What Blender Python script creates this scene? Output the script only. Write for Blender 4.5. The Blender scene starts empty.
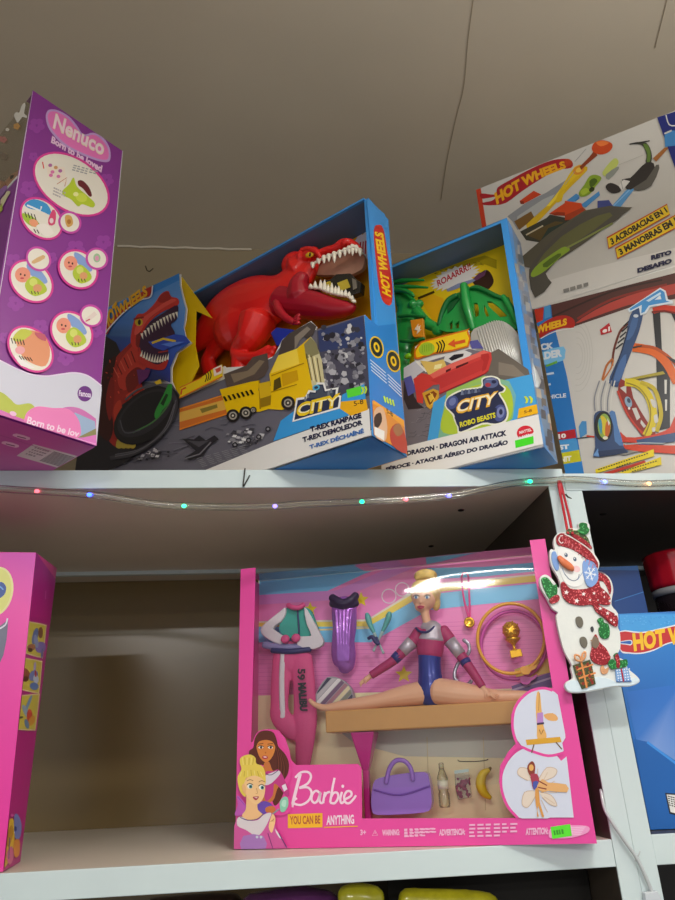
import bpy, bmesh, math, random
from mathutils import Vector, Matrix
from mathutils.geometry import tessellate_polygon
random.seed(7)
SC = bpy.context.scene
COL = SC.collection
V3 = Vector

# ---------------------------------------------------------------- camera
F_PX, PITCH, ROLL, YAW = 677.31, 0.424008, -0.0424135, 0.101939
CAM = V3((0, -0.77, 1.29))
def _cam_axes():
    cy, sy = math.cos(YAW), math.sin(YAW)
    fw = V3((sy*math.cos(PITCH), cy*math.cos(PITCH), math.sin(PITCH)))
    rt = V3((cy, -sy, 0)); up = rt.cross(fw)
    return rt*math.cos(ROLL)+up*math.sin(ROLL), -rt*math.sin(ROLL)+up*math.cos(ROLL), fw
CX, CU, CF = _cam_axes()
cam_data = bpy.data.cameras.new('camera'); cam = bpy.data.objects.new('camera', cam_data); COL.objects.link(cam)
cam_data.sensor_fit = 'HORIZONTAL'; cam_data.sensor_width = 36; cam_data.lens = F_PX/675*36
cam_data.clip_start = 0.01
cam.matrix_world = Matrix(((CX.x, CU.x, -CF.x, CAM.x), (CX.y, CU.y, -CF.y, CAM.y), (CX.z, CU.z, -CF.z, CAM.z), (0, 0, 0, 1)))
SC.camera = cam
def ray(px, py): return CX*(px-337.5) - CU*(py-450) + CF*F_PX
def atY(px, py, Y): d = ray(px, py); return CAM + d*((Y-CAM.y)/d.y)
def atZ(px, py, Z): d = ray(px, py); return CAM + d*((Z-CAM.z)/d.z)
def mpp(P): return (P-CAM).dot(CF)/F_PX          # metres covered by one pixel at point P

class Face:
    """A plane in the scene: origin, outward normal; photo measurements are carried onto it."""
    def __init__(s, o, n): s.o = V3(o); s.n = V3(n).normalized()
    def off(s, d): return Face(s.o + s.n*d, s.n)
    def at(s, px, py):
        d = ray(px, py); return CAM + d*((s.o-CAM).dot(s.n)/d.dot(s.n))
class Frame:
    """x along the front to the right, y into the depth, z up."""
    def __init__(s, o, yaw, lean=0):
        a = math.radians(yaw); s.o = V3(o); s.e = V3((math.cos(a), -math.sin(a), 0)); s.w = V3((math.sin(a), math.cos(a), 0)); s.u = V3((0, 0, 1)) + s.e*lean; s.nx = s.w.cross(s.u).normalized()
        if s.nx.dot(s.e) < 0: s.nx = -s.nx
        s.yaw = -a
    def p(s, x, y, z): return s.o + s.e*x + s.w*y + s.u*z
    def front(s, y=0): return Face(s.o + s.w*y, -s.w)
    def right(s, x=0): return Face(s.o + s.e*x, s.nx)
    def under(s, z=0): return Face(s.o + s.u*z, V3((0, 0, -1)))
    def at(s, px, py, y): return s.front(y).at(px, py)
    def loc(s, P): d = P-s.o; return V3(((d-s.u*d.z).dot(s.e), d.dot(s.w), d.z))

# ---------------------------------------------------------------- materials
def lin(c): return tuple((x/12.92 if x <= .04045 else ((x+.055)/1.055)**2.4) for x in c)
def hx(h): h = h.lstrip('#'); return lin(tuple(int(h[i:i+2], 16)/255 for i in (0, 2, 4)))
MATS = {}
def mat(name, col='#ffffff', rough=.5, metal=0, coat=0, spec=.5, bump=0, bscale=200, var=0, vscale=20, sss=0, trans=0, alpha=1, emit=None, estr=0, ior=1.45):
    if name in MATS: return MATS[name]
    m = bpy.data.materials.new(name); m.use_nodes = True; nt = m.node_tree; b = nt.nodes['Principled BSDF']
    c = (*hx(col), 1)
    b.inputs['Base Color'].default_value = c; b.inputs['Roughness'].default_value = rough; b.inputs['Metallic'].default_value = metal
    b.inputs['Coat Weight'].default_value = coat; b.inputs['Coat Roughness'].default_value = .08
    b.inputs['Specular IOR Level'].default_value = spec; b.inputs['IOR'].default_value = ior
    b.inputs['Transmission Weight'].default_value = trans; b.inputs['Alpha'].default_value = alpha
    if emit: b.inputs['Emission Color'].default_value = (*hx(emit), 1); b.inputs['Emission Strength'].default_value = estr
    if bump or var:
        tc = nt.nodes.new('ShaderNodeTexCoord')
    if var:
        n = nt.nodes.new('ShaderNodeTexNoise'); n.inputs['Scale'].default_value = vscale; n.inputs['Detail'].default_value = 5
        nt.links.new(tc.outputs['Object'], n.inputs['Vector'])
        r = nt.nodes.new('ShaderNodeValToRGB'); nt.links.new(n.outputs['Fac'], r.inputs['Fac'])
        r.color_ramp.elements[0].position = .3; r.color_ramp.elements[1].position = .7
        r.color_ramp.elements[0].color = (*[x*(1-var) for x in c[:3]], 1); r.color_ramp.elements[1].color = (*[min(1, x*(1+var*.5)) for x in c[:3]], 1)
        nt.links.new(r.outputs['Color'], b.inputs['Base Color'])
    if bump:
        n2 = nt.nodes.new('ShaderNodeTexNoise'); n2.inputs['Scale'].default_value = bscale; n2.inputs['Detail'].default_value = 3
        nt.links.new(tc.outputs['Object'], n2.inputs['Vector'])
        bp = nt.nodes.new('ShaderNodeBump'); bp.inputs['Strength'].default_value = bump; bp.inputs['Distance'].default_value = .001
        nt.links.new(n2.outputs['Fac'], bp.inputs['Height']); nt.links.new(bp.outputs['Normal'], b.inputs['Normal'])
    MATS[name] = m; return m
def print_mat(name, rough, spec=.5, coat=0):
    if name in MATS: return MATS[name]
    m = mat(name, '#ffffff', rough, spec=spec, coat=coat); nt = m.node_tree
    a = nt.nodes.new('ShaderNodeAttribute'); a.attribute_name = 'Col'
    nt.links.new(a.outputs['Color'], nt.nodes['Principled BSDF'].inputs['Base Color']); return m
def film_mat(name, tint='#ffffff', k=.06, rough=.05, wav=0.0, kmax=.8):
    """thin clear plastic: see-through with a sharp reflection that grows at grazing angles"""
    if name in MATS: return MATS[name]
    m = bpy.data.materials.new(name); m.use_nodes = True; nt = m.node_tree; nt.nodes.clear()
    o = nt.nodes.new('ShaderNodeOutputMaterial'); t = nt.nodes.new('ShaderNodeBsdfTransparent'); g = nt.nodes.new('ShaderNodeBsdfGlossy')
    t.inputs['Color'].default_value = (*hx(tint), 1); g.inputs['Roughness'].default_value = rough
    fr = nt.nodes.new('ShaderNodeLayerWeight'); fr.inputs['Blend'].default_value = .25
    mr = nt.nodes.new('ShaderNodeMapRange'); mr.inputs['To Min'].default_value = k; mr.inputs['To Max'].default_value = kmax
    nt.links.new(fr.outputs['Fresnel'], mr.inputs['Value'])
    mx = nt.nodes.new('ShaderNodeMixShader'); nt.links.new(mr.outputs['Result'], mx.inputs['Fac'])
    nt.links.new(t.outputs[0], mx.inputs[1]); nt.links.new(g.outputs[0], mx.inputs[2]); nt.links.new(mx.outputs[0], o.inputs['Surface'])
    if wav:
        tc = nt.nodes.new('ShaderNodeTexCoord'); n = nt.nodes.new('ShaderNodeTexNoise'); n.inputs['Scale'].default_value = 9; n.inputs['Detail'].default_value = 1
        nt.links.new(tc.outputs['Object'], n.inputs['Vector'])
        bp = nt.nodes.new('ShaderNodeBump'); bp.inputs['Strength'].default_value = wav; bp.inputs['Distance'].default_value = .02
        nt.links.new(n.outputs['Fac'], bp.inputs['Height']); nt.links.new(bp.outputs['Normal'], g.inputs['Normal'])
    MATS[name] = m; return m
def glitter_mat(name, col, fleck, rough=.35):
    if name in MATS: return MATS[name]
    m = mat(name, col, rough); nt = m.node_tree; b = nt.nodes['Principled BSDF']
    tc = nt.nodes.new('ShaderNodeTexCoord'); v = nt.nodes.new('ShaderNodeTexVoronoi'); v.inputs['Scale'].default_value = 900
    nt.links.new(tc.outputs['Object'], v.inputs['Vector'])
    sp = nt.nodes.new('ShaderNodeSeparateColor'); nt.links.new(v.outputs['Color'], sp.inputs['Color'])
    r = nt.nodes.new('ShaderNodeValToRGB'); r.color_ramp.interpolation = 'CONSTANT'
    r.color_ramp.elements[0].color = (*hx(col), 1); r.color_ramp.elements[1].position = .86; r.color_ramp.elements[1].color = (*hx(fleck), 1)
    nt.links.new(sp.outputs['Red'], r.inputs['Fac']); nt.links.new(r.outputs['Color'], b.inputs['Base Color'])
    return m

# ---------------------------------------------------------------- objects
WM = {}                                              # world matrix of every thing / part
def tag(o, label=None, cat=None, group=None, kind=None):
    if label: o['label'] = label
    if cat: o['category'] = cat
    if group: o['group'] = group
    if kind: o['kind'] = kind
    return o
def thing(name, loc, label, cat, rz=0, group=None):
    o = bpy.data.objects.new(name, None); COL.objects.link(o); o.empty_display_size = .02
    M = Matrix.Translation(V3(loc)) @ Matrix.Rotation(rz, 4, 'Z'); o.matrix_world = M; WM[o.name] = M
    return tag(o, label, cat, group)
def link_mesh(name, me, parent=None, origin=None, rz=0):
    """me carries world coordinates"""
    o = bpy.data.objects.new(name, me); COL.objects.link(o)
    if parent is not None:
        M = WM[parent.name]; me.transform(M.inverted()); o.parent = parent; o.matrix_parent_inverse = Matrix.Identity(4); o.matrix_basis = Matrix.Identity(4)
        WM[o.name] = M
    else:
        M = Matrix.Translation(V3(origin) if origin is not None else V3((0, 0, 0))) @ Matrix.Rotation(rz, 4, 'Z')
        me.transform(M.inverted()); o.matrix_world = M; WM[o.name] = M
    return o
def cr(pts, n=6, closed=False):
    """Catmull-Rom through tuples of any length"""
    P = [tuple(p) for p in pts]; out = []; N = len(P)
    if N < 3: return P
    for i in range(N if closed else N-1):
        a, b, c, d = (P[(i-1) % N] if closed or i > 0 else P[0]), P[i], P[(i+1) % N], (P[(i+2) % N] if closed or i+2 < N else P[-1])
        for k in range(n):
            t = k/n; t2 = t*t; t3 = t2*t
            out.append(tuple(.5*(2*b[j]+(c[j]-a[j])*t+(2*a[j]-5*b[j]+4*c[j]-d[j])*t2+(3*b[j]-a[j]-3*c[j]+d[j])*t3) for j in range(len(b))))
    if not closed: out.append(P[-1])
    return out
class MB:
    def __init__(s): s.v = []; s.f = []; s.m = []; s.mi = 0; s.sm = []
    def face(s, idx, smooth=False): s.f.append(tuple(idx)); s.m.append(s.mi); s.sm.append(smooth)
    def add(s, vs, fs, smooth=False):
        k = len(s.v); s.v += [V3(p) for p in vs]
        for f in fs: s.face([k+i for i in f], smooth)
        return s
    def hexa(s, b, t):
        """b, t: four bottom and four top corners, counter-clockwise from above"""
        return s.add(list(b)+list(t), [(3, 2, 1, 0), (4, 5, 6, 7)]+[(i, (i+1) % 4, (i+1) % 4+4, i+4) for i in range(4)])
    def box(s, a, b):
        x0, y0, z0 = a; x1, y1, z1 = b
        return s.hexa([(x0, y0, z0), (x1, y0, z0), (x1, y1, z0), (x0, y1, z0)], [(x0, y0, z1), (x1, y0, z1), (x1, y1, z1), (x0, y1, z1)])
    def fbox(s, fr, a, b):
        x0, y0, z0 = a; x1, y1, z1 = b; p = fr.p
        return s.hexa([p(x0, y0, z0), p(x1, y0, z0), p(x1, y1, z0), p(x0, y1, z0)], [p(x0, y0, z1), p(x1, y0, z1), p(x1, y1, z1), p(x0, y1, z1)])
    def prism(s, pts, d, smooth=False, holes=()):
        """pts: planar world polygon (with holes); extruded by vector d"""
        loops = [[V3(p) for p in L] for L in (pts, *holes)]; allp = [p for L in loops for p in L]; n = len(allp)
        tri = tessellate_polygon(loops); k = len(s.v); s.v += allp+[p+V3(d) for p in allp]
        for t in tri: s.face((k+t[0], k+t[1], k+t[2])); s.face((k+n+t[2], k+n+t[1], k+n+t[0]))
        a = 0
        for L in loops:
            for i in range(len(L)): i0 = k+a+i; i1 = k+a+(i+1) % len(L); s.face((i0, i1, i1+n, i0+n), smooth)
            a += len(L)
        return s
    def loft(s, rings, cap=True, closed=False):
        k = len(s.v); n = len(rings[0])
        for r in rings: s.v += [V3(p) for p in r]
        R = len(rings)
        for i in range(R if closed else R-1):
            a = k+i*n; b = k+((i+1) % R)*n
            for j in range(n): s.face((a+j, a+(j+1) % n, b+(j+1) % n, b+j), True)
        if cap and not closed:
            s.face([k+j for j in range(n)][::-1], True); s.face([k+(R-1)*n+j for j in range(n)], True)
        return s
    def tube(s, pts, r, n=10, closed=False, ends=True, flat=None, flatv=1):
        """r: number or list; flat: axis along which the section is squeezed by flatv"""
        pts = [V3(p) for p in pts]; N = len(pts); rs = r if isinstance(r, (list, tuple)) else [r]*N
        rings = []; up = None
        for i, p in enumerate(pts):
            a = pts[i-1] if (i > 0 or closed) else p; b = pts[(i+1) % N] if (i < N-1 or closed) else p
            t = (b-a).normalized()
            if up is None:
                up = V3((0, 0, 1)) if abs(t.z) < .9 else V3((1, 0, 0))
            x = (up - t*up.dot(t)); 
            if x.length < 1e-6: x = t.orthogonal()
            x.normalize(); up = x; y = t.cross(x)
            ring = []
            for j in range(n):
                an = 2*math.pi*j/n; o = (x*math.cos(an)+y*math.sin(an))*rs[i]
                if flat is not None: o = o - flat*o.dot(flat)*(1-flatv)
                ring.append(p+o)
            rings.append(ring)
        if ends and not closed:
            # round the ends a little
            def capring(i, j): 
                d = (pts[i]-pts[j]).normalized(); return [[pts[i]+d*rs[i]*.5*k1+(q-pts[i])*k2 for q in rings[i]] for k1, k2 in ((.7, .75), (1., .35))]
            c0 = capring(0, 1); c1 = capring(N-1, N-2)
            rings = [c0[1], c0[0]]+rings+[c1[0], c1[1]]
        return s.loft(rings, closed=closed)
    def ball(s, c, r, n=16, m=10, sc=(1, 1, 1), rot=None):
        c = V3(c); rings = []
        for i in range(m+1):
            th = math.pi*i/m; th = min(max(th, .02), math.pi-.02)
            ring = []
            for j in range(n):
                ph = 2*math.pi*j/n; o = V3((math.sin(th)*math.cos(ph)*sc[0], math.sin(th)*math.sin(ph)*sc[1], math.cos(th)*sc[2]))*r
                ring.append(c+(rot @ o if rot else o))
            rings.append(ring)
        return s.loft(rings[::-1])
    def lathe(s, c, axis, prof, n=24):
        """prof: (radius, height) pairs along axis"""
        c = V3(c); t = V3(axis).normalized(); x = t.orthogonal().normalized(); y = t.cross(x)
        return s.loft([[c+t*h+(x*math.cos(2*math.pi*j/n)+y*math.sin(2*math.pi*j/n))*r for j in range(n)] for r, h in prof])
    def mesh(s, name, mats):
        me = bpy.data.meshes.new(name); me.from_pydata([tuple(p) for p in s.v], [], s.f)
        for m in (mats if isinstance(mats, (list, tuple)) else [mats]): me.materials.append(m)
        me.polygons.foreach_set('material_index', s.m); me.polygons.foreach_set('use_smooth', s.sm); me.update()
        bm = bmesh.new(); bm.from_mesh(me); bmesh.ops.recalc_face_normals(bm, faces=bm.faces); bm.to_mesh(me); bm.free()
        return me
    def build(s, name, mats, parent=None, origin=None, bevel=0, seg=2, remesh=0, smooth=0, rz=0):
        o = link_mesh(name, s.mesh(name, mats), parent, origin, rz)
        if remesh:
            md = o.modifiers.new('r', 'REMESH'); md.mode = 'VOXEL'; md.voxel_size = remesh; md.use_smooth_shade = True
        if smooth:
            md = o.modifiers.new('s', 'SMOOTH'); md.iterations = smooth; md.factor = .5
        if bevel:
            md = o.modifiers.new('b', 'BEVEL'); md.width = bevel; md.segments = seg; md.limit_method = 'ANGLE'
        if remesh or smooth or bevel:
            bpy.context.view_layer.update()
            me = bpy.data.meshes.new_from_object(o.evaluated_get(bpy.context.evaluated_depsgraph_get()))
            o.modifiers.clear(); o.data = me
        return o

# ---------------------------------------------------------------- printing on card
_TXT = {}
def text_mesh(t, bold=.012):
    k = (t, bold)
    if k in _TXT: return _TXT[k]
    cu = bpy.data.curves.new('t', 'FONT'); cu.body = t; cu.offset = bold; cu.resolution_u = 3
    o = bpy.data.objects.new('t', cu); COL.objects.link(o); bpy.context.view_layer.update()
    me = bpy.data.meshes.new_from_object(o.evaluated_get(bpy.context.evaluated_depsgraph_get()))
    vs = [(v.co.x, v.co.y) for v in me.vertices]; fs = [tuple(p.vertices) for p in me.polygons]
    bpy.data.objects.remove(o); bpy.data.curves.remove(cu); bpy.data.meshes.remove(me)
    xs = [v[0] for v in vs]; ys = [v[1] for v in vs]; x0, x1, y0, y1 = min(xs), max(xs), min(ys), max(ys)
    _TXT[k] = ([((x-x0)/(x1-x0), (y-y0)/(y1-y0)) for x, y in vs], fs); return _TXT[k]
class Print:
    """artwork printed on a face; measured on the photo, laid on the face's own plane"""
    STEP = 2.5e-5
    def __init__(s, face, crop=(0, 0, 1), base=2e-4, clip=()): s.F = face; s.c = crop; s.v = []; s.f = []; s.col = []; s.z = base; s.clip = clip
    def crop(s, x, y, k): s.c = (x, y, k); return s
    def px(s, x, y): return (s.c[0]+x/s.c[2], s.c[1]+y/s.c[2])
    def pt(s, x, y): p = s.px(x, y); return s.F.at(*p) + s.F.n*s.z
    def up(s): s.z += s.STEP
    def raw(s, pts, faces, cols):
        k = len(s.v); s.v += pts
        for f in faces: s.f.append(tuple(k+i for i in f)); s.col.append([cols[i] for i in f])
        s.up(); return s
    def poly(s, pts, col, smooth=0):
        """col: hex or a list of hex per point"""
        if smooth and isinstance(col, str): pts = cr(pts, smooth, True)
        n = len(pts); P = [s.pt(*p) for p in pts]
        cols = [hx(col)]*n if isinstance(col, str) else [hx(c) for c in col]
        tri = tessellate_polygon([[V3((p[0], p[1], 0)) for p in pts]])
        return s.raw(P, tri, cols)
    def line(s, pts, w, col, smooth=0, closed=False, w1=None):
        if smooth: pts = cr(pts, smooth, closed)
        n = len(pts); L = []
        for i in range(n):
            a = pts[i-1] if i > 0 or closed else pts[i]; b = pts[(i+1) % n] if i < n-1 or closed else pts[i]
            dx, dy = b[0]-a[0], b[1]-a[1]; l = math.hypot(dx, dy) or 1; ww = (w if w1 is None else w+(w1-w)*i/(n-1))/2
            L.append(((pts[i][0]-dy/l*ww, pts[i][1]+dx/l*ww), (pts[i][0]+dy/l*ww, pts[i][1]-dx/l*ww)))
        P = [s.pt(*q) for a in L for q in a]; m = n if closed else n-1
        return s.raw(P, [(2*i, 2*i+1, 2*((i+1) % n)+1, 2*((i+1) % n)) for i in range(m)], [hx(col)]*(2*n))
    def ell(s, x, y, rx, ry, col, rot=0, n=28):
        c, d = math.cos(math.radians(rot)), math.sin(math.radians(rot))
        return s.poly([(x+rx*math.cos(2*math.pi*i/n)*c-ry*math.sin(2*math.pi*i/n)*d, y+rx*math.cos(2*math.pi*i/n)*d+ry*math.sin(2*math.pi*i/n)*c) for i in range(n)], col)
    def quad(s, a, b, c, d, col): return s.poly([a, b, c, d], col)
    def star(s, x, y, r, col, k=.45, n=5, rot=-90):
        return s.poly([(x+(r if i % 2 == 0 else r*k)*math.cos(math.radians(rot+i*180/n)), y+(r if i % 2 == 0 else r*k)*math.sin(math.radians(rot+i*180/n))) for i in range(2*n)], col)
    def text(s, t, bl, br, tl, col, bold=.012, arch=0, tr=None, wave=None):
        """bl, br, tl: where the lettering's bottom-left, bottom-right and top-left corners lie"""
        vs, fs = text_mesh(t, bold); tr = tr or (br[0]+tl[0]-bl[0], br[1]+tl[1]-bl[1]); P = []
        for u, v in vs:
            x = (bl[0]*(1-u)+br[0]*u)*(1-v)+(tl[0]*(1-u)+tr[0]*u)*v; y = (bl[1]*(1-u)+br[1]*u)*(1-v)+(tl[1]*(1-u)+tr[1]*u)*v
            if arch: y -= arch*4*u*(1-u)
            if wave: y += wave(u)
            P.append(s.pt(x, y))
        return s.raw(P, fs, [hx(col)]*len(P))
    def textlines(s, bl, br, tl, n, col, fill=.5, ragged=.15):
        """small print too fine to read: rows of thin bars"""
        tr = (br[0]+tl[0]-bl[0], br[1]+tl[1]-bl[1])
        for i in range(n):
            for a0 in range(6):
                v0 = 1-(i+.2)/n; v1 = 1-(i+.2+fill)/n; u0 = a0/6+.01; u1 = a0/6+.1+.06*random.random()
                if i == n-1 and a0 > 3: continue
                f = lambda u, v: (bl[0]+(br[0]-bl[0])*u+(tl[0]-bl[0])*v, bl[1]+(br[1]-bl[1])*u+(tl[1]-bl[1])*v)
                s.poly([f(u0, v0), f(u1, v0), f(u1, v1), f(u0, v1)], col); s.z -= s.STEP
        s.up(); return s
    def build(s, name, parent, m=None, label=None):
        for (q, n) in s.clip:                        # cut the artwork off at the edges of the card
            q = V3(q); n = V3(n); F2 = []; C2 = []
            dist = [(p-q).dot(n) for p in s.v]
            for f, cs in zip(s.f, s.col):
                if all(dist[i] >= 0 for i in f): F2.append(f); C2.append(cs); continue
                if all(dist[i] < 0 for i in f): continue
                nf = []; nc = []; N = len(f)
                for k in range(N):
                    i, j = f[k], f[(k+1) % N]; a, b = dist[i], dist[j]
                    if a >= 0: nf.append(i); nc.append(cs[k])
                    if (a >= 0) != (b >= 0):
                        t = a/(a-b); s.v.append(s.v[i].lerp(s.v[j], t)); dist.append(0.0); nf.append(len(s.v)-1)
                        nc.append(tuple(x+(y-x)*t for x, y in zip(cs[k], cs[(k+1) % N])))
                if len(nf) > 2: F2.append(tuple(nf)); C2.append(nc)
            s.f, s.col = F2, C2
        me = bpy.data.meshes.new(name); me.from_pydata([tuple(p) for p in s.v], [], s.f); me.materials.append(m or print_mat('printed_card', .32, .45))
        at = me.color_attributes.new('Col', 'FLOAT_COLOR', 'CORNER'); flat = []
        # make every face look outward
        for p, cs in zip(me.polygons, s.col):
            for c in cs: flat += [*c, 1]
        at.data.foreach_set('color', flat); me.update()
        o = link_mesh(name, me, parent)
        if label: o['label'] = label
        return o

def clip_front(fr, x0, x1, z0=0, z1=None):
    c = [(fr.p(x0, 0, 0), fr.nx), (fr.p(x1, 0, 0), -fr.nx), (fr.p(0, 0, z0+.0004), V3((0, 0, 1)))]
    if z1 is not None: c.append((fr.p(0, 0, z1), V3((0, 0, -1))))
    return c
def clip_side(fr, y0, y1, z0=0, z1=None):
    c = [(fr.p(0, y0, 0), fr.w), (fr.p(0, y1, 0), -fr.w), (fr.p(0, 0, z0+.0004), V3((0, 0, 1)))]
    if z1 is not None: c.append((fr.p(0, 0, z1), V3((0, 0, -1))))
    return c
class Fig:
    """joints of a figure standing in a frame: photo position, depth in the frame, radius in photo pixels"""
    def __init__(s, fr, crop=(0, 0, 1)): s.fr = fr; s.c = crop
    def P(s, x, y, d): return s.fr.at(s.c[0]+x/s.c[2], s.c[1]+y/s.c[2], d)
    def R(s, P, r): return r/s.c[2]*mpp(P)
    def tube(s, mb, js, n=12, k=5, flatv=1, ends=True):
        L = []
        for x, y, d, r in js:
            P = s.P(x, y, d); L.append((P.x, P.y, P.z, s.R(P, r)))
        if k and len(L) > 2: L = cr(L, k)
        return mb.tube([q[:3] for q in L], [q[3] for q in L], n, flat=s.fr.w if flatv != 1 else None, flatv=flatv, ends=ends)
    def ball(s, mb, x, y, d, r, sc=(1, 1, 1), rot=0, n=16, m=10):
        """sc: along the front, into the depth, up; rot: tilt in the picture plane (degrees, counter-clockwise)"""
        P = s.P(x, y, d); B = Matrix((s.fr.e, s.fr.w, s.fr.u)).transposed()
        return mb.ball(P, s.R(P, r), n, m, sc, B @ Matrix.Rotation(-math.radians(rot), 3, 'Y'))
    def cone(s, mb, x, y, d, x2, y2, d2, r, r2=.1, n=8):
        a, b = s.P(x, y, d), s.P(x2, y2, d2); R = s.R(a, r); L = (b-a).length
        return mb.lathe(a, b-a, [(R*.8, -L*.08), (R, 0), (R*.8, L*.4), (R*.45, L*.78), (R*r2, L)], n)
    def plate(s, mb, pts, d, th, smooth=0, holes=()):
        if smooth: pts = cr(pts, smooth, True); holes = [cr(h, smooth, True) for h in holes]
        return mb.prism([s.P(x, y, d) for x, y in pts], s.fr.w*th, holes=[[s.P(x, y, d) for x, y in h] for h in holes])
# ---------------------------------------------------------------- room, shelves, light
ZT, ZU, ZL, ZB = 1.6130, 1.5898, 1.2012, 1.1772     # top board top / underside, lower board top / underside
white = mat('white_laminate', '#c8d7d9', .38, spec=.4, var=.05, vscale=7, bump=.03, bscale=60)
beige = mat('beige_laminate', '#d8d0c2', .36, spec=.45, var=.05, vscale=6)
panel = mat('shaded_laminate', '#443c34', .4, var=.06, vscale=6)  # panel faces coloured dark to carry the shade inside the bay
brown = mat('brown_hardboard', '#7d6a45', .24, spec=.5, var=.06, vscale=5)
wallm = mat('wall_paint', '#948467', .7, var=.05, vscale=4, bump=.05, bscale=30)
ceilm = mat('ceiling_paint', '#c6baa6', .6, var=.06, vscale=3, bump=.05, bscale=30)
YB = .47
CZ = 2.3604
def struct(mb, name, m): o = mb.build(name, m); o['kind'] = 'structure'; return o
struct(MB().box((-3, -4, CZ), (3, YB+.1, CZ+.05)), 'ceiling', ceilm)
struct(MB().box((-3, YB, 0), (3, YB+.08, CZ)), 'wall_back', wallm)
struct(MB().box((-3, -4, -.05), (3, YB+.1, 0)), 'floor', mat('floor_tile', '#8a857c', .4, var=.1))
# thin cracks in the ceiling paint and the caulked joint over the wall
t = MB()
for path in ([(474, -5), (468, 40), (464, 85), (456, 118), (447, 160), (441, 200)], [(668, -4), (662, 20), (655, 48)]):
    P = [atZ(x, y, CZ-.0006) for x, y in cr(path, 4)]
    t.tube(P, .0006, 5)
struct(t, 'trim_1', mat('ceiling_crack', '#9c8f79', .8))
t = MB(); 
a, b = atY(118, 246, YB-.002), atY(251, 249, YB-.002)
P = [V3((a.x+(b.x-a.x)*i/12, YB-.002, CZ-.003+.0012*math.sin(i*2.3))) for i in range(13)]
t.tube(P, .0028, 6); struct(t, 'trim_2', mat('caulk', '#cfc3ad', .6))

t = MB(); t.tube([atY(x, y, YB-.001) for x, y in ((145.5, 266), (147, 270.5), (149.5, 271.5), (153, 268.5))], .0011, 6); struct(t, 'trim_3', mat('scuff', '#4a3e2c', .8))
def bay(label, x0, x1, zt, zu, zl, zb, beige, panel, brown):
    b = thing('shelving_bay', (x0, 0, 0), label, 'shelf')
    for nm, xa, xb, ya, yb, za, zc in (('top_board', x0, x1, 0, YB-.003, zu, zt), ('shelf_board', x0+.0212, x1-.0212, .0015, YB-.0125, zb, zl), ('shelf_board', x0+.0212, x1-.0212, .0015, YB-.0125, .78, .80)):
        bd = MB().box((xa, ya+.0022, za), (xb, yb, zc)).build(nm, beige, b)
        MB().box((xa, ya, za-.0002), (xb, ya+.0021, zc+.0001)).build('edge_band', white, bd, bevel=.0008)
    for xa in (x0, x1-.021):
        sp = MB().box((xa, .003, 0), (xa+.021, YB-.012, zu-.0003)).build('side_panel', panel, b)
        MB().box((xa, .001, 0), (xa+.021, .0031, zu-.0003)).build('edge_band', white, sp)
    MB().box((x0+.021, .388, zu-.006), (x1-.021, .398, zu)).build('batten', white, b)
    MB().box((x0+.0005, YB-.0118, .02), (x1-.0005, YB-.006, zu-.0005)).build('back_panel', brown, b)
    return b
bay1 = bay('white shelving bay holding the large pink boxed gymnast doll, left of the upright post', -.60, .3655, ZT, ZU, ZL, ZB, beige, panel, brown)
bay2 = bay('white shelving bay with the blue boxes and red lid, right of the upright post', .36585, 1.30, 1.6065, 1.5835, 1.2035, 1.1765, panel, mat('shaded_side_laminate', '#4a423a', .45), mat('shaded_hardboard', '#2a231b', .4))  # boards, sides and back coloured darker to paint in this bay's shade
# screw holes under the top boards
for q, b, z in (((461, 510), bay1, ZU), ((431, 546), bay1, ZU), ((603, 514), bay2, 1.5835)):
    P = atZ(*q, z); MB().lathe(P+V3((0, 0, .0002)), (0, 0, -1), [(.0046, 0), (.0042, .0012), (.0015, .0016)], 14).build('screw_hole', mat('dark_hole', '#15100c', .8), b)
def area(name, loc, size, power, col, rot=(0, 0, 0)):
    l = bpy.data.lights.new(name, 'AREA'); l.shape = 'RECTANGLE'; l.size, l.size_y = size; l.energy = power; l.color = lin(col) if max(col) > 1 else col
    o = bpy.data.objects.new(name, l); COL.objects.link(o); o.location = loc; o.rotation_euler = rot; return o
# fluorescent battens of the shop, hung just under the ceiling behind the photographer
for loc, size, up, down in (((.30, -.72, 2.06), (.3, .08), 2.2, 5), ((1.1, -.8, 2.06), (.5, .08), 8, 1.5), ((-.6, -2.3, 2.02), (.6, .1), 7, 22), ((.9, -3.0, 1.98), (.6, .1), 7, 26)):
    area('ceiling_lamp_or_added_twin', loc, size, down, (1, .97, .92)); area('ceiling_lamp_or_added_twin', (loc[0], loc[1], loc[2]-.01), size, up, (1, .97, .92), (math.pi, 0, 0))  # upward twin of each lamp, added to brighten the ceiling
w = bpy.data.worlds.new('shop'); SC.world = w; w.use_nodes = True
w.node_tree.nodes['Background'].inputs['Color'].default_value = (.92, .95, 1, 1); w.node_tree.nodes['Background'].inputs['Strength'].default_value = .42
vs = SC.view_settings; vs.view_transform = 'Standard'; vs.look = 'None'; vs.exposure = .48; vs.gamma = 1; vs.use_curve_mapping = False

m = MB().box((.12, .075, .8006), (.343, .40, 1.168)); tag(m.build('carton', mat('shade_black', '#100e0b', .8), None, (.21, .05, .8006), bevel=.001), 'added black block standing for the darkness under the lower shelf, beside the upright post', 'box')  # added black block, stands in for the dark under the shelf
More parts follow.
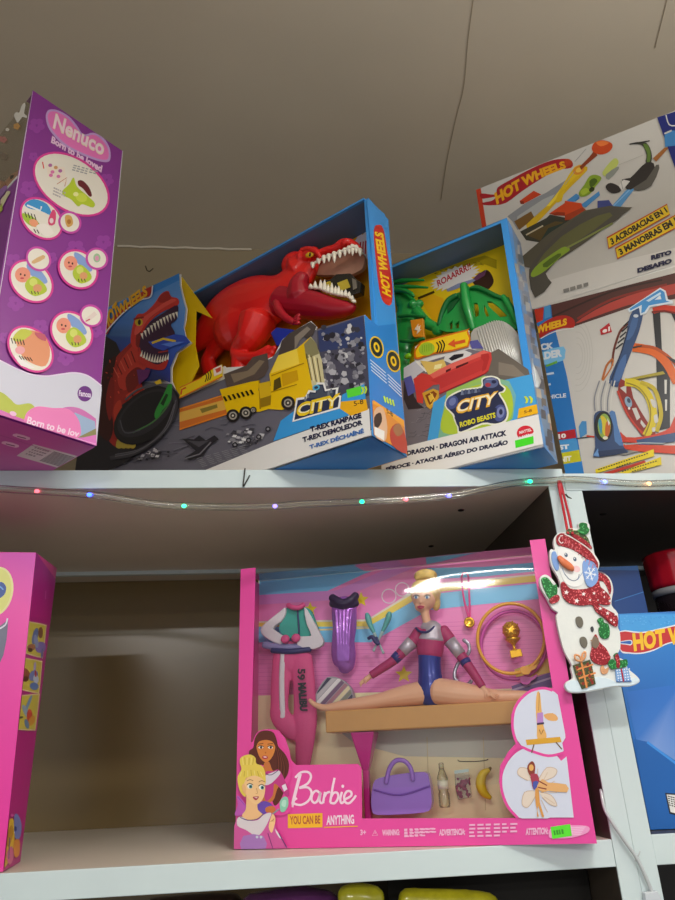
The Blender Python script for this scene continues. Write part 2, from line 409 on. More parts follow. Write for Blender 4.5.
# ---------------------------------------------------------------- big open-fronted dinosaur playset box
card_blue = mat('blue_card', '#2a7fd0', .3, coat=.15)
card_grey = mat('grey_card', '#8d8a84', .7)
TR = Frame(atZ(372, 436, ZT+.0005), 40.5, .010)
TW, TD, TH, TS, TL = -.56, .078, .3685, .0255, .1623      # left end, depth, height, step, height of the lower front
CT = .0012
tb = thing('toy_box', TR.p(TW/2, TD/2, 0), 'large blue open-fronted toy box showing a red dinosaur and a yellow printed truck', 'toy box', TR.yaw)
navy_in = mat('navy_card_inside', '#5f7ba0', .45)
MB().fbox(TR, (TW, TD-CT, 0), (0, TD, TH)).build('back_card', mat('orange_card', '#e8a80c', .4), tb)
MB().fbox(TR, (TW, 0, 0), (0, TD-CT, CT)).build('base_panel', card_blue, tb)
m = MB(); m.fbox(TR, (TW, TS, TH-CT), (0, TD-CT, TH)); m.fbox(TR, (TW, TS-.004, TH-.003), (-.005, TS, TH)); m.mi = 1
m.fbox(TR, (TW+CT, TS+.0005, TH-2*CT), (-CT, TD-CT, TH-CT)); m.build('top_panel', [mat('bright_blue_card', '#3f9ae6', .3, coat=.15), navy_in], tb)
prof = [(0, 0), (0, TL), (TS-.002, TL-.004), (TS, TL+.004), (TS, TH), (TD, TH), (TD, 0)]
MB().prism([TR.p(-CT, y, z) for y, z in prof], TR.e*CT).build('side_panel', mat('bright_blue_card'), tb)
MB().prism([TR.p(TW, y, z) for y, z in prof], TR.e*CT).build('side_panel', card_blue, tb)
MB().fbox(TR, (-.006, TS-.0015, TL), (-CT, TS, TH-.003)).build('frame_lip', mat('bright_blue_card'), tb)
F = TR.front()
tl = [F.at(*q) for q in ((364, 315), (319, 329), (314, 333), (317, 327), (311, 321), (290, 333), (282, 340), (274, 356), (250, 366), (226, 367.5), (225, 366), (216, 369.6), (204.6, 378), (183, 390), (182, 398), (176, 391),
      (172, 381), (172, 368), (178, 353), (192, 343), (186, 337), (184, 328), (186, 320), (187, 309), (184.5, 300), (181, 286), (180.7, 274), (109, 308))]
zt = TR.loc(tl[-1]).z
MB().prism([TR.p(0, 0, 0)]+tl+[TR.p(TW, 0, zt+.004), TR.p(TW, 0, 0)], TR.w*CT).build('front_card', mat('white_card', '#e6e6e2', .35), tb)
# yellow wing folded back from the front card
W = TR.front(.02)
MB().prism([W.at(*q) for q in ((176, 278), (182, 277), (212, 318), (196, 311), (195, 345), (199, 366), (184, 396), (160, 396))], TR.w*CT).build('inner_wing', mat('yellow_card', '#f2cf12', .4), tb)

p = Print(F, base=1.5e-4, clip=clip_front(TR, TW, 0))
# grey rubble ground
p.crop(0, 0, 1)
BL = (60, 478)
p.poly([(60, 520), (263, 470), (262, 463), (372, 430), (364, 315), (318, 329), (282, 345), (272, 358), (182, 398), (172, 384), (120, 380), (60, 400)], '#6b6a74')
p.poly([(364, 316), (371, 395), (335, 405), (318, 352), (317, 331)], '#4c4c5c')
p.poly([(363, 316), (366, 345), (320, 352), (318, 331)], '#35436e')
for i in range(110):
    x, y = random.uniform(322, 364), random.uniform(326, 388)
    r = random.uniform(1.5, 5.2); g = random.choice(['#9a9aa2', '#7d7d86', '#b9b9be', '#3c3c46', '#2c2c34', '#d2d2d2'])
    if y > 400-(x-318)*.2: continue
    a0 = random.uniform(0, 6)
    p.poly([(x+r*math.cos(a0+k*1.25)*random.uniform(.6, 1), y+r*.75*math.sin(a0+k*1.25)) for k in range(5)], g); p.z -= p.STEP*.8
# cracks and pebbles
for i in range(36):
    x = random.uniform(120, 262); y = 452-(x-120)*.05+random.uniform(-40, 8)
    if y > 470-(x-130)*.29: continue
    p.line([(x, y), (x+random.uniform(4, 12), y-random.uniform(0, 4)), (x+random.uniform(12, 20), y-random.uniform(0, 8))], .7, random.choice(['#55545e', '#7f7e88'])); p.z -= p.STEP*.8
# truck print
p.crop(180, 320, 2.935)
p.poly([(0, 262), (0, 322), (20, 318), (150, 272), (130, 225)], '#d9762a')
p.poly([(0, 272), (0, 300), (140, 262), (130, 235)], '#e8b64e')
p.line([(0, 262), (128, 222)], 4, '#f0912a'); p.line([(0, 322), (150, 273)], 4, '#f08a22')
p.poly([(60, 262), (110, 248), (112, 258), (66, 274)], '#8e7d34')
p.poly([(130, 160), (195, 135), (215, 110), (258, 98), (262, 142), (250, 165), (215, 185), (140, 200)], '#5d5148')
p.poly([(150, 160), (200, 150), (235, 118), (250, 122), (220, 160), (160, 185)], '#8a7a62')
p.poly([(300, 62), (322, 40), (385, 6), (402, 20), (392, 45), (372, 55), (352, 40), (330, 100), (310, 110), (290, 105)], '#4e4640')
p.poly([(338, 50), (375, 20), (385, 28), (352, 62), (338, 92)], '#8f8578')
truck = [(118, 205), (210, 182), (235, 178), (232, 208), (268, 195), (264, 160), (290, 105), (345, 85), (385, 50), (400, 68), (418, 120), (428, 205), (398, 232), (345, 250), (300, 265), (262, 262), (236, 270), (140, 275), (128, 232)]
p.poly(truck, '#f2c70a')
p.poly([(290, 105), (345, 85), (352, 130), (268, 158)], '#ffe04a')
p.poly([(385, 50), (400, 68), (418, 120), (428, 205), (398, 232), (380, 150), (372, 70)], '#d8d0a0')
p.poly([(366, 72), (385, 52), (402, 70), (410, 100), (372, 115)], '#8f8a60')
for k in range(5): p.line([(372+k*8, 100+k*3), (388+k*7, 178+k*2)], 3, '#fff0b0' if k % 2 else '#6b5a10')
p.poly([(278, 178), (296, 168), (300, 198), (276, 210)], '#5a4c16')
p.poly([(300, 160), (346, 148), (350, 178), (304, 196)], '#d8a606')
p.line([(270, 165), (366, 128)], 3, '#b58a08'); p.line([(262, 215), (345, 190)], 3, '#b58a08'); p.line([(235, 178), (238, 262)], 4, '#a87f0a')
p.poly([(232, 188), (266, 180), (270, 222), (238, 232)], '#e0b81c'); p.poly([(238, 232), (270, 222), (268, 250), (240, 258)], '#9b7a12')
for k in range(7): p.poly([(128+k*13, 226-k*3.2), (134+k*13, 224.5-k*3.2), (142+k*13, 238-k*3.2), (136+k*13, 240-k*3.2)], '#241d0c')
for x, y, r in ((158, 282, 19), (196, 274, 19), (320, 245, 20), (120+98, 266, 10)):
    p.ell(x, y, r, r, '#2a2824'); p.ell(x, y, r*.62, r*.62, '#a8a294'); p.ell(x, y, r*.4, r*.4, '#3a3730'); p.ell(x, y, r*.16, r*.16, '#d8d2c4')
for k in range(30):
    a = random.uniform(0, 6.28); x = 420+random.uniform(-28, 40); y = 160+random.uniform(-90, 70)
# big smashed grey vehicles printed at the bottom
def wreck(x, y, sx, sy, dark, n=26):
    for i in range(n):
        a = random.uniform(0, 6.28); r = random.uniform(0, 1)**.6; px, py = x+sx*r*math.cos(a), y+sy*r*math.sin(a)-sx*.0
        s = random.uniform(3, 11); g = random.choice(dark)
        p.poly([(px-s, py+s*.3), (px-s*.3, py-s*.6), (px+s, py-s*.4), (px+s*.6, py+s*.6)], g); p.z -= p.STEP*.8
gy = ['#2c2b30', '#47464c', '#8f8e92', '#c4c3c6', '#5d5c62', '#e0e0e0']
wreck(190, 345, 52, 26, gy, 44)
for x, y in ((165, 368), (205, 355), (235, 345), (262, 322)): p.ell(x, y, 8, 8, '#26262a'); p.ell(x, y, 4, 4, '#8b8a8e')
p.poly([(10, 350), (45, 352), (60, 340), (80, 355), (105, 340), (118, 352), (92, 368), (70, 402), (30, 412), (18, 405), (50, 385)], '#2c2b30')
p.poly([(25, 355), (60, 358), (90, 355), (60, 375)], '#4d4c52'); p.line([(20, 408), (62, 395), (95, 360)], 4, '#77767c')
p.crop(90, 260, 3.97)
for i in range(40):
    x = random.uniform(110, 320); y = 790-(x-110)*.12+random.uniform(-22, 22); s = random.uniform(4, 10); g = random.choice(gy)
    p.poly([(x-s, y+s*.5), (x-s*.2, y-s*.7), (x+s, y-s*.3), (x+s*.5, y+s*.7)], g); p.z -= p.STEP*.8
# white foot of the card
p.crop(180, 320, 2.935)
p.poly([(-450, 590), (-450, 560), (60, 450), (285, 358), (560, 262), (568, 355), (240, 445)], '#e9e8e3')
p.poly([(278, 358), (300, 298), (345, 265), (335, 302), (475, 262), (480, 222), (545, 190), (552, 264)], '#3a9ee2')
p.poly([(448, 245), (550, 235), (556, 266), (505, 284)], '#f0b41c'); p.text('5-8', (515, 256), (543, 248), (513, 242), '#3a2a10')
p.poly([(492, 208), (536, 196), (536, 222), (496, 232)], '#5ee03c')
for k in (0, 1): p.poly([(536+k*9, 200-k*2), (542+k*9, 199-k*2), (546+k*8, 208-k*2), (541+k*9, 220-k*2), (535+k*9, 221-k*2), (540+k*9, 210-k*2)], '#c6e83a')
# CITY badge
p.poly([(334, 302), (346, 232), (372, 228), (382, 208), (398, 210), (406, 186), (428, 186), (434, 206), (470, 200), (466, 222), (478, 225), (474, 262)], '#f4f4f0')
p.poly([(340, 296), (350, 238), (376, 234), (386, 214), (402, 216), (408, 192), (424, 192), (430, 212), (462, 206), (460, 226), (472, 230), (468, 258)], '#2b3550')
p.poly([(384, 232), (388, 218), (404, 220), (410, 196), (422, 196), (426, 216), (456, 212), (452, 228)], '#46505f')
p.ell(404, 201, 11, 8, '#58b8dc', -15); p.ell(404, 201, 6, 4, '#2b3550', -15)
for x, y in ((372, 232), (380, 224), (440, 216), (448, 210)): p.poly([(x-3, y+8), (x-2, y-4), (x+3, y-5), (x+4, y+7)], '#77808c')
p.text('CITY', (344, 290), (470, 258), (350, 248), '#f6d21a', .05); p.text('CITY', (350, 280), (466, 252), (354, 254), '#fff6c0', .0)
for i, (t, bl, br, tl_) in enumerate((('T-REX RAMPAGE', (388, 332), (538, 290), (386, 316)), ('T-REX DEMOLEDOR', (366, 362), (541, 310), (364, 347)), ('T-REX DÉCHAÎNÉ', (386, 382), (545, 334), (384, 367)))):
    p.text(t, bl, br, tl_, '#1d2242' if i < 2 else '#3f6fb4', .05)
p.textlines((70, 436), (215, 396), (52, 408), 6, '#8f8f92', .3)
# left part: printed dinosaur head on blue
p.crop(90, 260, 3.97)
p.poly([(-60, 300), (-60, 240), (75, 192), (360, 57), (362, 102), (375, 160), (385, 195), (382, 238), (378, 270), (386, 305), (405, 330), (350, 370), (326, 430), (326, 490), (300, 480), (60, 500), (-60, 560)], ['#16304e', '#2f62a8', '#4a8ad0', '#5a9be0', '#5a9be0', '#6aa0e0', '#6aa0e0', '#5a90d8', '#5a90d8', '#5a90d8', '#3a6ac8', '#3a60c0', '#3048a8', '#3a3a8a', '#23306a', '#101830', '#0c1220'])
p.poly([(250, 108), (360, 57), (361, 84), (258, 134)], '#2f86d6')
p.poly([(-60, 420), (30, 330), (60, 300), (110, 330), (150, 420), (150, 560), (230, 620), (330, 640), (300, 700), (160, 800), (-60, 900)], '#1d1a22')
# neck, body
p.poly([(45, 620), (60, 480), (110, 390), (170, 330), (200, 300), (250, 420), (200, 440), (215, 520), (160, 560), (120, 600), (130, 690), (180, 720), (170, 745), (110, 745), (70, 700)], '#a3241c', 6)
p.poly([(120, 420), (170, 350), (205, 330), (235, 420), (180, 470), (150, 520), (120, 500)], '#c9382a', 5)
p.poly([(60, 520), (90, 440), (100, 520), (80, 640), (62, 620)], '#6f1512', 5)
p.poly([(100, 600), (128, 560), (140, 640), (150, 700), (120, 690)], '#c43a24', 5)
p.poly([(150, 540), (210, 510), (222, 530), (170, 566)], '#d2402c', 4)
p.poly([(20, 640), (40, 500), (80, 410), (110, 385), (96, 470), (86, 560), (100, 660), (84, 720), (50, 700)], '#3a0d0e', 4)
p.poly([(70, 560), (90, 470), (104, 500), (98, 600), (84, 640)], '#8c1c18', 4); p.poly([(150, 470), (190, 430), (215, 445), (196, 500), (160, 530)], '#7c1814', 4)
for k in range(6): p.line([(100+k*14, 430-k*13), (122+k*13, 470-k*12)], 4, '#6a1512' if k % 2 else '#e0604c')
for i in range(16): x = random.uniform(60, 200); y = random.uniform(400, 560); p.ell(x, y, random.uniform(3, 7), random.uniform(2, 4), random.choice(['#7d1713', '#dd4a34']), random.uniform(0, 90), 8)
for k in range(4): p.poly([(112+k*18, 745), (118+k*18, 715), (132+k*18, 715), (140+k*17, 740), (128+k*18, 752)], '#b7a03a', 3)
# head
p.poly([(170, 330), (178, 265), (195, 222), (225, 215), (262, 180), (290, 140), (318, 128), (330, 150), (356, 158), (360, 180), (330, 196), (298, 210), (262, 235), (230, 270), (214, 310), (205, 345), (190, 360)], '#d2342c', 5)
p.poly([(190, 340), (196, 280), (215, 300), (206, 350)], '#8a1a18', 3)
for k in range(5): p.line([(222+k*20, 236-k*16), (236+k*20, 240-k*15)], 3, '#8a1a18')
p.poly([(185, 300), (200, 250), (260, 205), (320, 165), (352, 165), (300, 195), (240, 240), (208, 290)], '#e8564a', 5)
p.poly([(278, 160), (310, 130), (330, 150), (322, 165), (290, 175)], '#a8221e', 4)
p.poly([(205, 345), (214, 300), (250, 250), (300, 215), (356, 185), (352, 240), (330, 262), (346, 300), (320, 350), (318, 400), (270, 425), (220, 400), (200, 370)], '#3a1a3a', 4)
p.poly([(206, 350), (200, 372), (205, 410), (250, 436), (300, 440), (318, 412), (316, 396), (280, 420), (236, 402), (212, 370)], '#c22e28', 4)
p.ell(203, 252, 16, 15, '#d9b62a'); p.ell(205, 252, 6, 11, '#1a1208'); p.line([(182, 240), (222, 232)], 7, '#8d1a16')
def teeth(pts, ln, col, dirs, w=8):
    for (x, y), l, (dx, dy) in zip(pts, ln, dirs):
        n = math.hypot(dx, dy); dx /= n; dy /= n
        p.poly([(x-dy*w/2, y+dx*w/2), (x+dy*w/2, y-dx*w/2), (x+dx*l, y+dy*l)], col); p.z -= p.STEP*.8
up = [(214+i*12.5, 296-i*11.5+(i*i)*.35) for i in range(12)]
teeth(up, [34-abs(i-5)*1.6 for i in range(12)], '#f4efd8', [(.25, 1)]*12, 11)
lo = [(212+i*10.5, 384+24*math.sin(i/10*2.6)+4) for i in range(11)]
teeth(lo, [34-abs(i-5)*1.5 for i in range(11)], '#f4efd8', [(.2, -1)]*11, 10)
p.poly([(240, 330), (290, 318), (345, 300), (386, 306), (405, 331), (350, 345), (300, 365), (262, 352)], '#2f4fb8'); p.line([(255, 335), (300, 318), (350, 328)], 9, '#e8c628')
p.poly([(290, 340), (340, 330), (385, 330), (330, 350)], '#5a86e0'); p.line([(280, 372), (320, 366)], 5, '#b03030')
p.poly([(195, 440), (250, 440), (240, 470), (205, 500)], '#6a2a6a')
# tyre loop with a green car
p.ell(235, 620, 150, 92, '#17161a', -38); p.ell(228, 612, 128, 70, '#2e2d33', -38); p.ell(222, 605, 108, 52, '#1b1a1f', -38)
p.line([(330, 520), (352, 590), (300, 690), (190, 770), (90, 790)], 16, '#38373d', 5)
p.line([(318, 500), (330, 560), (270, 640), (180, 690)], 6, '#4a7c44', 5)
for k in range(3): p.line([(352-k*3, 560+k*8), (318-k*8, 670+k*6), (220-k*6, 750+k*5), (110, 776+k*4)], 3, '#6a696e' if k != 1 else '#4a494e', 5)
p.line([(150, 560), (200, 520), (270, 500), (315, 510)], 7, '#5c5b62', 5); p.line([(130, 640), (150, 690), (210, 680)], 5, '#55545a', 4)
p.poly([(268, 610), (300, 545), (322, 500), (336, 505), (330, 560), (300, 600), (275, 635)], '#2f9a3a', 4); p.poly([(290, 575), (312, 535), (322, 540), (302, 585)], '#123a18')
p.poly([(265, 490), (290, 478), (296, 495), (275, 500)], '#e8c628')
# flame logo lettering
p.poly([(62, 300), (80, 250), (130, 205), (190, 150), (236, 118), (258, 108), (256, 130), (246, 150), (200, 165), (140, 215), (100, 262), (78, 300)], '#b5221c')
p.line([(62, 306), (98, 262), (150, 208), (208, 166), (250, 152), (258, 108)], 5, '#f0f0f4', 4)
p.text('HOT', (72, 290), (128, 222), (58, 236), '#f2b51c', .05); p.text('WHEELS', (122, 232), (240, 146), (112, 190), '#f2b51c', .05)
# try-me tag
p.poly([(366, 555), (370, 512), (455, 470), (500, 437), (536, 420), (538, 468)], '#f3d21c'); p.line([(366, 553), (536, 468)], 5, '#e07a1a'); p.line([(368, 512), (455, 472)], 4, '#e07a1a')
for k in range(3): p.line([(468-k*0+k*9, 455-k*6), (474+k*9, 470-k*4), (468+k*9, 490-k*4)], 4, '#2a2410', 3)
p.poly([(500, 437), (534, 422), (535, 455), (504, 468)], '#f4e6d8'); p.poly([(508, 440), (530, 430), (530, 446), (514, 455)], '#d8563a')
p.line([(372, 540), (376, 520), (392, 512)], 6, '#d43a1c')
p.build('front_artwork', tb)
# right-hand side print
p = Print(TR.right(), (320, 190, 3.21), 2e-4, clip_side(TR, 0, TD))
p.poly([(150, 32), (152, 30), (208, 78), (212, 100), (280, 850), (170, 785), (140, 402), (186, 436)], '#3c93dd')
p.poly([(140, 402), (186, 436), (240, 430), (282, 852), (171, 786)], '#2f7fcc')
p.poly([(172, 130), (186, 112), (203, 125), (216, 200), (231, 300), (229, 366), (205, 362), (190, 320), (178, 220)], '#c9281e', 3)
p.text('HOT WHEELS', (229, 346), (203, 138), (199, 330), '#f6c81e', .05, tr=(174, 132))
p.poly([(202, 345), (226, 352), (228, 368), (206, 360)], '#d83a2a')
for x, y in ((181, 505), (235, 550)):
    p.ell(x, y, 22, 36, '#e8c01c', -14); p.ell(x, y, 18, 31, '#1e2430', -14); p.ell(x, y, 9, 17, '#e8c01c', -14); p.ell(x, y, 4, 9, '#1e2430', -14)
for k in range(4): p.line([(160+k*1, 545+k*11), (210+k, 588+k*11)], 2.5, '#d8e6f4'); p.line([(216+k, 592+k*11), (258+k, 632+k*11)], 2.5, '#d8e6f4')
for k in range(4): p.line([(204+k*9, 662+k*4), (209+k*9, 682+k*4)], 5, '#c6e83a')
p.poly([(166, 676), (268, 748), (279, 850), (171, 786)], '#d98a34')
p.poly([(166, 682), (170, 675), (268, 740), (270, 762)], '#e8a030')
p.poly([(172, 710), (200, 700), (214, 760), (206, 808), (173, 786)], '#d8b090', 3); p.poly([(172, 730), (192, 715), (196, 745), (176, 770)], '#3a2418', 3); p.poly([(173, 760), (205, 775), (204, 806), (173, 786)], '#e8e4e0')
p.poly([(224, 770), (250, 750), (272, 790), (276, 846), (230, 820)], '#b23a30', 3); p.poly([(232, 765), (252, 750), (264, 778), (246, 792)], '#9c6a48', 3)
p.text('5-8', (212, 716), (232, 730), (210, 700), '#3a2a10')
p.build('side_artwork', tb)
# ---------------------------------------------------------------- the red plastic dinosaur standing in the box
red_pl = mat('red_plastic', '#e8231c', .36, coat=.25, sss=0)
crim = mat('crimson_plastic', '#a81228', .36, coat=.2)
ivory = mat('ivory_plastic', '#f3ecd9', .4)
g = Fig(TR)
tr = thing('toy_dinosaur', g.P(245, 352, .05), 'glossy red plastic dinosaur with open toothy mouth standing inside the blue box', 'toy dinosaur', TR.yaw)
m = MB()
for x, y, r in ((240, 296, 4.5), (249, 302, 3.5), (239, 305, 3.5), (256, 292, 3.6)): g.ball(m, x, y, .0245, r, (1.5, .6, .45), -55, 8, 6)
g.tube(m, [(150, 372, .058, 5), (178, 356, .056, 9), (200, 338, .054, 15), (222, 317, .05, 27), (244, 308, .048, 33), (266, 303, .046, 31), (284, 292, .044, 24), (300, 276, .043, 20), (310, 264, .043, 14)], 18, flatv=.54)
g.ball(m, 240, 322, .046, 34, (1, .5, .9))
# thigh, shank, foot
g.tube(m, [(258, 322, .034, 20), (250, 338, .03, 15), (238, 350, .03, 8.5), (240, 357, .028, 7), (256, 357, .026, 6), (270, 349, .026, 5)], 14)
g.tube(m, [(240, 352, .032, 9), (240, 364, .032, 9), (240, 380, .032, 9)], 12, k=0)
g.tube(m, [(232, 325, .058, 18), (218, 345, .06, 11), (208, 360, .06, 9), (212, 374, .06, 9)], 12, flatv=.6)
for k in range(3): g.tube(m, [(262, 354+k*2, .026, 4.5), (276-k*3, 348+k*5, .024, 3.2)], 8, k=0)
# skull and upper jaw
h = Fig(TR, (300, 235, 9.643))
g.tube(m, [(298, 270, .043, 17), (306, 263, .043, 13), (313, 259, .043, 9)], 16, flatv=.85)
h.tube(m, [(60, 250, .043, 110), (170, 215, .043, 62), (260, 165, .043, 48), (345, 140, .043, 48), (430, 95, .043, 58), (500, 88, .043, 42), (560, 118, .043, 30), (597, 165, .043, 18)], 16, flatv=1.25)
h.ball(m, 440, 70, .036, 42, (1.1, .9, .9), 20); h.ball(m, 440, 70, .052, 40, (1.1, .9, .9), 20); h.ball(m, 490, 80, .043, 45, (1, 1.3, .8))
h.ball(m, 95, 180, .030, 78, (1.25, .55, .85), 0); h.ball(m, 110, 175, .054, 74, (1.2, .6, .85), 0)
g.ball(m, 294, 264, .043, 14, (1, .8, .9))
o = m.build('body', red_pl, tr, remesh=.0015, smooth=3)
# lower jaw
m = MB()
g.tube(m, [(282, 302, .042, 17), (298, 304, .042, 16), (316, 306, .042, 14.5), (334, 309, .042, 11), (348, 309, .042, 7.5), (354, 306, .042, 4)], 16, flatv=.95)
g.tube(m, [(303, 276, .032, 7), (299, 286, .032, 11), (300, 298, .034, 13)], 12)
m.build('lower_jaw', crim, tr, remesh=.0015, smooth=4)
m = MB(); h.plate(m, [(110, 300), (200, 245), (330, 190), (460, 140), (520, 120), (590, 160), (622, 230), (600, 320), (520, 370), (430, 395), (320, 385), (200, 385), (130, 370)], .050, .006, 4); m.build('palate', mat('flesh_plastic', '#b98a72', .5, var=.1, vscale=90), tr, bevel=.002)
m = MB(); h.tube(m, [(120, 500, .046, 22), (230, 590, .046, 18), (340, 625, .045, 16), (470, 650, .044, 12)], 12, flatv=.6); m.build('tongue', mat('dark_mouth', '#4a1014', .5), tr)
m = MB()
import bisect
tooth = lambda *a: (lambda mm: (h.cone(mm, *a), mm.build('tooth', ivory, tr)))(MB())
lip = cr([(122, 290), (200, 238), (260, 215), (330, 190), (400, 168), (460, 140), (505, 120), (552, 132), (600, 180)], 4)
for i, (x, y) in enumerate(lip[::3]):
    t = i/(len(lip[::3])-1); l = 50+30*(i in (4, 8))-18*(i in (0, 1))
    tooth(x, y-14, .030+.008*t*t, x+2, y+l, .029+.008*t*t, 25)
h.tube(m, [(120, 285, .031, 14), (200, 236, .0305, 14), (330, 186, .031, 14), (460, 136, .032, 14), (510, 114, .033, 14), (556, 126, .036, 14), (602, 178, .041, 12)], 8)
m.build('upper_gum', ivory, tr)
m = MB()
gum = cr([(104, 500), (200, 508), (270, 540), (340, 560), (400, 575), (470, 588), (520, 640)], 4)
for i, (x, y) in enumerate(gum[::2]):
    t = i/(len(gum[::2])-1); l = (30, 60, 78, 95, 64, 92, 70, 78, 48, 56, 42, 34, 20)[min(i, 12)]
    tooth(x, y+10, .031+.006*t, x-2+10*t, y-l, .031+.005*t, 25)
h.tube(m, [(q[0], q[1]+8, .031+.006*i/24, 14) for i, q in enumerate(gum)], 8, k=0)
m.build('lower_gum', ivory, tr)
m = MB(); h.ball(m, 92, 190, .0262, 52, (1.1, .35, .62), -24); e = m.build('eye', mat('amber_eye', '#e9b81a', .25, coat=.4), tr)
m = MB(); h.ball(m, 96, 188, .0238, 22, (.45, .4, 1.0), -10); m.build('pupil', mat('black_gloss', '#0c0a08', .2), e)
m = MB(); h.tube(m, [(20, 150, .029, 30), (90, 138, .0265, 30), (160, 165, .026, 28), (196, 215, .028, 18)], 10); m.build('brow', red_pl, tr)
m = MB(); g.tube(m, [(277, 303, .026, 5), (279, 310, .021, 4.6), (286, 318, .018, 4), (294, 322, .019, 3.2)], 10)
for k in range(3): g.tube(m, [(293, 321, .019, 2.4), (299, 315+k*4, .016, 1.8), (297-k, 319+k*2.5, .015, 1)], 8)
m.build('arm', mat('deep_red_plastic', '#b5182a', .36, coat=.2), tr)
# little car clamped in the jaws
c = thing('toy_car', g.P(340, 290, .04), 'small black and yellow toy car clamped in the red dinosaur mouth', 'toy car', TR.yaw)
m = MB(); g.plate(m, [(318, 288), (320, 281), (330, 279), (336, 274), (350, 273), (356, 279), (361, 282), (360, 292), (352, 295), (330, 291)], .040, .011); m.build('body', mat('car_black', '#23211c', .25, coat=.5), c, bevel=.0012)
m = MB()
for pts in ([(320, 284), (330, 281), (333, 286), (322, 288)], [(337, 283), (347, 279), (350, 287), (341, 291)]): g.plate(m, pts, .0388, .001)
m.build('stripe', mat('car_yellow', '#c9b23a', .4), c)
m = MB(); g.plate(m, [(352, 278), (356, 280), (357, 288), (353, 290)], .0388, .001); m.build('bumper', mat('chrome', '#d8d8d8', .15, 1), c)
# blue part under the chin
m = MB(); g.plate(m, [(270, 333), (276, 327), (292, 329), (302, 333), (300, 343), (276, 346)], .02, .02); tag(m.build('toy_car_ramp', mat('blue_plastic', '#2338a8', .35), None, g.P(285, 345, .03), bevel=.002), 'dark blue plastic ramp piece under the red dinosaur arm', 'toy part')
# printed burst in the upper right corner
p = Print(TR.front(TD-CT), (190, 190, 3.068), 3e-4)
p.poly([(500, 165), (512, 148), (518, 130), (530, 138), (548, 115), (552, 140), (560, 135), (556, 215), (530, 205)], '#e4dfe4')
for k in range(4): p.line([(520+k*9, 205-k*4), (524+k*8, 160-k*2)], 4, '#c02038')
p.build('burst_artwork', tb)
p = Print(TR.front(TD-CT), (180, 320, 2.935), 2.6e-4, clip_front(TR, TW, 0))
p.poly([(-30, -60), (60, -20), (200, 60), (240, 140), (-30, 170)], ['#f0b80e', '#f0b80e', '#d9890c', '#b5640a', '#d9890c'])  # yellow sinking to brown: shade behind the dinosaur painted on the card
p.build('back_card_shade', tb)

zf = .150
MB().fbox(TR, (TW+.002, .003, zf-.003), (-.002, TD-.002, zf)).build('inner_platform', mat('orange_card'), tb)
# ---------------------------------------------------------------- dragon playset box
DR = Frame(atZ(544, 447, ZT+.0005), 36, .016); BK = .049
DW, DH, DS = -.215, DR.loc(DR.at(507, 217.5, 0)).z, .0
DD = .062
db = thing('toy_box', DR.p(DW/2, DD/2, 0), 'narrower blue open-fronted toy box holding a green plastic dragon', 'toy box', DR.yaw)
yel = mat('yellow_card', '#f2cf12', .4)
MB().fbox(DR, (DW+CT, BK, CT), (-CT, BK+CT, DH-CT)).build('back_card', yel, db)
MB().fbox(DR, (DW, DD-CT, 0), (0, DD, DH)).build('rear_panel', card_blue, db)
MB().fbox(DR, (DW, 0, 0), (0, DD-CT, CT)).build('base_panel', card_blue, db)
m = MB(); m.fbox(DR, (DW, 0, DH-CT), (0, DD-CT, DH)); m.fbox(DR, (DW, 0, DH-.005), (-.006, CT, DH)); m.mi = 1
m.fbox(DR, (DW+CT, CT, DH-2*CT), (-CT, DD-CT, DH-CT)); m.build('top_panel', [mat('bright_blue_card'), navy_in], db)
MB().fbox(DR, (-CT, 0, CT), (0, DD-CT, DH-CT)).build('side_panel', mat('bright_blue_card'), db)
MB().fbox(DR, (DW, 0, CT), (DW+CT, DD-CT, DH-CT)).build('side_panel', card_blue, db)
MB().fbox(DR, (-.009, -.0004, .09), (-CT, CT, DH-CT)).build('frame_lip', mat('bright_blue_card'), db)
F = DR.front()
q = [F.at(*s) for s in ((531, 375), (512, 380), (497, 365), (492, 352), (480, 352), (470, 347), (469, 330), (420, 343), (415, 347), (414, 359), (417, 366), (408, 380), (398, 384), (380, 388))]
MB().prism([DR.p(0, 0, 0)]+q+[DR.p(DW, 0, DR.loc(q[-1]).z), DR.p(DW, 0, 0)], DR.w*CT).build('front_card', mat('white_card'), db)

p = Print(F, (395, 340, 6.75), 2e-4, clip_front(DR, DW, 0))
p.poly([(-80, 760), (-80, 300), (60, 270), (140, 170), (500, 60), (690, 100), (930, 230), (960, 420), (250, 700), (100, 740)], '#77727a')
for i in range(40):
    x, y = random.uniform(80, 280), random.uniform(420, 660); p.line([(x, y), (x+random.uniform(10, 40), y-random.uniform(0, 20)), (x+random.uniform(40, 60), y-random.uniform(-10, 40))], 3, random.choice(['#5e5a62', '#8d8890', '#4d4a50'])); p.z -= p.STEP*.8
p.poly([(60, 280), (110, 300), (130, 380), (160, 430), (200, 460), (90, 470), (60, 400)], '#3a3338')
p.poly([(640, 90), (700, 60), (900, 200), (930, 300), (640, 250), (600, 220)], '#6d655c'); p.poly([(700, 150), (800, 170), (900, 260), (700, 235)], '#877d70')
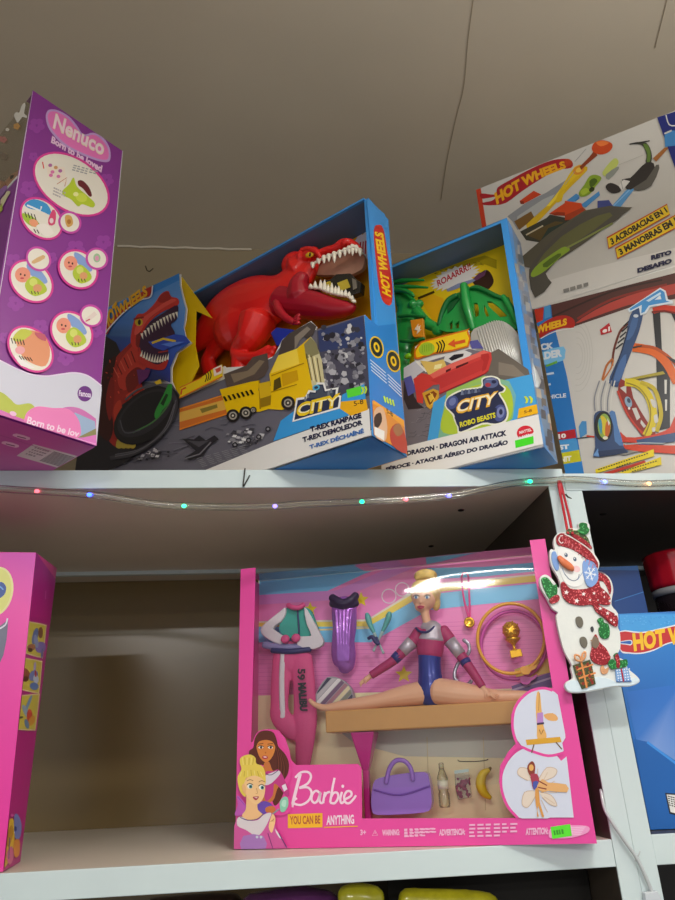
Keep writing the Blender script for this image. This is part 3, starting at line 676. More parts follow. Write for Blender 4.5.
# sparks and car body behind
p.poly([(60, 190), (140, 140), (210, 200), (150, 240), (130, 300), (60, 260)], '#c9ccd6'); p.poly([(60, 260), (110, 240), (130, 300), (140, 350), (90, 380)], '#5a5fae')
p.line([(140, 140), (215, 215)], 14, '#ecebe6'); p.poly([(170, 140), (260, 150), (330, 130), (350, 180), (230, 240)], '#e6c66a'); p.poly([(270, 170), (320, 160), (310, 190), (262, 200)], '#fbf0b0')
p.poly([(340, 100), (470, 70), (520, 90), (500, 120), (380, 160), (330, 140)], '#dcdad8'); p.poly([(362, 128), (400, 100), (465, 92), (462, 112), (385, 142)], '#231f26')
p.poly([(500, 10), (560, 0), (600, 60), (520, 60)], '#5b5a9c')
# red jet engine car
p.poly([(125, 265), (180, 225), (235, 235), (300, 200), (380, 160), (520, 105), (600, 70), (650, 85), (655, 130), (632, 210), (610, 230), (300, 370), (302, 300), (260, 305), (195, 350), (190, 430), (150, 420), (140, 340)], '#d4423e')
p.poly([(235, 235), (380, 160), (600, 72), (640, 90), (520, 135), (260, 262)], '#e86a5e')
p.poly([(580, 100), (632, 90), (640, 120), (615, 200), (590, 215)], '#b83230'); p.poly([(240, 275), (590, 130), (600, 150), (585, 205), (310, 330), (300, 295)], '#c63a38')
p.poly([(345, 205), (380, 190), (378, 205), (345, 222)], '#5a1a1c'); p.poly([(412, 180), (495, 148), (496, 160), (414, 196)], '#5a1a1c')
p.line([(300, 365), (610, 228), (632, 208)], 6, '#9c2426')
p.poly([(185, 360), (260, 330), (296, 345), (300, 385), (268, 440), (240, 470), (215, 450)], '#d9a63a')
p.poly([(205, 375), (262, 345), (285, 365), (262, 420), (235, 440)], '#8a4a1e'); p.poly([(225, 380), (258, 362), (262, 400), (240, 425)], '#e8c04a'); p.line([(240, 360), (268, 400), (250, 440)], 8, '#f0c850')
# blue wedge, green glow, badge
p.crop(440, 360, 5.625)
p.poly([(-70, 460), (-35, 240), (60, 180), (540, 76), (545, 135), (590, 280), (300, 390)], '#49a6e2')
p.poly([(-10, 440), (40, 180), (250, 90), (390, 120), (430, 200), (410, 330), (330, 400), (100, 450)], ['#7cb8a0', '#9cc450', '#a6c84a', '#86bea0', '#70b4c4', '#8cc060', '#9cc850', '#a8cc4a'])
p.poly([(20, 410), (40, 260), (180, 150), (380, 150), (400, 320), (250, 400)], '#b4cc3c', 5)
p.poly([(28, 260), (50, 205), (130, 165), (230, 150), (235, 105), (290, 90), (335, 105), (345, 135), (372, 160), (360, 185), (340, 190), (370, 240), (388, 300), (370, 350), (310, 370), (240, 365), (115, 418), (98, 380), (80, 340), (70, 310)], '#ecebd8', 3)
p.poly([(36, 260), (56, 212), (135, 173), (238, 158), (243, 112), (290, 98), (328, 112), (338, 140), (362, 162), (352, 178), (330, 190), (362, 245), (378, 300), (362, 342), (310, 360), (240, 355), (120, 405), (106, 376), (88, 334), (78, 304)], '#2e3350', 3)
p.ell(70, 240, 32, 40, '#4a568e', 30); p.ell(72, 236, 18, 24, '#7480b4', 30); p.ell(338, 300, 36, 48, '#4e5890', 10); p.ell(342, 296, 22, 32, '#8088b8', 10); p.ell(344, 294, 10, 16, '#2c3050')
p.ell(288, 130, 42, 30, '#5f6a94'); p.ell(272, 142, 16, 12, '#a83c48'); p.ell(305, 125, 14, 10, '#2c3050'); p.line([(262, 112), (320, 108)], 5, '#8c94b8')
for k in range(6): p.poly([(118+k*19, 200-k*3), (122+k*19, 172-k*2), (132+k*19, 170-k*2), (136+k*19, 198-k*3)], ['#77819c', '#4c5674'][k % 2])
p.text('CITY', (84, 312), (312, 258), (104, 228), '#f0b838', .06); p.text('CITY', (92, 300), (308, 248), (108, 236), '#fff2cc', .015)
p.poly([(84, 325), (320, 270), (322, 285), (318, 325), (112, 388), (96, 360)], '#2e3350')
p.text('ROBO BEASTS', (116, 382), (316, 326), (112, 352), '#e4dc30', .04)
for k in (0, 1): p.poly([(474+k*26, 208), (486+k*26, 206), (500+k*26, 222), (494+k*26, 244), (482+k*26, 248), (486+k*26, 228)], '#d4e43c')
p.poly([(446, 276), (552, 250), (562, 300), (438, 332)], '#f2b81c'); p.text('5-8', (476, 304), (520, 294), (474, 288), '#8c5a18', .03)
# white title strip
p.poly([(-400, 640), (-400, 540), (0, 440), (562, 306), (588, 474), (250, 560), (-200, 680)], '#e9e8e4')
p.text('BEASTS DRAGON · DRAGON AIR ATTACK', (-310, 568), (377, 428), (-312, 540), '#1f2340', .06, tr=(377, 396))
p.line([(133, 454), (139, 447)], 4, '#1f2340'); p.text('FÉROCE · ATAQUE AÉREO DO DRAGÃO', (-300, 632), (384, 482), (-302, 602), '#1f2340', .06, tr=(385, 446))
p.ell(482, 412, 48, 40, '#d8283a', -12); p.poly([(425, 440), (530, 410), (535, 450), (430, 470)], '#e9e8e4'); p.text('MATTEL', (444, 440), (524, 416), (442, 418), '#d8283a', .04); p.text('MATTEL', (450, 420), (518, 402), (448, 404), '#f4f0ec', .03)
p.poly([(424, 456), (528, 430), (530, 472), (428, 498)], '#4ae02a')
# tag with sound waves
p.crop(390, 260, 6.75)
p.poly([(166, 640), (170, 610), (205, 562), (240, 545), (520, 474), (530, 480), (535, 590), (300, 640), (200, 672), (170, 668)], '#d8741a', 2)
p.poly([(178, 634), (182, 612), (212, 572), (244, 556), (512, 486), (520, 490), (524, 582), (300, 628), (200, 660), (182, 655)], '#f4cf1c', 2)
p.ell(252, 605, 54, 44, '#a6cc3a', -14); 
for k in range(5): p.line([(222+k*15, 582-k*3), (222+k*15, 628-k*3)], 4, '#7ca82c')
for k in range(3): p.line([(318+k*18, 560-k*8), (334+k*19, 590-k*6), (320+k*18, 632-k*2)], 9, '#231d12', 4)
p.poly([(394, 574), (440, 538), (440, 556), (512, 540), (514, 562), (444, 576), (446, 596)], '#e05a28')
p.build('front_artwork', db)
# artwork on the back card
p = Print(DR.front(BK), (390, 260, 6.75), 3e-4, clip_front(DR, DW, 0))
p.poly([(30, 120), (300, 60), (640, -30), (720, 0), (720, 60), (640, 30)], '#b8a012')
p.poly([(200, 260), (260, 220), (360, 260), (380, 420), (300, 430), (240, 330)], '#f0b414'); p.line([(190, 260), (300, 215)], 16, '#4a3a10')
p.poly([(560, 140), (640, 70), (680, 90), (700, 150), (660, 200), (600, 190)], '#3a1c0e', 4)
for i in range(26):
    x = 420+random.uniform(-120, 200); y = 60-(x-420)*.22+random.uniform(-16, 16); p.line([(x, y), (x+random.uniform(8, 22), y-random.uniform(-6, 8))], 2.5, '#3a3410'); p.z -= p.STEP*.8
star = []
for i in range(44):
    a = i/44*2*math.pi; r = 1 if i % 2 else .74+.1*random.random()
    star.append((440+170*r*math.cos(a), 120-math.cos(a)*170*r*.30+78*r*math.sin(a)))
p.poly(star, '#ece6e2')
p.text('ROAARRR!!', (325, 182), (548, 62), (315, 140), '#c41e2c', .03, tr=(540, 18))
p.poly([(380, 200), (460, 160), (560, 130), (650, 70), (640, 100), (560, 150), (440, 200), (390, 215)], '#8a94b8'); p.poly([(560, 130), (600, 90), (650, 75), (640, 105), (585, 140)], '#6a3a5c')
p.build('back_artwork', db)
p = Print(DR.right(), (0, 0, 1), 2e-4, clip_side(DR, 0, DD, 0, DH))
p.poly([(505, 215), (560, 260), (580, 480), (540, 450)], '#4f97dc')
p.poly([(511, 222), (524, 243), (545, 375), (562, 470), (547, 448), (529, 360)], '#6f8cae')
for i in range(70):
    t = random.random(); x = 516+t*36+random.uniform(-3, 5); y = 245+t*205+random.uniform(-8, 8); c = random.choice(['#8a6a4a', '#c8b8a0', '#5a5048', '#7a8aa8', '#b08060', '#3a3a48', '#4a7ab8'] if t > .6 else ['#6a7a96', '#8a8a96', '#55606e', '#a8a8a8', '#4f82b8'])
    p.poly([(x-2.5, y-5), (x+2, y-3), (x+3, y+6), (x-2, y+4)], c); p.z -= p.STEP*.9
p.build('side_artwork', db)
# ribbed silver plate standing behind the front card
m = MB(); g = Fig(DR, (450, 230, 6.75))
pl = cr([(140, 700), (230, 640), (330, 612), (400, 640), (470, 720), (560, 900), (600, 1060), (300, 1060), (180, 900)], 3, True)
g.plate(m, pl, .012, .001)
for k in range(17):
    x0 = 185+k*16; y0 = 690-90*math.sin((k+2)/20*3.1)+max(0, k-11)*10; g.tube(m, [(x0, y0+12, .0115, 5), (x0+45, y0+160, .0115, 5), (x0+100, y0+330, .0115, 5)], 6, k=0)
m.build('ribbed_plate', mat('silver_foil', '#d9d9d4', .28, .55, bump=.1), db)

# ---------------------------------------------------------------- the green dragon
green = mat('green_plastic', '#1c9a44', .34, coat=.25); dgreen = mat('deep_green_plastic', '#0f7434', .36, coat=.2)
g = Fig(DR, (390, 260, 6.75))
dg = thing('toy_dragon', g.P(150, 640, .035), 'green plastic winged dragon standing inside the narrower blue box', 'toy dragon', DR.yaw)
m = MB()
g.tube(m, [(90, 900, .034, 50), (75, 760, .033, 60), (75, 600, .036, 80), (110, 480, .035, 105), (120, 390, .035, 100), (115, 310, .036, 72), (75, 250, .036, 55), (40, 220, .036, 40)], 16, flatv=.55)
g.tube(m, [(180, 350, .03, 40), (240, 420, .028, 40), (310, 455, .028, 34), (360, 460, .028, 30)], 12)
g.ball(m, 190, 300, .03, 40, (1, .8, .8)); g.ball(m, 150, 300, .025, 30); g.ball(m, 330, 470, .026, 42, (1.2, .7, 1))
m.build('body', green, dg, remesh=.0014, smooth=2)
for pts in ([(20, 150, .03, 16), (100, 138, .026, 15), (228, 136, .022, 7)], [(20, 185, .03, 16), (120, 180, .025, 14), (255, 186, .02, 7)], [(20, 205, .028, 18), (90, 205, .022, 17), (140, 225, .02, 14), (160, 245, .02, 10)]):
    m = MB(); g.tube(m, pts, 10); m.build('horn', green, dg)
m = MB(); g.plate(m, [(136, 405), (222, 392), (228, 500), (232, 520), (158, 520), (150, 505)], .013, .006); e = m.build('chest_plate', mat('orange_plastic', '#d98c1c', .4, coat=.2), dg, bevel=.001)
m = MB(); g.plate(m, [(165, 470), (190, 430), (188, 455), (205, 440), (198, 470), (212, 465), (180, 500), (186, 475)], .0122, .001); m.build('bolt_mark', mat('pale_plastic', '#e6dccb', .4), e)
m = MB()
for pts in ([(60, 380), (140, 375), (235, 385)], [(70, 545), (150, 550), (230, 530)]):
    m = MB(); g.tube(m, [(x, y, .016, 13) for x, y in pts], 8); m.build('chest_band', dgreen, dg)
m = MB(); g.ball(m, 120, 650, .02, 26, (1.1, .6, .8)); m.build('claw', mat('lime_plastic', '#7fc41e', .35), dg)
# wing: a solid web with openings, a conical strut and a hinged arm
m = MB()
outl = [(318, 415), (345, 335), (372, 272), (400, 245), (470, 215), (482, 178), (528, 172), (545, 192), (585, 180), (615, 196), (645, 200), (675, 225), (705, 226), (735, 240), (755, 250), (800, 250), (835, 330), (872, 418), (870, 455), (838, 470), (805, 435), (745, 413), (675, 418), (615, 448), (575, 480), (540, 470), (460, 484), (380, 484), (330, 470)]
holes = [[(565, 288), (590, 290), (600, 330), (598, 376), (575, 386), (564, 338)], [(633, 300), (650, 330), (668, 376), (650, 383), (634, 345)], [(655, 278), (685, 280), (725, 310), (775, 358), (792, 378), (745, 386), (695, 340), (662, 308)], [(400, 428), (422, 405), (420, 465), (402, 470)], [(440, 430), (468, 408), (464, 458), (444, 464)]]
g.plate(m, outl, .020, .005, 0, holes); m.build('wing', green, dg, bevel=.0012)
m = MB(); g.tube(m, [(497, 168, .014, 26), (515, 300, .013, 34), (540, 390, .0155, 30), (562, 470, .018, 20)], 14); m.build('wing_strut', green, dg)
m = MB(); g.tube(m, [(762, 245, .018, 18), (805, 310, .017, 24), (838, 375, .017, 24)], 12); g.tube(m, [(836, 372, .017, 27), (864, 420, .017, 24), (880, 445, .018, 18)], 12); m.build('wing_arm', green, dg, remesh=.0012)
m = MB(); g.tube(m, [(545, 190, .018, 12), (585, 186, .018, 17), (640, 205, .018, 17), (700, 235, .018, 16), (755, 256, .018, 14)], 10); m.build('wing_ridge', dgreen, dg)
m = MB(); g.tube(m, [(330, 440, .022, 16), (355, 350, .02, 20), (395, 275, .018, 22), (450, 240, .017, 20)], 10); m.build('wing_ridge', dgreen, dg)
m = MB(); g.plate(m, [(385, 300), (400, 265), (455, 238), (470, 260), (420, 330), (388, 360)], .0185, .001); m.build('wing_fold', mat('shade_green_plastic', '#0b5a2a', .4), dg)
zf = .078
MB().fbox(DR, (DW+.002, .003, zf-.003), (-.002, DD-.002, zf)).build('inner_platform', yel, db)
# ---------------------------------------------------------------- tall purple baby-doll box
purple_card = mat('purple_card', '#8a2a94', .32, coat=.15); pink_card = mat('pink_card', '#cf62b4', .35)
NF = Frame(V3(atZ(95, 447, ZT+.0005)) + V3((0, 0, 0)), -44, -.025)
NW, NH, ND = -.127, .4425, .17
nb = thing('doll_box', NF.p(NW/2, ND/2, 0), 'tall purple baby doll box with oval pictures and a clear side window', 'toy box', NF.yaw)
MB().fbox(NF, (NW, 0, .0), (0, .0012, NH)).build('front_panel', purple_card, nb)
MB().fbox(NF, (NW, .0012, 0), (0, ND, .0012)).build('base_panel', pink_card, nb)
MB().fbox(NF, (-.0012, .0012, .0012), (0, ND, NH)).build('side_panel', purple_card, nb)
MB().fbox(NF, (NW, ND-.0012, .0012), (-.0012, ND, NH)).build('back_panel', purple_card, nb)

LF = Face(NF.p(NW, 0, 0), -NF.nx)
zc = NF.loc(LF.at(21, 172)).z
MB().fbox(NF, (NW, .0012, .0012), (NW+.0012, ND-.0012, zc)).build('window_card', purple_card, nb)
MB().fbox(NF, (NW-.0006, .0012, zc-.004), (NW+.0012, ND-.0012, zc)).build('card_edge', mat('white_card'), nb)
fm = film_mat('clear_film', '#fafaf8', .05, .08, 0, .3)
MB().fbox(NF, (NW+.002, .0012, NH-.0012), (-.0012, .02, NH)).build('top_panel', purple_card, nb)
MB().fbox(NF, (NW+.002, .02, NH-.0009), (-.0012, ND-.0012, NH-.0006)).build('top_film', fm, nb)
MB().prism([NF.p(NW+.0005, .0012, zc), NF.p(NW+.0005, .0012, NH-.006), NF.p(NW+.0005, ND-.002, NH-.006), NF.p(NW+.0005, ND-.002, zc)], NF.e*.0003).build('window_film', fm, nb)
p = Print(LF, (0, 90, 7.5), 8e-4, [(NF.p(NW, .0015, 0), NF.w), (NF.p(NW, 0, .001), NF.u)])
for x, y, r, c in ((30, 375, 26, '#c87a72'), (10, 365, 18, '#c87a72'), (130, 275, 26, '#d8a050'), (60, 300, 14, '#e8e0d4'), (30, 500, 26, '#7c6a58')):
    for k in range(5): p.ell(x+r*.55*math.cos(k*1.257), y+r*.55*math.sin(k*1.257), r*.5, r*.42, c, 0, 10); p.z -= p.STEP*.9
p.poly([(110, 190), (128, 168), (150, 172), (165, 125), (188, 98), (196, 120), (186, 178), (210, 200), (206, 216), (172, 205), (140, 250), (122, 225)], '#f1ece0', 2)
p.poly([(10, 830), (40, 790), (60, 760), (84, 768), (60, 810), (40, 850), (20, 880)], '#e6dcb0', 3); p.poly([(0, 880), (20, 850), (26, 900), (0, 930)], '#b6c04a'); p.poly([(-30, 790), (40, 720), (60, 740), (0, 820)], '#9a68aa', 2)
p.build('window_print', nb)
# front artwork
p = Print(NF.front(), (0, 80, 4.5), 2e-4, clip_front(NF, NW, 0, 0, NH))
for x, y, r in ((165, 205, 34), (130, 490, 38), (60, 815, 34), (465, 730, 34), (480, 450, 30), (340, 760, 40), (70, 1005, 36), (180, 1110, 34), (295, 1250, 36), (430, 1130, 30), (230, 800, 26), (150, 345, 20), (20, 1160, 26)):
    for k in range(5): p.ell(x+r*.6*math.cos(k*1.257+.3), y+r*.6*math.sin(k*1.257+.3), r*.5, r*.42, '#9c3fa6', 0, 12); p.z -= p.STEP*.9
p.line([(146, 50), (-40, 1200)], 3, '#e8dff0'); p.line([(553, 300), (428, 1670)], 4, '#d8cfe0')
heart = [(232, 133), (262, 138), (310, 165), (345, 205), (375, 245), (420, 238), (465, 262), (492, 305), (497, 350), (482, 370), (430, 362), (350, 330), (280, 290), (222, 225), (205, 170), (213, 140)]
p.poly(heart, '#c9a0dc', 4); p.poly([(236, 142), (262, 147), (305, 173), (340, 213), (374, 254), (420, 247), (458, 270), (484, 308), (488, 345), (475, 360), (430, 352), (355, 322), (288, 283), (232, 222), (214, 172), (220, 148)], '#f07ac4', 4)
p.text('Nenuco', (236, 218), (462, 345), (250, 150), '#f4e6c8', .03, tr=(476, 277)); p.text('Nenuco', (239, 213), (460, 338), (251, 155), '#fbe3ea', .02, tr=(472, 284))
p.text('Born to be loved', (228, 283), (455, 418), (234, 252), '#f0c8e8', .05, tr=(461, 387))
def oval(x, y, rx, ry, rot, ring='#e0389a'):
    rx *= 1.1; ry *= .86; rot = rot+4 if rot > 0 else rot+60; p.ell(x, y, rx+10, ry+10, ring, rot, 36); p.ell(x, y, rx, ry, '#efe9dc', rot, 36)
oval(320, 470, 166, 128, 30)
p.poly([(205, 380), (290, 395), (300, 470), (215, 435)], '#f2e4d4'); 
for x, y in ((225, 385), (250, 395), (270, 410), (235, 415), (262, 435), (228, 430)): p.ell(x, y, 9, 8, random.choice(['#e07ab0', '#d8a068', '#b86aa8']), 0, 12); p.z -= p.STEP
p.poly([(280, 500), (310, 470), (330, 440), (345, 480), (390, 520), (425, 555), (415, 575), (370, 560), (350, 570), (320, 540), (285, 520)], '#bdd22e', 4); p.ell(365, 530, 26, 20, '#d2e04a', 20); p.ell(340, 515, 12, 10, '#eef0a0')
p.poly([(350, 455), (372, 455), (400, 485), (412, 520), (400, 524), (372, 490), (352, 475)], '#6a1420', 4)
p.line([(255, 470), (300, 440), (290, 480)], 3, '#c0703c'); p.line([(190, 370), (196, 400)], 5, '#e4504a')
p.textlines((320, 410), (430, 440), (330, 380), 3, '#a8a8a8'); p.textlines((235, 520), (290, 545), (240, 480), 3, '#b8b0b0')
oval(185, 625, 92, 84, 40); p.poly([(110, 560), (150, 538), (210, 560), (230, 610), (180, 590), (130, 580)], '#3a9ad8', 3); p.line([(120, 565), (180, 590), (185, 570)], 8, '#e8f0f4')
p.poly([(100, 600), (150, 620), (180, 660), (140, 660), (105, 630)], '#a8c83a', 3); p.ell(150, 645, 22, 16, '#f0a078', 30); p.poly([(215, 630), (235, 585), (250, 600), (245, 650), (220, 655)], '#e04a7a', 2); p.ell(230, 635, 9, 12, '#f4dce0')
for k in range(4): p.line([(110+k*14, 595+k*4), (118+k*14, 620+k*4)], 4, '#2a1a20'); p.line([(150+k*14, 672+k*4), (160+k*14, 690+k*3)], 4, '#2a1a20')
p.poly([(160, 660), (205, 650), (240, 690), (200, 705)], '#f6efe6', 3)
oval(312, 643, 40, 46, -20, '#d04ab0'); p.poly([(292, 612), (318, 615), (326, 650), (304, 665), (292, 645)], '#d8a85c', 3); p.ell(308, 640, 9, 11, '#b87830')
def babyoval(x, y, rx, ry):
    oval(x, y, rx, ry, 38)
    p.poly([(x-rx*.2, y-ry*.9), (x+rx*.4, y-ry*.6), (x+rx*.8, y), (x+rx*.5, y+ry*.1), (x-rx*.1, y-ry*.4)], '#8aa8e0', 3)
    p.ell(x-rx*.42, y-ry*.32, rx*.38, ry*.38, '#f09a80'); p.ell(x-rx*.52, y-ry*.35, 4, 5, '#5a2a20'); p.ell(x-rx*.32, y-ry*.3, 4, 5, '#5a2a20'); p.ell(x-rx*.45, y-ry*.15, 9, 4, '#d04a58')
    p.poly([(x-rx*.3, y+ry*.1), (x+rx*.1, y-ry*.25), (x+rx*.6, y+ry*.1), (x+rx*.75, y+ry*.5), (x+rx*.2, y+ry*.75), (x-rx*.2, y+ry*.5)], '#b8cc3a', 3); p.ell(x+rx*.1, y+ry*.05, rx*.2, ry*.2, '#d8e070'); p.ell(x+rx*.3, y+ry*.35, rx*.22, ry*.2, '#e0a070')
    for k in range(3): p.line([(x+k*14, y+ry*.5), (x+4+k*14, y+ry*.65)], 4, '#3a3a20')
babyoval(138, 908, 92, 90); oval(170, 808, 46, 50, -20, '#d04ab0'); p.poly([(140, 818), (190, 790), (198, 806), (150, 830)], '#e0b884', 2)
babyoval(348, 855, 80, 86); oval(432, 808, 38, 46, -20, '#d04ab0'); p.ell(432, 804, 16, 20, '#a8cca0'); p.ell(432, 806, 9, 12, '#e8a0c0')
babyoval(318, 1138, 86, 92); oval(405, 1065, 40, 46, -20, '#d04ab0'); p.poly([(376, 1080), (420, 1045), (432, 1060), (388, 1096)], '#e8d8d0'); p.line([(380, 1090), (400, 1080)], 5, '#c83a60')
oval(132, 1215, 100, 92, 42); p.poly([(60, 1150), (120, 1130), (190, 1150), (220, 1220), (200, 1290), (140, 1280), (90, 1240)], '#e89a70', 3); p.poly([(50, 1170), (90, 1125), (140, 1140), (90, 1180)], '#c8cc4a', 3)
p.ell(85, 1220, 22, 18, '#f0a8b0'); p.poly([(60, 1240), (120, 1280), (150, 1300), (90, 1290)], '#f6f0ee', 3)
for k in range(5): p.line([(45+k*13, 1165+k*2), (52+k*13, 1190+k*2)], 4, '#2a1a10'); p.line([(80+k*12, 1245+k*2), (92+k*12, 1262+k*2)], 4, '#2a1a10')
p.poly([(150, 1140), (196, 1150), (200, 1180), (165, 1165)], '#c85a70', 2)
# white wave, green and pink waves at the foot
p.crop(0, 280, 4.5)
w1 = [(-90, 330), (0, 370), (60, 400), (130, 428), (200, 437), (270, 428), (330, 422), (390, 436), (450, 480)]
p.poly(cr(w1, 5)+[(470, 800), (-90, 740)], '#d2d3e2'); p.line(w1, 6, '#e6d6f0', 5)
p.ell(375, 516, 33, 35, '#6a2a86'); p.text('Famosa', (348, 526), (402, 534), (350, 500), '#e8d8f0', .03)
p.poly(cr([(-90, 480), (0, 510), (40, 540), (70, 565), (130, 560), (160, 590)], 5)+[(160, 720), (-90, 640)], '#b8c24a')
p.poly([(-90, 570), (0, 590), (70, 620), (330, 716), (330, 800), (-90, 700)], '#d86cb8')
p.poly(cr([(240, 592), (300, 575), (360, 585), (425, 628)], 5)+[(428, 760), (330, 720)], '#d074b8'); p.poly([(330, 600), (420, 640), (424, 672), (345, 712), (300, 690)], '#9cb4d4')
p.poly(cr([(100, 640), (115, 600), (160, 574), (230, 580), (300, 585), (345, 630), (358, 690), (345, 714)], 5)+[(330, 716), (200, 675)], '#ee82c0')
p.poly([(340, 714), (425, 672), (426, 700), (370, 712)], '#8e8a5a'); p.poly([(330, 716), (370, 712), (426, 700), (428, 752)], '#e07ac8'); p.line([(335, 718), (425, 742)], 3, '#f0a8dc')
p.text('Born to be lov', (112, 652), (345, 712), (120, 618), '#f8d8ec', .03, tr=(353, 684)); p.ell(52, 606, 16, 10, '#f0c0e0', 20)
p.build('front_artwork', nb)
p = Print(NF.under(), (0, 280, 4.5), 2e-4, [(NF.p(0, .001, 0), NF.w), (NF.p(-.001, 0, 0), -NF.e)])
p.poly([(-200, 540), (430, 745), (250, 860), (-200, 900)], '#c05aa8')
p.poly([(75, 790), (150, 738), (350, 792), (262, 845)], '#d4cfd0')
for i in range(12):
    t = i/12; u = .35+t*.6; a = (75+(350-75)*.0, 0)
    f = lambda u, v: (75+(262-75)*u+(150-75)*v+(13)*u*v, 790+(845-790)*u+(738-790)*v+2*u*v)
for k in range(11): v = .12+k*.075; p.poly([f(.5, v), f(.97, v), f(.97, v+.045), f(.5, v+.045)], '#5a5458'); p.z -= p.STEP
p.textlines(f(.1, .2), f(.45, .2), f(.1, .9), 4, '#8a8488')
for x, y in ((95, 708), (45, 742)): p.poly([(x-38, y-8), (x-20, y-18), (x+40, y), (x+26, y+12)], '#e2bcd6', 2); p.line([(x-18, y-6), (x+22, y+4)], 4, '#6a3a60')
p.line([(-20, 690), (230, 770)], 2, '#a84a94')
p.build('base_artwork', nb)
MB().fbox(NF, (NW+.003, ND-.004, .002), (-.003, ND-.0025, NH-.003)).build('brightening_liner', mat('brightening_peach', '#e6c2ac', .5), nb)  # pale liner, added to brighten the view through the window
MB().fbox(NF, (-.0036, .003, .002), (-.0022, ND-.004, NH-.003)).build('brightening_liner', mat('brightening_peach'), nb)
# baby doll seen through the window
bd = thing('baby_doll', NF.p(NW/2-.01, .075, .0022), 'baby doll in pale pink inside the tall purple box', 'doll', NF.yaw)
skin = mat('baby_vinyl', '#dba27c', .45, sss=0)
f = NF.p
m = MB(); pts = [f(-.078, .075, .022), f(-.078, .075, .08), f(-.078, .075, .16), f(-.078, .075, .25), f(-.078, .075, .295), f(-.078, .075, .32)]
m.tube(pts, [.03, .04, .045, .042, .03, .018], 16); m.build('body', mat('pink_cotton', '#e39aa6', .8, bump=.3, bscale=120), bd)
m = MB(); m.ball(f(-.08, .07, .345), .036, 20, 14, (1, 1.05, 1.08)); m.ball(f(-.118, .07, .342), .006, 8, 6); m.ball(f(-.08, .035, .342), .007, 8, 6)
m.build('head', skin, bd)
m = MB(); m.ball(f(-.076, .074, .356), .036, 18, 12, (1, 1.05, .95)); m.build('hair', mat('baby_hair', '#b98a52', .7), bd)
m = MB()
for s in (-1, 1): m.ball(f(-.112, .07+s*.013, .35), .004, 8, 6)
m.build('eyes', mat('black_gloss'), bd)
for s in (-1, 1): m = MB(); m.tube([f(-.08, .075+s*.03, .29), f(-.098, .075+s*.042, .26), f(-.108, .075+s*.03, .245)], [.013, .013, .011], 10); m.build('arm', mat('pink_cotton'), bd)
# ---------------------------------------------------------------- racing-track boxes on the right-hand bay
HB = Frame(V3((atY(712, 474, .012).x, .012, 1.6070)), 33)
hw0 = HB.loc(HB.at(534, 309, 0)); HWW = hw0.x; HZ = hw0.z
hw1 = HB.loc(HB.at(476, 190, 0)); HTW = hw1.x; HTZ = hw1.z
wcard = mat('white_card'); HDp = .075; HX = .11
kb = thing('toy_box', HB.p(HWW/2, HDp/2, 0), 'white track set box with loops and blue stripe, lower box on right bay', 'toy box', HB.yaw)
MB().fbox(HB, (HWW, 0, 0), (HX, HDp, HZ)).build('carton', wcard, kb, bevel=.0006)
hb = thing('toy_box', HB.p(HTW/2, HDp/2, HZ+.0004), 'white stunt set box lying on top of the loop track box', 'toy box', HB.yaw)
MB().fbox(HB, (HTW, 0, HZ+.0004), (HX, HDp, HTZ)).build('carton', wcard, hb, bevel=.0006)
p = Print(HB.front(), (475, 150, 5.87), 2e-4, clip_front(HB, HTW, HX, HZ+.0004, HTZ))
W_ = [(-20, 60), (1400, -500), (1400, 650), (370, 950), (120, 900)]
p.poly(W_, '#c9c6bf'); p.poly([(320, 800), (675, 695), (1400, 520), (1400, 900), (300, 960)], '#d8d5cf')
p.poly([(-10, 225), (34, 226), (66, 440), (150, 960), (20, 960)], '#c43c20')
p.poly([(34, 255), (120, 262), (132, 222), (200, 180), (330, 110), (450, 62), (540, 52), (572, 72), (565, 105), (480, 120), (380, 175), (280, 240), (180, 312), (100, 325), (48, 322), (46, 310), (100, 298), (122, 275), (80, 282), (38, 285)], '#a81c28', 3)
p.text('HOT WHEELS', (128, 316), (540, 98), (112, 246), '#e8a81c', .06, tr=(524, 56), wave=lambda u: -22*math.sin(u*3.1)+8)
# launcher machine
p.poly([(190, 390), (300, 310), (420, 250), (560, 160), (620, 90), (600, 180), (480, 300), (330, 420), (250, 470), (220, 420)], '#8f9296')
p.poly([(250, 390), (400, 290), (470, 260), (420, 330), (300, 430), (240, 440)], '#b0b2b0'); p.poly([(230, 420), (330, 360), (350, 400), (260, 470)], '#7c5a2a')
p.poly([(262, 300), (345, 240), (390, 262), (280, 320)], '#c8401c'); p.poly([(262, 300), (268, 318), (290, 318), (285, 300)], '#8a2a14')
p.poly([(300, 440), (420, 330), (500, 230), (580, 120), (640, 95), (660, 120), (560, 220), (450, 340), (340, 450)], '#d8b01c', 2); p.poly([(420, 330), (500, 235), (575, 130), (600, 130), (520, 240), (440, 330)], '#f0d43a')
p.poly([(265, 480), (420, 400), (440, 380), (590, 410), (420, 550), (300, 530)], '#3a3a30'); p.poly([(300, 500), (470, 420), (520, 425), (400, 540)], '#5a4a26'); p.line([(300, 500), (400, 445)], 8, '#c8bca0'); p.poly([(430, 460), (590, 405), (600, 415), (400, 555), (375, 550)], '#2a3a34')
p.poly([(435, 375), (545, 300), (635, 318), (600, 360), (550, 390), (470, 385)], '#d2481a'); p.poly([(435, 375), (470, 385), (550, 390), (560, 370), (480, 365)], '#9a3010'); p.poly([(560, 385), (640, 345), (660, 380), (620, 410)], '#a83a18')
p.poly([(560, 300), (600, 260), (615, 285), (590, 305)], '#3a7ab8')
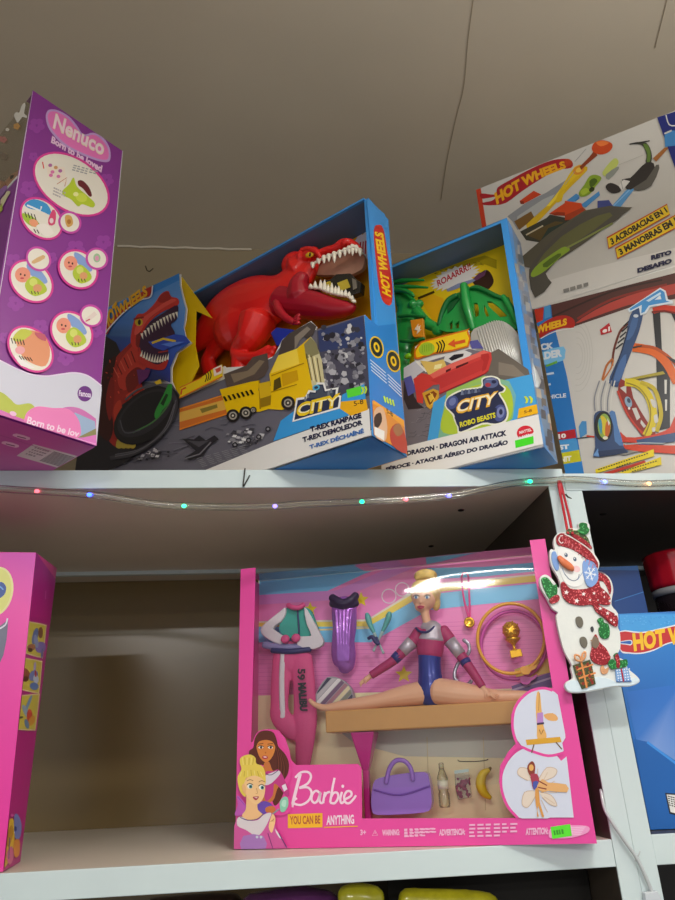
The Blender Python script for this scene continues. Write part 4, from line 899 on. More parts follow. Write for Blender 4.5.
# upper right: hands, cars, hook track
p.crop(565, 110, 6.136)
p.poly([(-60, 560), (-5, 450), (60, 350), (110, 340), (120, 370), (60, 420), (0, 490), (-20, 560)], '#e0bc1c', 2); p.ell(85, 370, 38, 26, '#d88a2a', -30); p.ell(85, 370, 20, 14, '#e8c048', -30)
p.poly([(90, 350), (150, 290), (180, 250), (200, 280), (130, 340), (100, 370)], '#8a3a1c'); p.poly([(165, 230), (190, 195), (240, 188), (285, 205), (290, 235), (260, 265), (215, 275), (175, 260)], '#c8481c', 3); p.poly([(190, 200), (240, 192), (270, 205), (220, 225)], '#e87a3a', 3); p.poly([(0, 305), (30, 305), (45, 330), (20, 350), (0, 340)], '#b8401c', 3)
p.line([(60, 320), (130, 240)], 3, '#8f9090'); p.line([(0, 460), (60, 380)], 3, '#a0a0a0')
p.poly([(230, 385), (300, 300), (330, 320), (310, 360), (260, 410)], '#c2cc6a', 3); p.poly([(250, 400), (320, 350), (330, 365), (270, 430)], '#8f948c', 2)
p.poly([(85, 510), (120, 460), (150, 410), (190, 400), (225, 420), (190, 470), (150, 520), (100, 535)], '#86a22c', 3); p.poly([(150, 440), (180, 420), (200, 440), (160, 480)], '#4a6418', 2); p.poly([(95, 500), (130, 480), (150, 500), (110, 525)], '#a8c038', 2); p.ell(165, 490, 18, 14, '#2c3812', -30)
p.poly([(10, 560), (70, 515), (90, 530), (40, 580)], '#4a90cc'); p.poly([(90, 590), (210, 500), (215, 525), (130, 600)], '#4a90cc'); p.poly([(290, 590), (370, 500), (450, 440), (440, 470), (340, 600)], '#5a9cd4'); p.poly([(200, 560), (270, 555), (300, 600), (200, 610)], '#3f4a8c'); p.line([(300, 590), (440, 450)], 6, '#8cc0e8')
p.poly([(390, 215), (440, 200), (500, 205), (530, 260), (530, 320), (495, 325), (500, 280), (480, 225), (440, 212)], '#3a3a34', 3); p.poly([(480, 215), (505, 215), (525, 260), (522, 318), (502, 320), (505, 270)], '#5f7c34', 3); p.line([(400, 212), (520, 192)], 7, '#2a2a28')
p.poly([(350, 430), (400, 420), (450, 370), (500, 325), (545, 330), (545, 380), (500, 430), (430, 480), (380, 490)], '#2f2b2a', 2); p.poly([(420, 480), (500, 430), (560, 340), (580, 360), (530, 470), (450, 500)], '#5f5c56', 2)
p.poly([(250, 470), (280, 450), (330, 470), (345, 500), (300, 515), (265, 500)], '#2f2b2a', 3); p.poly([(330, 470), (360, 430), (400, 440), (350, 500)], '#dcdad4'); p.line([(345, 440), (355, 490)], 3, '#8a8a86')
p.poly([(540, 300), (610, 235), (640, 232), (560, 320)], '#a86a34'); p.line([(330, 340), (480, 280)], 2, '#a8a8a0')
p.poly([(0, 560), (100, 575), (110, 600), (0, 650)], '#d4481a'); p.poly([(0, 650), (110, 600), (160, 640), (120, 670), (0, 680)], '#a83a16')
p.poly([(120, 620), (380, 600), (390, 620), (200, 760), (0, 900), (-180, 980), (-260, 900)], '#5b5648', 2); p.poly([(100, 660), (300, 610), (250, 680), (-100, 900)], '#4a4436', 2)
p.poly([(566, 50), (900, -60), (900, 600), (676, 360)], '#1f2a78'); p.poly([(610, 160), (650, 130), (700, 130), (700, 220), (615, 230)], '#3f86c4'); p.line([(610, 150), (655, 130)], 10, '#c8c8c0')
p.line([(620, 35), (640, 95), (690, 100)], 7, '#d8d8d4', 3)
p.crop(470, 110, 3.293)
p.poly([(195, 550), (210, 500), (300, 400), (400, 330), (520, 330), (430, 400), (330, 460), (250, 540), (270, 570), (215, 620)], '#55524a', 2); p.poly([(220, 510), (300, 420), (420, 350), (470, 350), (330, 450)], '#6a6a42', 2)
p.poly([(202, 540), (225, 510), (280, 470), (312, 452), (330, 462), (300, 485), (250, 530), (210, 552)], '#8fae34', 3); p.poly([(240, 510), (290, 475), (300, 482), (255, 520)], '#5a7420', 2); p.line([(320, 456), (470, 375)], 6, '#8a9450')
p.textlines((308, 604), (440, 566), (306, 590), 1, '#8a8884', .8)
p.crop(590, 200, 7.94)
for (a, b, c, d), t in ((((140, 310), (612, 45), (636, 115), (152, 385)), '3 ACROBACIAS EN 1'), (((205, 395), (690, 125), (715, 205), (222, 465)), '3 MANOBRAS EM 1')):
    p.poly([(a[0]-6, a[1]-10), (b[0], b[1]-10), (d[0]+d[0]*0+(c[0]-d[0]), c[1]+8), (d[0]-4, d[1]+10)], '#c24a16'); p.poly([a, b, c, d], '#e6c41c')
    p.text(t, (d[0]+22, d[1]-20), (c[0]-16, c[1]-14), (a[0]+18, a[1]+4), '#241c14', .05, tr=(b[0]-20, b[1]+16))
p.text('RETO', (486, 484), (650, 436), (484, 446), '#1c2046', .07, tr=(648, 400)); p.text('DESAFIO', (378, 586), (652, 506), (376, 548), '#1c2046', .07, tr=(650, 466))
p.build('front_artwork', hb)

p = Print(HB.front(), (580, 290, 7.105), 2e-4, clip_front(HB, HWW, HX, .0, HZ))
p.crop(520, 280, 4.355)
p.poly([(50, 120), (900, -120), (900, 900), (180, 900)], '#cfccc6')
for r in (40, 60, 80, 100, 120): p.line([(250+r*.55*math.cos(k*.35), 330+r*1.3*math.sin(k*.35)) for k in range(-5, 6)], 3, '#c4c1bb', 2)
p.poly([(60, 128), (675, -30), (900, -90), (900, 40), (480, 120), (230, 205), (150, 200), (130, 160)], '#55302e')
p.poly([(240, 190), (330, 130), (470, 70), (680, 15), (680, 60), (470, 110), (300, 170)], '#b8443c', 2); p.line([(250, 170), (400, 85), (640, 20)], 10, '#8a2e28', 4); p.line([(130, 165), (400, 50), (620, 0)], 8, '#3a2422', 3)
# blue stripe with wording
p.poly([(60, 130), (135, 108), (140, 160), (205, 420), (278, 845), (180, 880), (60, 300)], '#2b78c2'); p.poly([(62, 130), (105, 118), (100, 175), (70, 190)], '#c8341c'); p.poly([(105, 118), (132, 108), (135, 160), (108, 170)], '#4a9cd8')
p.poly([(40, 250), (78, 205), (140, 165), (200, 155), (236, 175), (234, 208), (190, 210), (130, 228), (85, 255)], '#b8241c', 3); p.text('HOT WHEELS', (-10, 262), (205, 196), (-14, 222), '#efb81c', .06, tr=(204, 166))
p.line([(90, 256), (150, 226), (234, 210)], 4, '#e8e4e0', 3)
p.text('TRACK', (20, 318), (148, 300), (16, 286), '#d8e0e8', .06, tr=(146, 272)); p.poly([(96, 316), (190, 290), (196, 328), (186, 352), (100, 370)], '#7cc0ea', 2); p.text('BUILDER', (30, 362), (184, 334), (26, 330), '#dfe6ee', .06, tr=(182, 300)); p.poly([(112, 372), (160, 352), (164, 362), (116, 380)], '#6cae3c')
for y, x1 in ((412, 148), (460, 134)): p.line([(112, y), (x1, y-6)], 9, '#c8dcf0')
p.text('VEHICLE', (92, 522), (202, 512), (90, 504), '#dce6f0', .03, tr=(201, 494))
p.poly([(140, 668), (240, 650), (246, 688), (150, 700)], '#b8202c'); p.text('10', (168, 694), (202, 688), (166, 672), '#f0e8e4', .06, tr=(200, 668))
p.poly([(150, 700), (246, 690), (256, 742), (160, 760)], '#4a9ad6'); p.text('ST', (170, 742), (216, 736), (168, 720), '#eef0f4', .06, tr=(214, 716)); p.poly([(160, 758), (258, 740), (268, 792), (170, 806)], '#d2cc24'); p.text('NIT', (176, 796), (226, 788), (174, 772), '#f0eed8', .06, tr=(224, 766)); p.poly([(170, 806), (270, 790), (282, 860), (180, 870)], '#2f86d2')
p.poly([(256, 640), (270, 615), (290, 616), (292, 670), (262, 690)], '#4a90c8'); p.line([(245, 692), (320, 682)], 5, '#3a3a3a'); p.line([(290, 680), (325, 684)], 7, '#c83a24')
# printed number badge and loops
p.crop(580, 290, 7.105)
p.poly([(142, 285), (208, 235), (228, 300), (150, 322)], '#c01c2c'); p.text('e1', (160, 310), (214, 294), (160, 276), '#f0e6e2', .05)
def ring(cx, cy, rx, ry, rot, w, col, a0=0, a1=360):
    c, d = math.cos(math.radians(rot)), math.sin(math.radians(rot)); n = 36
    p.line([(cx+rx*math.cos(math.radians(a0+(a1-a0)*i/n))*c-ry*math.sin(math.radians(a0+(a1-a0)*i/n))*d, cy+rx*math.cos(math.radians(a0+(a1-a0)*i/n))*d+ry*math.sin(math.radians(a0+(a1-a0)*i/n))*c) for i in range(n+1)], w, col)
# back towers
p.poly([(516, 150), (570, 160), (582, 420), (640, 620), (640, 980), (555, 1000), (540, 430)], '#22252c'); p.poly([(600, 640), (618, 640), (616, 740), (602, 740)], '#cfccc6'); p.poly([(604, 780), (620, 780), (618, 860), (606, 860)], '#cfccc6'); p.poly([(640, 150), (690, 150), (690, 260)], '#22252c')
p.line([(520, 150), (600, 130), (690, 140)], 44, '#c83420'); p.line([(510, 160), (600, 152), (690, 168)], 14, '#7a1c14')
p.line([(340, 240), (290, 290), (258, 370), (238, 450), (230, 540)], 16, '#6a3026', 5); p.line([(235, 490), (190, 540), (160, 640)], 16, '#b86a34', 5)
for k in range(5): p.line([(255+k*14, 420-k*40), (305+k*12, 380-k*40)], 10, '#2a2c30')
p.line([(160, 650), (220, 560), (240, 500)], 10, '#c8783a', 4)
p.line([(375, 410), (450, 420), (540, 450), (620, 530), (690, 660)], 62, '#dd6418', 5); p.line([(400, 400), (520, 412), (620, 470), (690, 540)], 22, '#b84c14', 5); p.poly([(370, 408), (440, 395), (442, 405), (380, 420)], '#3a2c26'); p.poly([(610, 470), (680, 500), (690, 540), (640, 500)], '#2a2c30')
p.poly([(320, 636), (590, 580), (606, 600), (330, 660)], '#a8982a'); p.poly([(320, 650), (600, 600), (600, 606), (330, 662)], '#5a5218')
p.poly([(345, 230), (375, 150), (440, 120), (450, 170), (420, 300), (370, 430), (320, 560), (270, 690), (205, 660), (240, 560), (300, 430), (330, 320)], '#34507c', 2); p.poly([(375, 200), (415, 210), (380, 320), (330, 360)], '#46699c', 2); p.poly([(240, 640), (290, 500), (330, 460), (320, 560), (280, 650)], '#4a6ea4', 2); p.line([(350, 260), (300, 430), (225, 640)], 10, '#1f2f50'); p.ell(398, 188, 18, 12, '#cdd6e0')
p.poly([(340, 140), (430, 80), (570, -12), (610, 10), (625, 70), (660, 80), (660, 100), (560, 115), (500, 125), (470, 170), (430, 185), (420, 130), (350, 165)], '#dfe9f2'); p.poly([(352, 138), (440, 80), (570, 0), (600, 18), (612, 80), (640, 88), (540, 105), (490, 115), (460, 160), (436, 170), (440, 110), (360, 150)], '#4796d6'); p.poly([(470, 80), (570, 20), (578, 32), (490, 88)], '#c8e2f6'); p.poly([(530, 75), (570, 40), (580, 70)], '#dfe9f2')
# lower loops
p.crop(580, 380, 7.105)
p.poly([(290, 0), (300, 0), (360, 40), (380, 130), (480, 300), (540, 380), (480, 430), (410, 360), (340, 240), (270, 90)], '#8a2620', 2)
for q in ([(285, 60), (330, 40), (330, 100)], [(370, 205), (400, 200), (430, 270), (405, 290)], [(435, 285), (470, 330), (455, 345), (430, 310)]): p.poly(q, '#cfccc6')
p.line([(268, 80), (330, 230), (410, 345), (500, 420)], 16, '#c23a2c', 5); p.ell(345, 160, 24, 40, '#8aa8c0', -20); p.ell(348, 150, 12, 18, '#3a4a60', -20); p.ell(350, 205, 8, 10, '#e8e4e0')
p.line([(320, 20), (400, 30), (470, 90), (510, 180), (520, 290), (470, 400)], 56, '#d6c01c', 6); p.line([(430, 20), (520, 60), (560, 150), (576, 260), (545, 370)], 30, '#c0aa16', 6); p.line([(330, 24), (420, 60), (490, 160), (500, 290), (455, 410)], 9, '#8f7c10', 6)
for q in ([(500, 140), (530, 150), (540, 200), (515, 190)], [(525, 260), (550, 250), (556, 300), (534, 310)], [(512, 345), (535, 340), (534, 370), (516, 372)]): p.poly(q, '#cfccc6', 2)
p.poly([(290, 370), (330, 410), (460, 405), (560, 380), (640, 340), (690, 230), (690, 380), (560, 440), (300, 445)], '#cc3c28', 2); p.poly([(400, 430), (690, 375), (690, 440), (420, 470)], '#34507c'); p.poly([(310, 460), (690, 470), (690, 530), (400, 510), (310, 490)], '#d24226'); p.line([(320, 462), (450, 450), (600, 455)], 8, '#a8b4b8')
p.poly([(270, 520), (320, 500), (420, 510), (310, 540)], '#8f8d88')
ytxt = [[(110, 640), (525, 495), (528, 545), (115, 668)], [(270, 664), (575, 550), (582, 605), (340, 668)]]
p.poly([(165, 664), (460, 575), (470, 590), (230, 668)], '#c23018')
for q in ytxt: p.poly(q, '#e8d01c')
for (x0, y0, x1, y1) in ((130, 642, 500, 520), (260, 625, 370, 588), (300, 655, 560, 575), (370, 655, 480, 622)):
    for k in range(int((x1-x0)/18)):
        t = k*18/(x1-x0); p.line([(x0+(x1-x0)*t, y0+(y1-y0)*t), (x0+(x1-x0)*t+12, y0+(y1-y0)*t-4)], 8, '#3a3414'); p.z -= p.STEP
# round launcher on the left with a shiny reflection band
p.poly([(100, 280), (110, 240), (150, 222), (200, 235), (240, 300), (270, 400), (320, 490), (340, 520), (130, 550), (95, 540), (110, 480), (105, 380)], '#3a5078', 2); p.poly([(95, 540), (130, 490), (140, 550)], '#6c9ad0'); p.poly([(210, 235), (250, 230), (270, 330), (310, 470), (250, 440), (240, 330)], '#5580b8', 2); p.poly([(130, 510), (320, 490), (340, 520), (140, 552)], '#2a3a5c')
p.ell(168, 335, 66, 108, '#262a30', 0); p.ell(174, 332, 46, 88, '#8fae50'); p.poly([(150, 260), (185, 280), (200, 330), (180, 400), (160, 360)], '#d8c43a', 3); p.poly([(190, 300), (216, 320), (212, 380), (186, 420), (180, 360)], '#c86a34', 3); p.poly([(132, 300), (150, 280), (160, 340), (150, 390)], '#4a9ab0', 3); p.ell(182, 416, 18, 12, '#e4e0c8'); p.poly([(195, 275), (215, 310), (205, 330)], '#e8e4dc')
for k in range(6): p.line([(140+k*22, 10), (105+k*24, 130), (110+k*22, 225)], 9, '#d8d6cf' if k % 2 else '#8a8c94', 4)
p.build('front_artwork', kb)
# ---------------------------------------------------------------- right-hand bay, lower level
ZL2 = 1.2035
c1 = atZ(650.5, 830, ZL2+.0005); c1.x = max(c1.x, .391)
RB = Frame(c1, 8)
rt_ = RB.loc(RB.at(618, 614, 0)); RH = rt_.z
bluebox = mat('blue_gloss_card', '#1f6fc4', .3, coat=.2)
rb = thing('toy_box', RB.p(.11, .03, 0), 'bright blue box with a yellow lettered flame logo beside the upright post', 'toy box', RB.yaw)
MB().fbox(RB, (0, 0, 0), (.26, .045, RH)).build('carton', bluebox, rb, bevel=.0006)
p = Print(RB.front(), (590, 540, 7.5), 2e-4, clip_front(RB, 0, .26, 0, RH))
p.poly([(200, 550), (900, 545), (900, 2400), (420, 2300), (330, 1400)], ['#2a86d8', '#2a86d8', '#1d62b8', '#1a58aa', '#1a5cb0'])
p.poly([(220, 560), (900, 555), (900, 625), (640, 632), (500, 668), (380, 690), (228, 680)], '#3f9ee4')
for i in range(60): x, y = random.uniform(230, 640), random.uniform(570, 640); p.ell(x, y, 5, 4, random.choice(['#5ab0ee', '#3590dc']), 0, 8); p.z -= p.STEP*.95
fl = [(222, 684), (380, 690), (500, 668), (640, 634), (800, 596), (1030, 575), (1060, 600), (1030, 735), (800, 752), (640, 768), (560, 790), (480, 830), (380, 855), (290, 852), (228, 832)]
p.poly([(x, y) for x, y in fl], '#dfe6ee', 3); p.poly([(222, 692), (380, 700), (505, 678), (640, 644), (800, 606), (1026, 585), (1050, 602), (1022, 725), (800, 742), (640, 758), (560, 780), (480, 820), (380, 845), (290, 842), (228, 820)], '#c4242a', 3)
p.poly([(215, 765), (275, 752), (310, 752), (318, 772), (305, 790), (270, 785), (215, 778)], '#dfe6ee', 3); p.poly([(215, 768), (278, 758), (305, 758), (310, 772), (300, 782), (270, 778), (215, 774)], '#1f5cb4', 3)
p.text('HOT WHEELS', (330, 838), (1010, 720), (315, 700), '#f2c01e', .05, tr=(1010, 590)); 
p.crop(590, 680, 5)
p.poly([(180, 60), (450, 20), (450, 420), (320, 330), (230, 300)], ['#2a70c8', '#2a70c8', '#6a94d8', '#7a9cdc', '#3a78cc'])
p.poly([(220, 295), (290, 310), (450, 430), (450, 800), (300, 780)], '#1c62b2'); p.line([(285, 310), (430, 418)], 12, '#3a90e4')
p.poly([(374, 564), (480, 572), (480, 690), (396, 668)], '#20242c'); p.poly([(382, 572), (480, 578), (480, 680), (402, 660)], '#e6e6e4'); p.textlines((394, 630), (470, 650), (386, 575), 5, '#3a3a40', .5)
p.build('front_artwork', rb)
# deeper blue box behind it
fr2 = Frame(V3((.372, .13, ZL2+.0005)), 6)
zz = fr2.loc(fr2.at(630, 566, 0)).z; B2W = fr2.loc(fr2.at(643, 590, 0)).x
b2 = thing('toy_box', fr2.p(.06, .06, 0), 'dark blue box at the back with a small red flame logo behind the snowman', 'toy box', fr2.yaw)
MB().fbox(fr2, (.022, 0, 0), (B2W, .14, zz)).build('carton', mat('deep_blue_card', '#134486', .3, coat=.2), b2, bevel=.0006)
p = Print(fr2.front(), (590, 540, 7.5), 2e-4, clip_front(fr2, .022, B2W, 0, zz))
p.poly([(40, 190), (700, 190), (700, 600), (40, 600)], '#143f80'); p.poly([(60, 190), (700, 190), (700, 232), (60, 225)], '#2a68ac'); p.poly([(180, 460), (460, 370), (470, 600), (200, 600)], '#17488e'); p.line([(185, 460), (455, 372)], 6, '#3a7cc4')
p.poly([(20, 250), (90, 240), (150, 290), (176, 370), (160, 430), (120, 400), (60, 380)], '#b8a0b0', 3); p.poly([(20, 256), (88, 248), (142, 294), (168, 370), (156, 420), (118, 392), (60, 370)], '#a01c24', 3); p.text('H', (84, 330), (124, 340), (80, 280), '#d8a01e', .06); p.poly([(95, 370), (130, 372), (140, 400), (100, 385)], '#1b57a6', 2)
p.build('front_artwork', b2)
# tub with a red lid standing in the gap
jy = .128
jc = atY(677, 560, jy); k1 = atY(645, 556, jy); k2 = atY(650, 590, jy); R = jc.x-k1.x; zt_, zb_ = k1.z, k2.z
j = thing('toy_tub', V3((jc.x, jy, ZL2)), 'dark tub with a glossy red ribbed lid standing behind the bright blue box', 'tub')
ctr = V3((jc.x, jy, 0))
m = MB(); m.lathe(ctr, (0, 0, 1), [(.001, ZL2+.0005), (R*.80, ZL2+.0005), (R*.82, ZL2+.004), (R*.88, zb_-.010), (.001, zb_-.010)], 48); m.build('tub_body', mat('dark_tub', '#1c1418', .25, coat=.5), j)
m = MB(); n = 96; prof = [(.001, zb_), (R*.93, zb_), (R*.95, zb_+.006), (R*.985, zt_-.008), (R*1.0, zt_-.003), (R*.97, zt_), (R*.3, zt_), (.001, zt_)]
m.loft([[ctr+V3((r*(1+.006*math.cos(i*16*2*math.pi/n))*math.cos(2*math.pi*i/n), r*(1+.006*math.cos(i*16*2*math.pi/n))*math.sin(2*math.pi*i/n), h)) for i in range(n)] for r, h in prof]); m.build('lid', mat('red_lid', '#b01226', .18, coat=.8), j)
m = MB(); m.lathe(ctr, (0, 0, 1), [(.001, zb_-.0095), (R*.92, zb_-.0095), (R*.92, zb_-.0005), (.001, zb_-.0005)], 48); m.build('clear_collar', mat('grey_plastic', '#8f8f92', .3, coat=.3), j)
# ---------------------------------------------------------------- tall pink doll box at the left end of the lower shelf
hot_pink = mat('hot_pink_card', '#e5489f', .3, coat=.2); deep_pink = mat('deep_pink_card', '#c4218a', .3, coat=.2)
z0 = ZL+.0005
A1, B1 = atZ(3, 872, z0), atZ(20, 862, z0)
t1, t2 = atY(36, 553, A1.y-.004), atY(57, 568, B1.y-.004)
zt = (t1.z+t2.z)/2; t1.z = t2.z = zt
lft = V3((-.12, -.012, 0))
pb = thing('doll_box', A1+(B1-A1)*.5+lft*.5, 'tall bright pink toy box with three small pictures down its side, left end of shelf', 'toy box')
A1.z = B1.z = z0
t2 = Face(A1, (B1-A1).cross(t1-A1)).at(57, 568)
m = MB(); m.hexa([A1+lft, A1, B1, B1+lft], [t1+lft, t1, t2, t2+lft]); m.build('carton', hot_pink, pb, bevel=.0006)
nS = (B1-A1).cross(t1-A1).normalized(); 
if nS.x < 0: nS = -nS
SF = Face(A1, nS); nF = (t1-A1).cross(lft).normalized()
if nF.y > 0: nF = -nF
FF = Face(A1, nF)
inw = (B1-A1).normalized(); cl = [(A1+inw*.0005, inw), (B1-inw*.0005, -inw)]
def hp(a, b, c, toward):
    n = (b-a).cross(c-a).normalized()
    return (a, n if (toward-a).dot(n) > 0 else -n)
mid = (A1+B1+t1+t2)/4
clS = [hp(A1, t1, A1+nS, mid), hp(B1, t2, B1+nS, mid), (A1+V3((0, 0, .0004)), V3((0, 0, 1))), (t1-V3((0, 0, .0004)), V3((0, 0, -1)))]
p = Print(SF, (0, 545, 5.8), 2e-4, clS)
p.poly([(210, 30), (340, 120), (120, 1860), (10, 1900)], '#bf1f86'); p.poly([(212, 38), (330, 120), (300, 420), (165, 420)], ['#b02a9a', '#a82890', '#c01f86', '#c8218c'])
p.line([(265, 265), (262, 315)], 5, '#d86ab8')
def pic(q, cols):
    p.poly(cr(q, 4, True), '#f0d8a0'); cx = sum(a for a, b in q)/len(q); cy = sum(b for a, b in q)/len(q)
    p.poly(cr([(cx+(a-cx)*.9, cy+(b-cy)*.93) for a, b in q], 4, True), '#dccb52')
    for (dx, dy, rx, ry, c) in cols: p.ell(cx+dx, cy+dy, rx, ry, c, random.uniform(-30, 30), 12)
pic([(165, 455), (180, 445), (262, 462), (268, 480), (248, 645), (236, 655), (152, 632), (150, 615)], [(-28, 45, 24, 20, '#a86a4a'), (-6, -20, 16, 50, '#6a7cb0'), (26, -40, 14, 34, '#8a5a3c'), (26, 45, 30, 34, '#8a74c0'), (0, 10, 12, 40, '#94a0cc'), (-35, 60, 14, 12, '#5a3420'), (34, 80, 7, 30, '#6a70a8')])
pic([(138, 662), (150, 655), (236, 672), (242, 690), (226, 850), (212, 860), (124, 842), (118, 828)], [(-34, -12, 22, 34, '#a05a3c'), (-36, 20, 18, 16, '#6a3420'), (18, -50, 7, 30, '#b8a8d8'), (10, 0, 24, 34, '#7a88c4'), (24, 20, 16, 26, '#c8d0e4'), (14, 62, 26, 22, '#6a8ac8'), (22, -10, 6, 20, '#c03a4a')])
p.crop(0, 690, 4.737)
pic([(88, 35), (98, 25), (178, 18), (184, 30), (166, 180), (156, 192), (76, 188), (68, 178)], [(4, -40, 7, 46, '#7aa0c8'), (-6, 0, 12, 40, '#9cb4c8'), (10, 20, 14, 36, '#d84a3a'), (20, 40, 14, 26, '#e0a03a'), (-34, 25, 14, 5, '#4a3a34'), (-4, 55, 10, 24, '#6a8ab0')])
p.poly([(10, 700), (34, 625), (56, 610), (66, 660), (56, 760), (20, 840), (5, 800)], '#e8c03a', 4); p.poly([(30, 680), (50, 640), (58, 680), (40, 740), (26, 730)], '#c8902a', 3); p.poly([(62, 600), (80, 590), (98, 640), (90, 700), (66, 700)], '#7a86c8', 3); p.ell(68, 658, 7, 12, '#2a3a8a'); p.poly([(60, 720), (88, 710), (86, 780), (64, 790)], '#e8943a', 3); p.poly([(24, 780), (50, 740), (60, 790), (40, 830)], '#e06a9a', 3); p.line([(40, 700), (36, 800)], 4, '#5a3a8a', 2); p.ell(52, 594, 8, 8, '#e05ab0')
p.build('side_artwork', pb)
p = Print(FF, (0, 545, 5.8), 2e-4, [hp(A1, t1, A1+nF, mid+lft*.5), (t1-V3((0, 0, .0004)), V3((0, 0, -1))), (A1+V3((0, 0, .0004)), V3((0, 0, 1)))])
p.poly([(-300, 60), (210, 35), (205, 420), (20, 1880), (-300, 1880)], ['#d43aa8', '#c83cb0', '#ea4aaa', '#e2359c', '#e2359c'])
p.ell(-20, 270, 96, 145, '#e2dc9a', 12); p.ell(-24, 270, 88, 136, '#d8d87c', 12)
p.poly([(-40, 230), (10, 215), (36, 245), (24, 290), (-20, 310)], '#2f4f9c', 3); p.line([(0, 240), (20, 260)], 8, '#6aa0e0')
p.poly([(-60, 480), (0, 470), (40, 440), (46, 470), (20, 640), (-60, 760)], '#6f6f86', 2); p.line([(-20, 495), (30, 465), (44, 425)], 9, '#d8d4e4', 3)
p.build('front_artwork', pb)
# ---------------------------------------------------------------- big pink window box with the gymnast doll
GB = Frame(atZ(597, 843.5, ZL+.0005), 18)
GW, GH, GD = -.3775, .311, .070
gb = thing('doll_box', GB.p(GW/2, GD/2, 0), 'wide bright pink window box showing a blonde gymnast doll and her accessories', 'toy box', GB.yaw)
gp = hot_pink
MB().fbox(GB, (GW, GD-CT, 0), (0, GD, GH)).build('back_card', mat('cream_card', '#fbf0c0', .45), gb)
MB().fbox(GB, (GW, CT, 0), (0, GD-CT, CT)).build('base_panel', gp, gb)
MB().fbox(GB, (GW, CT, CT), (GW+CT, GD-CT, GH-.004)).build('side_panel', gp, gb)
MB().fbox(GB, (-CT, CT, CT), (0, GD-CT, GH-.004)).build('side_panel', gp, gb)
F = GB.front()
inner = [(530, 542), (552.6, 688), (541, 689), (528, 692), (517, 701), (511, 715), (512, 730), (518, 741), (508, 752), (500, 766), (499, 782), (503, 798), (511, 810), (518.5, 818), (362, 818.5), (361.5, 768), (358, 764), (296, 765), (291, 760), (289, 750), (285, 738), (278, 730), (268, 729), (260, 733), (256, 742), (251, 742), (255.5, 567)]
P_ = [GB.p(GW, 0, 0), GB.p(0, 0, 0), GB.p(0, 0, GH)]+[F.at(*q) for q in inner]+[GB.p(GW, 0, GH)]
P_[3] = GB.p(GB.loc(P_[3]).x, 0, GH); P_[-2] = GB.p(GB.loc(P_[-2]).x, 0, GH)
MB().prism(P_, GB.w*CT).build('front_card', gp, gb)
# clear window, bent over into the top of the box
film = film_mat('window_film', '#fbfcfc', .02, .05, .1)
rows = [(.0016, .055), (.0016, .15), (.0016, GH-.044), (.0016, GH-.034), (.0016, GH-.024)]+[(.0016+.022*(1-math.cos(t*math.pi/16)), GH-.024+.022*math.sin(t*math.pi/16)) for t in range(1, 9)]+[(GD-.003, GH-.002)]
m = MB(); NX = 14
for y, z in rows:
    for i in range(NX+1):
        t = i/NX; m.v.append(GB.p(GW+.003+(-GW-.006)*t, y+.0006*math.sin(t*9+z*14)*(1 if z > GH-.03 else 0)*(.0 if i in (0, NX) else 1)+.0012, z))
for r in range(len(rows)-1):
    for i in range(NX): a = r*(NX+1)+i; m.face((a, a+1, a+NX+2, a+NX+1), True)
m.build('window_film', film, gb)

# ---- backdrop artwork
B = GB.front(GD-CT)
p = Print(B, (230, 540, 3.553), 2e-4, clip_front(GB, GW+CT, -CT, CT, GH-.001))
p.poly([(-20, -40), (1300, -120), (1300, 1200), (-20, 1200)], '#fbf0c0')
p.poly([(-20, -60), (1300, -160), (1300, 520), (-20, 556)], '#f287c8')
for k in range(17): y = 300+k*15; p.line([(60, y+6), (700, y-4), (1200, y-26)], 1.6, '#de6cb6'); p.z -= p.STEP*.9
p.poly([(-20, -60), (1300, -160), (1300, -10), (700, 25), (60, 90), (-20, 100)], '#9a9bb0')
p.poly([(60, 96), (400, 62), (700, 15), (700, 40), (360, 110), (60, 130)], '#b86a8c')
def band(pts, w, col): p.line(pts, w, col)
band([(20, 172), (330, 158), (470, 92), (640, 40), (900, 10)], 58, '#78c4f4')
band([(20, 218), (380, 196), (560, 120), (700, 60)], 34, '#dc8ad6')
band([(20, 298), (490, 290), (690, 165), (900, 146), (1200, 118)], 16, '#ecdfd0'); band([(20, 306), (490, 300), (690, 180), (900, 155), (1200, 126)], 22, '#f4d858'); band([(20, 336), (495, 336), (700, 222), (900, 200), (1200, 172)], 56, '#7cc8f4')
band([(300, 320), (495, 312)], 6, '#f0dc9a')
p.poly([(700, 100), (900, 96), (1200, 70), (1200, 100), (900, 130), (700, 140)], '#7cc8f4')
for x, y, r in ((285, 246, 26), (466, 212, 28), (618, 478, 32)): p.star(x, y, r, '#f2d41c')
p.poly([(1010, 460), (1130, 420), (1140, 470), (1020, 500)], '#f4d858'); p.poly([(1000, 520), (1140, 470), (1150, 520), (1010, 560)], '#7a5aa8'); p.line([(1000, 535), (1140, 490)], 7, '#c8b8e0')
for x, y, r in ((565, 200, 25), (612, 176, 24)): p.line([(x+r*math.cos(k*.3), y+r*math.sin(k*.3)) for k in range(22)], 3, '#efe8ee')
p.poly([(350, 560), (700, 560), (1010, 650), (1010, 775), (620, 768), (440, 720), (350, 650)], '#d2d2c2')
for x in (480, 700, 900): p.line([(x, 700), (x+8, 960)], 2.5, '#d8ca94')
p.build('backdrop_artwork', gb)

# ---- printed front
p = Print(F, (230, 690, 3.553), 2e-4, clip_front(GB, GW, 0, 0, GH))
p.ell((539-230)*3.553, (722-690)*3.553, 0, 0, '#ffffff') if 0 else None
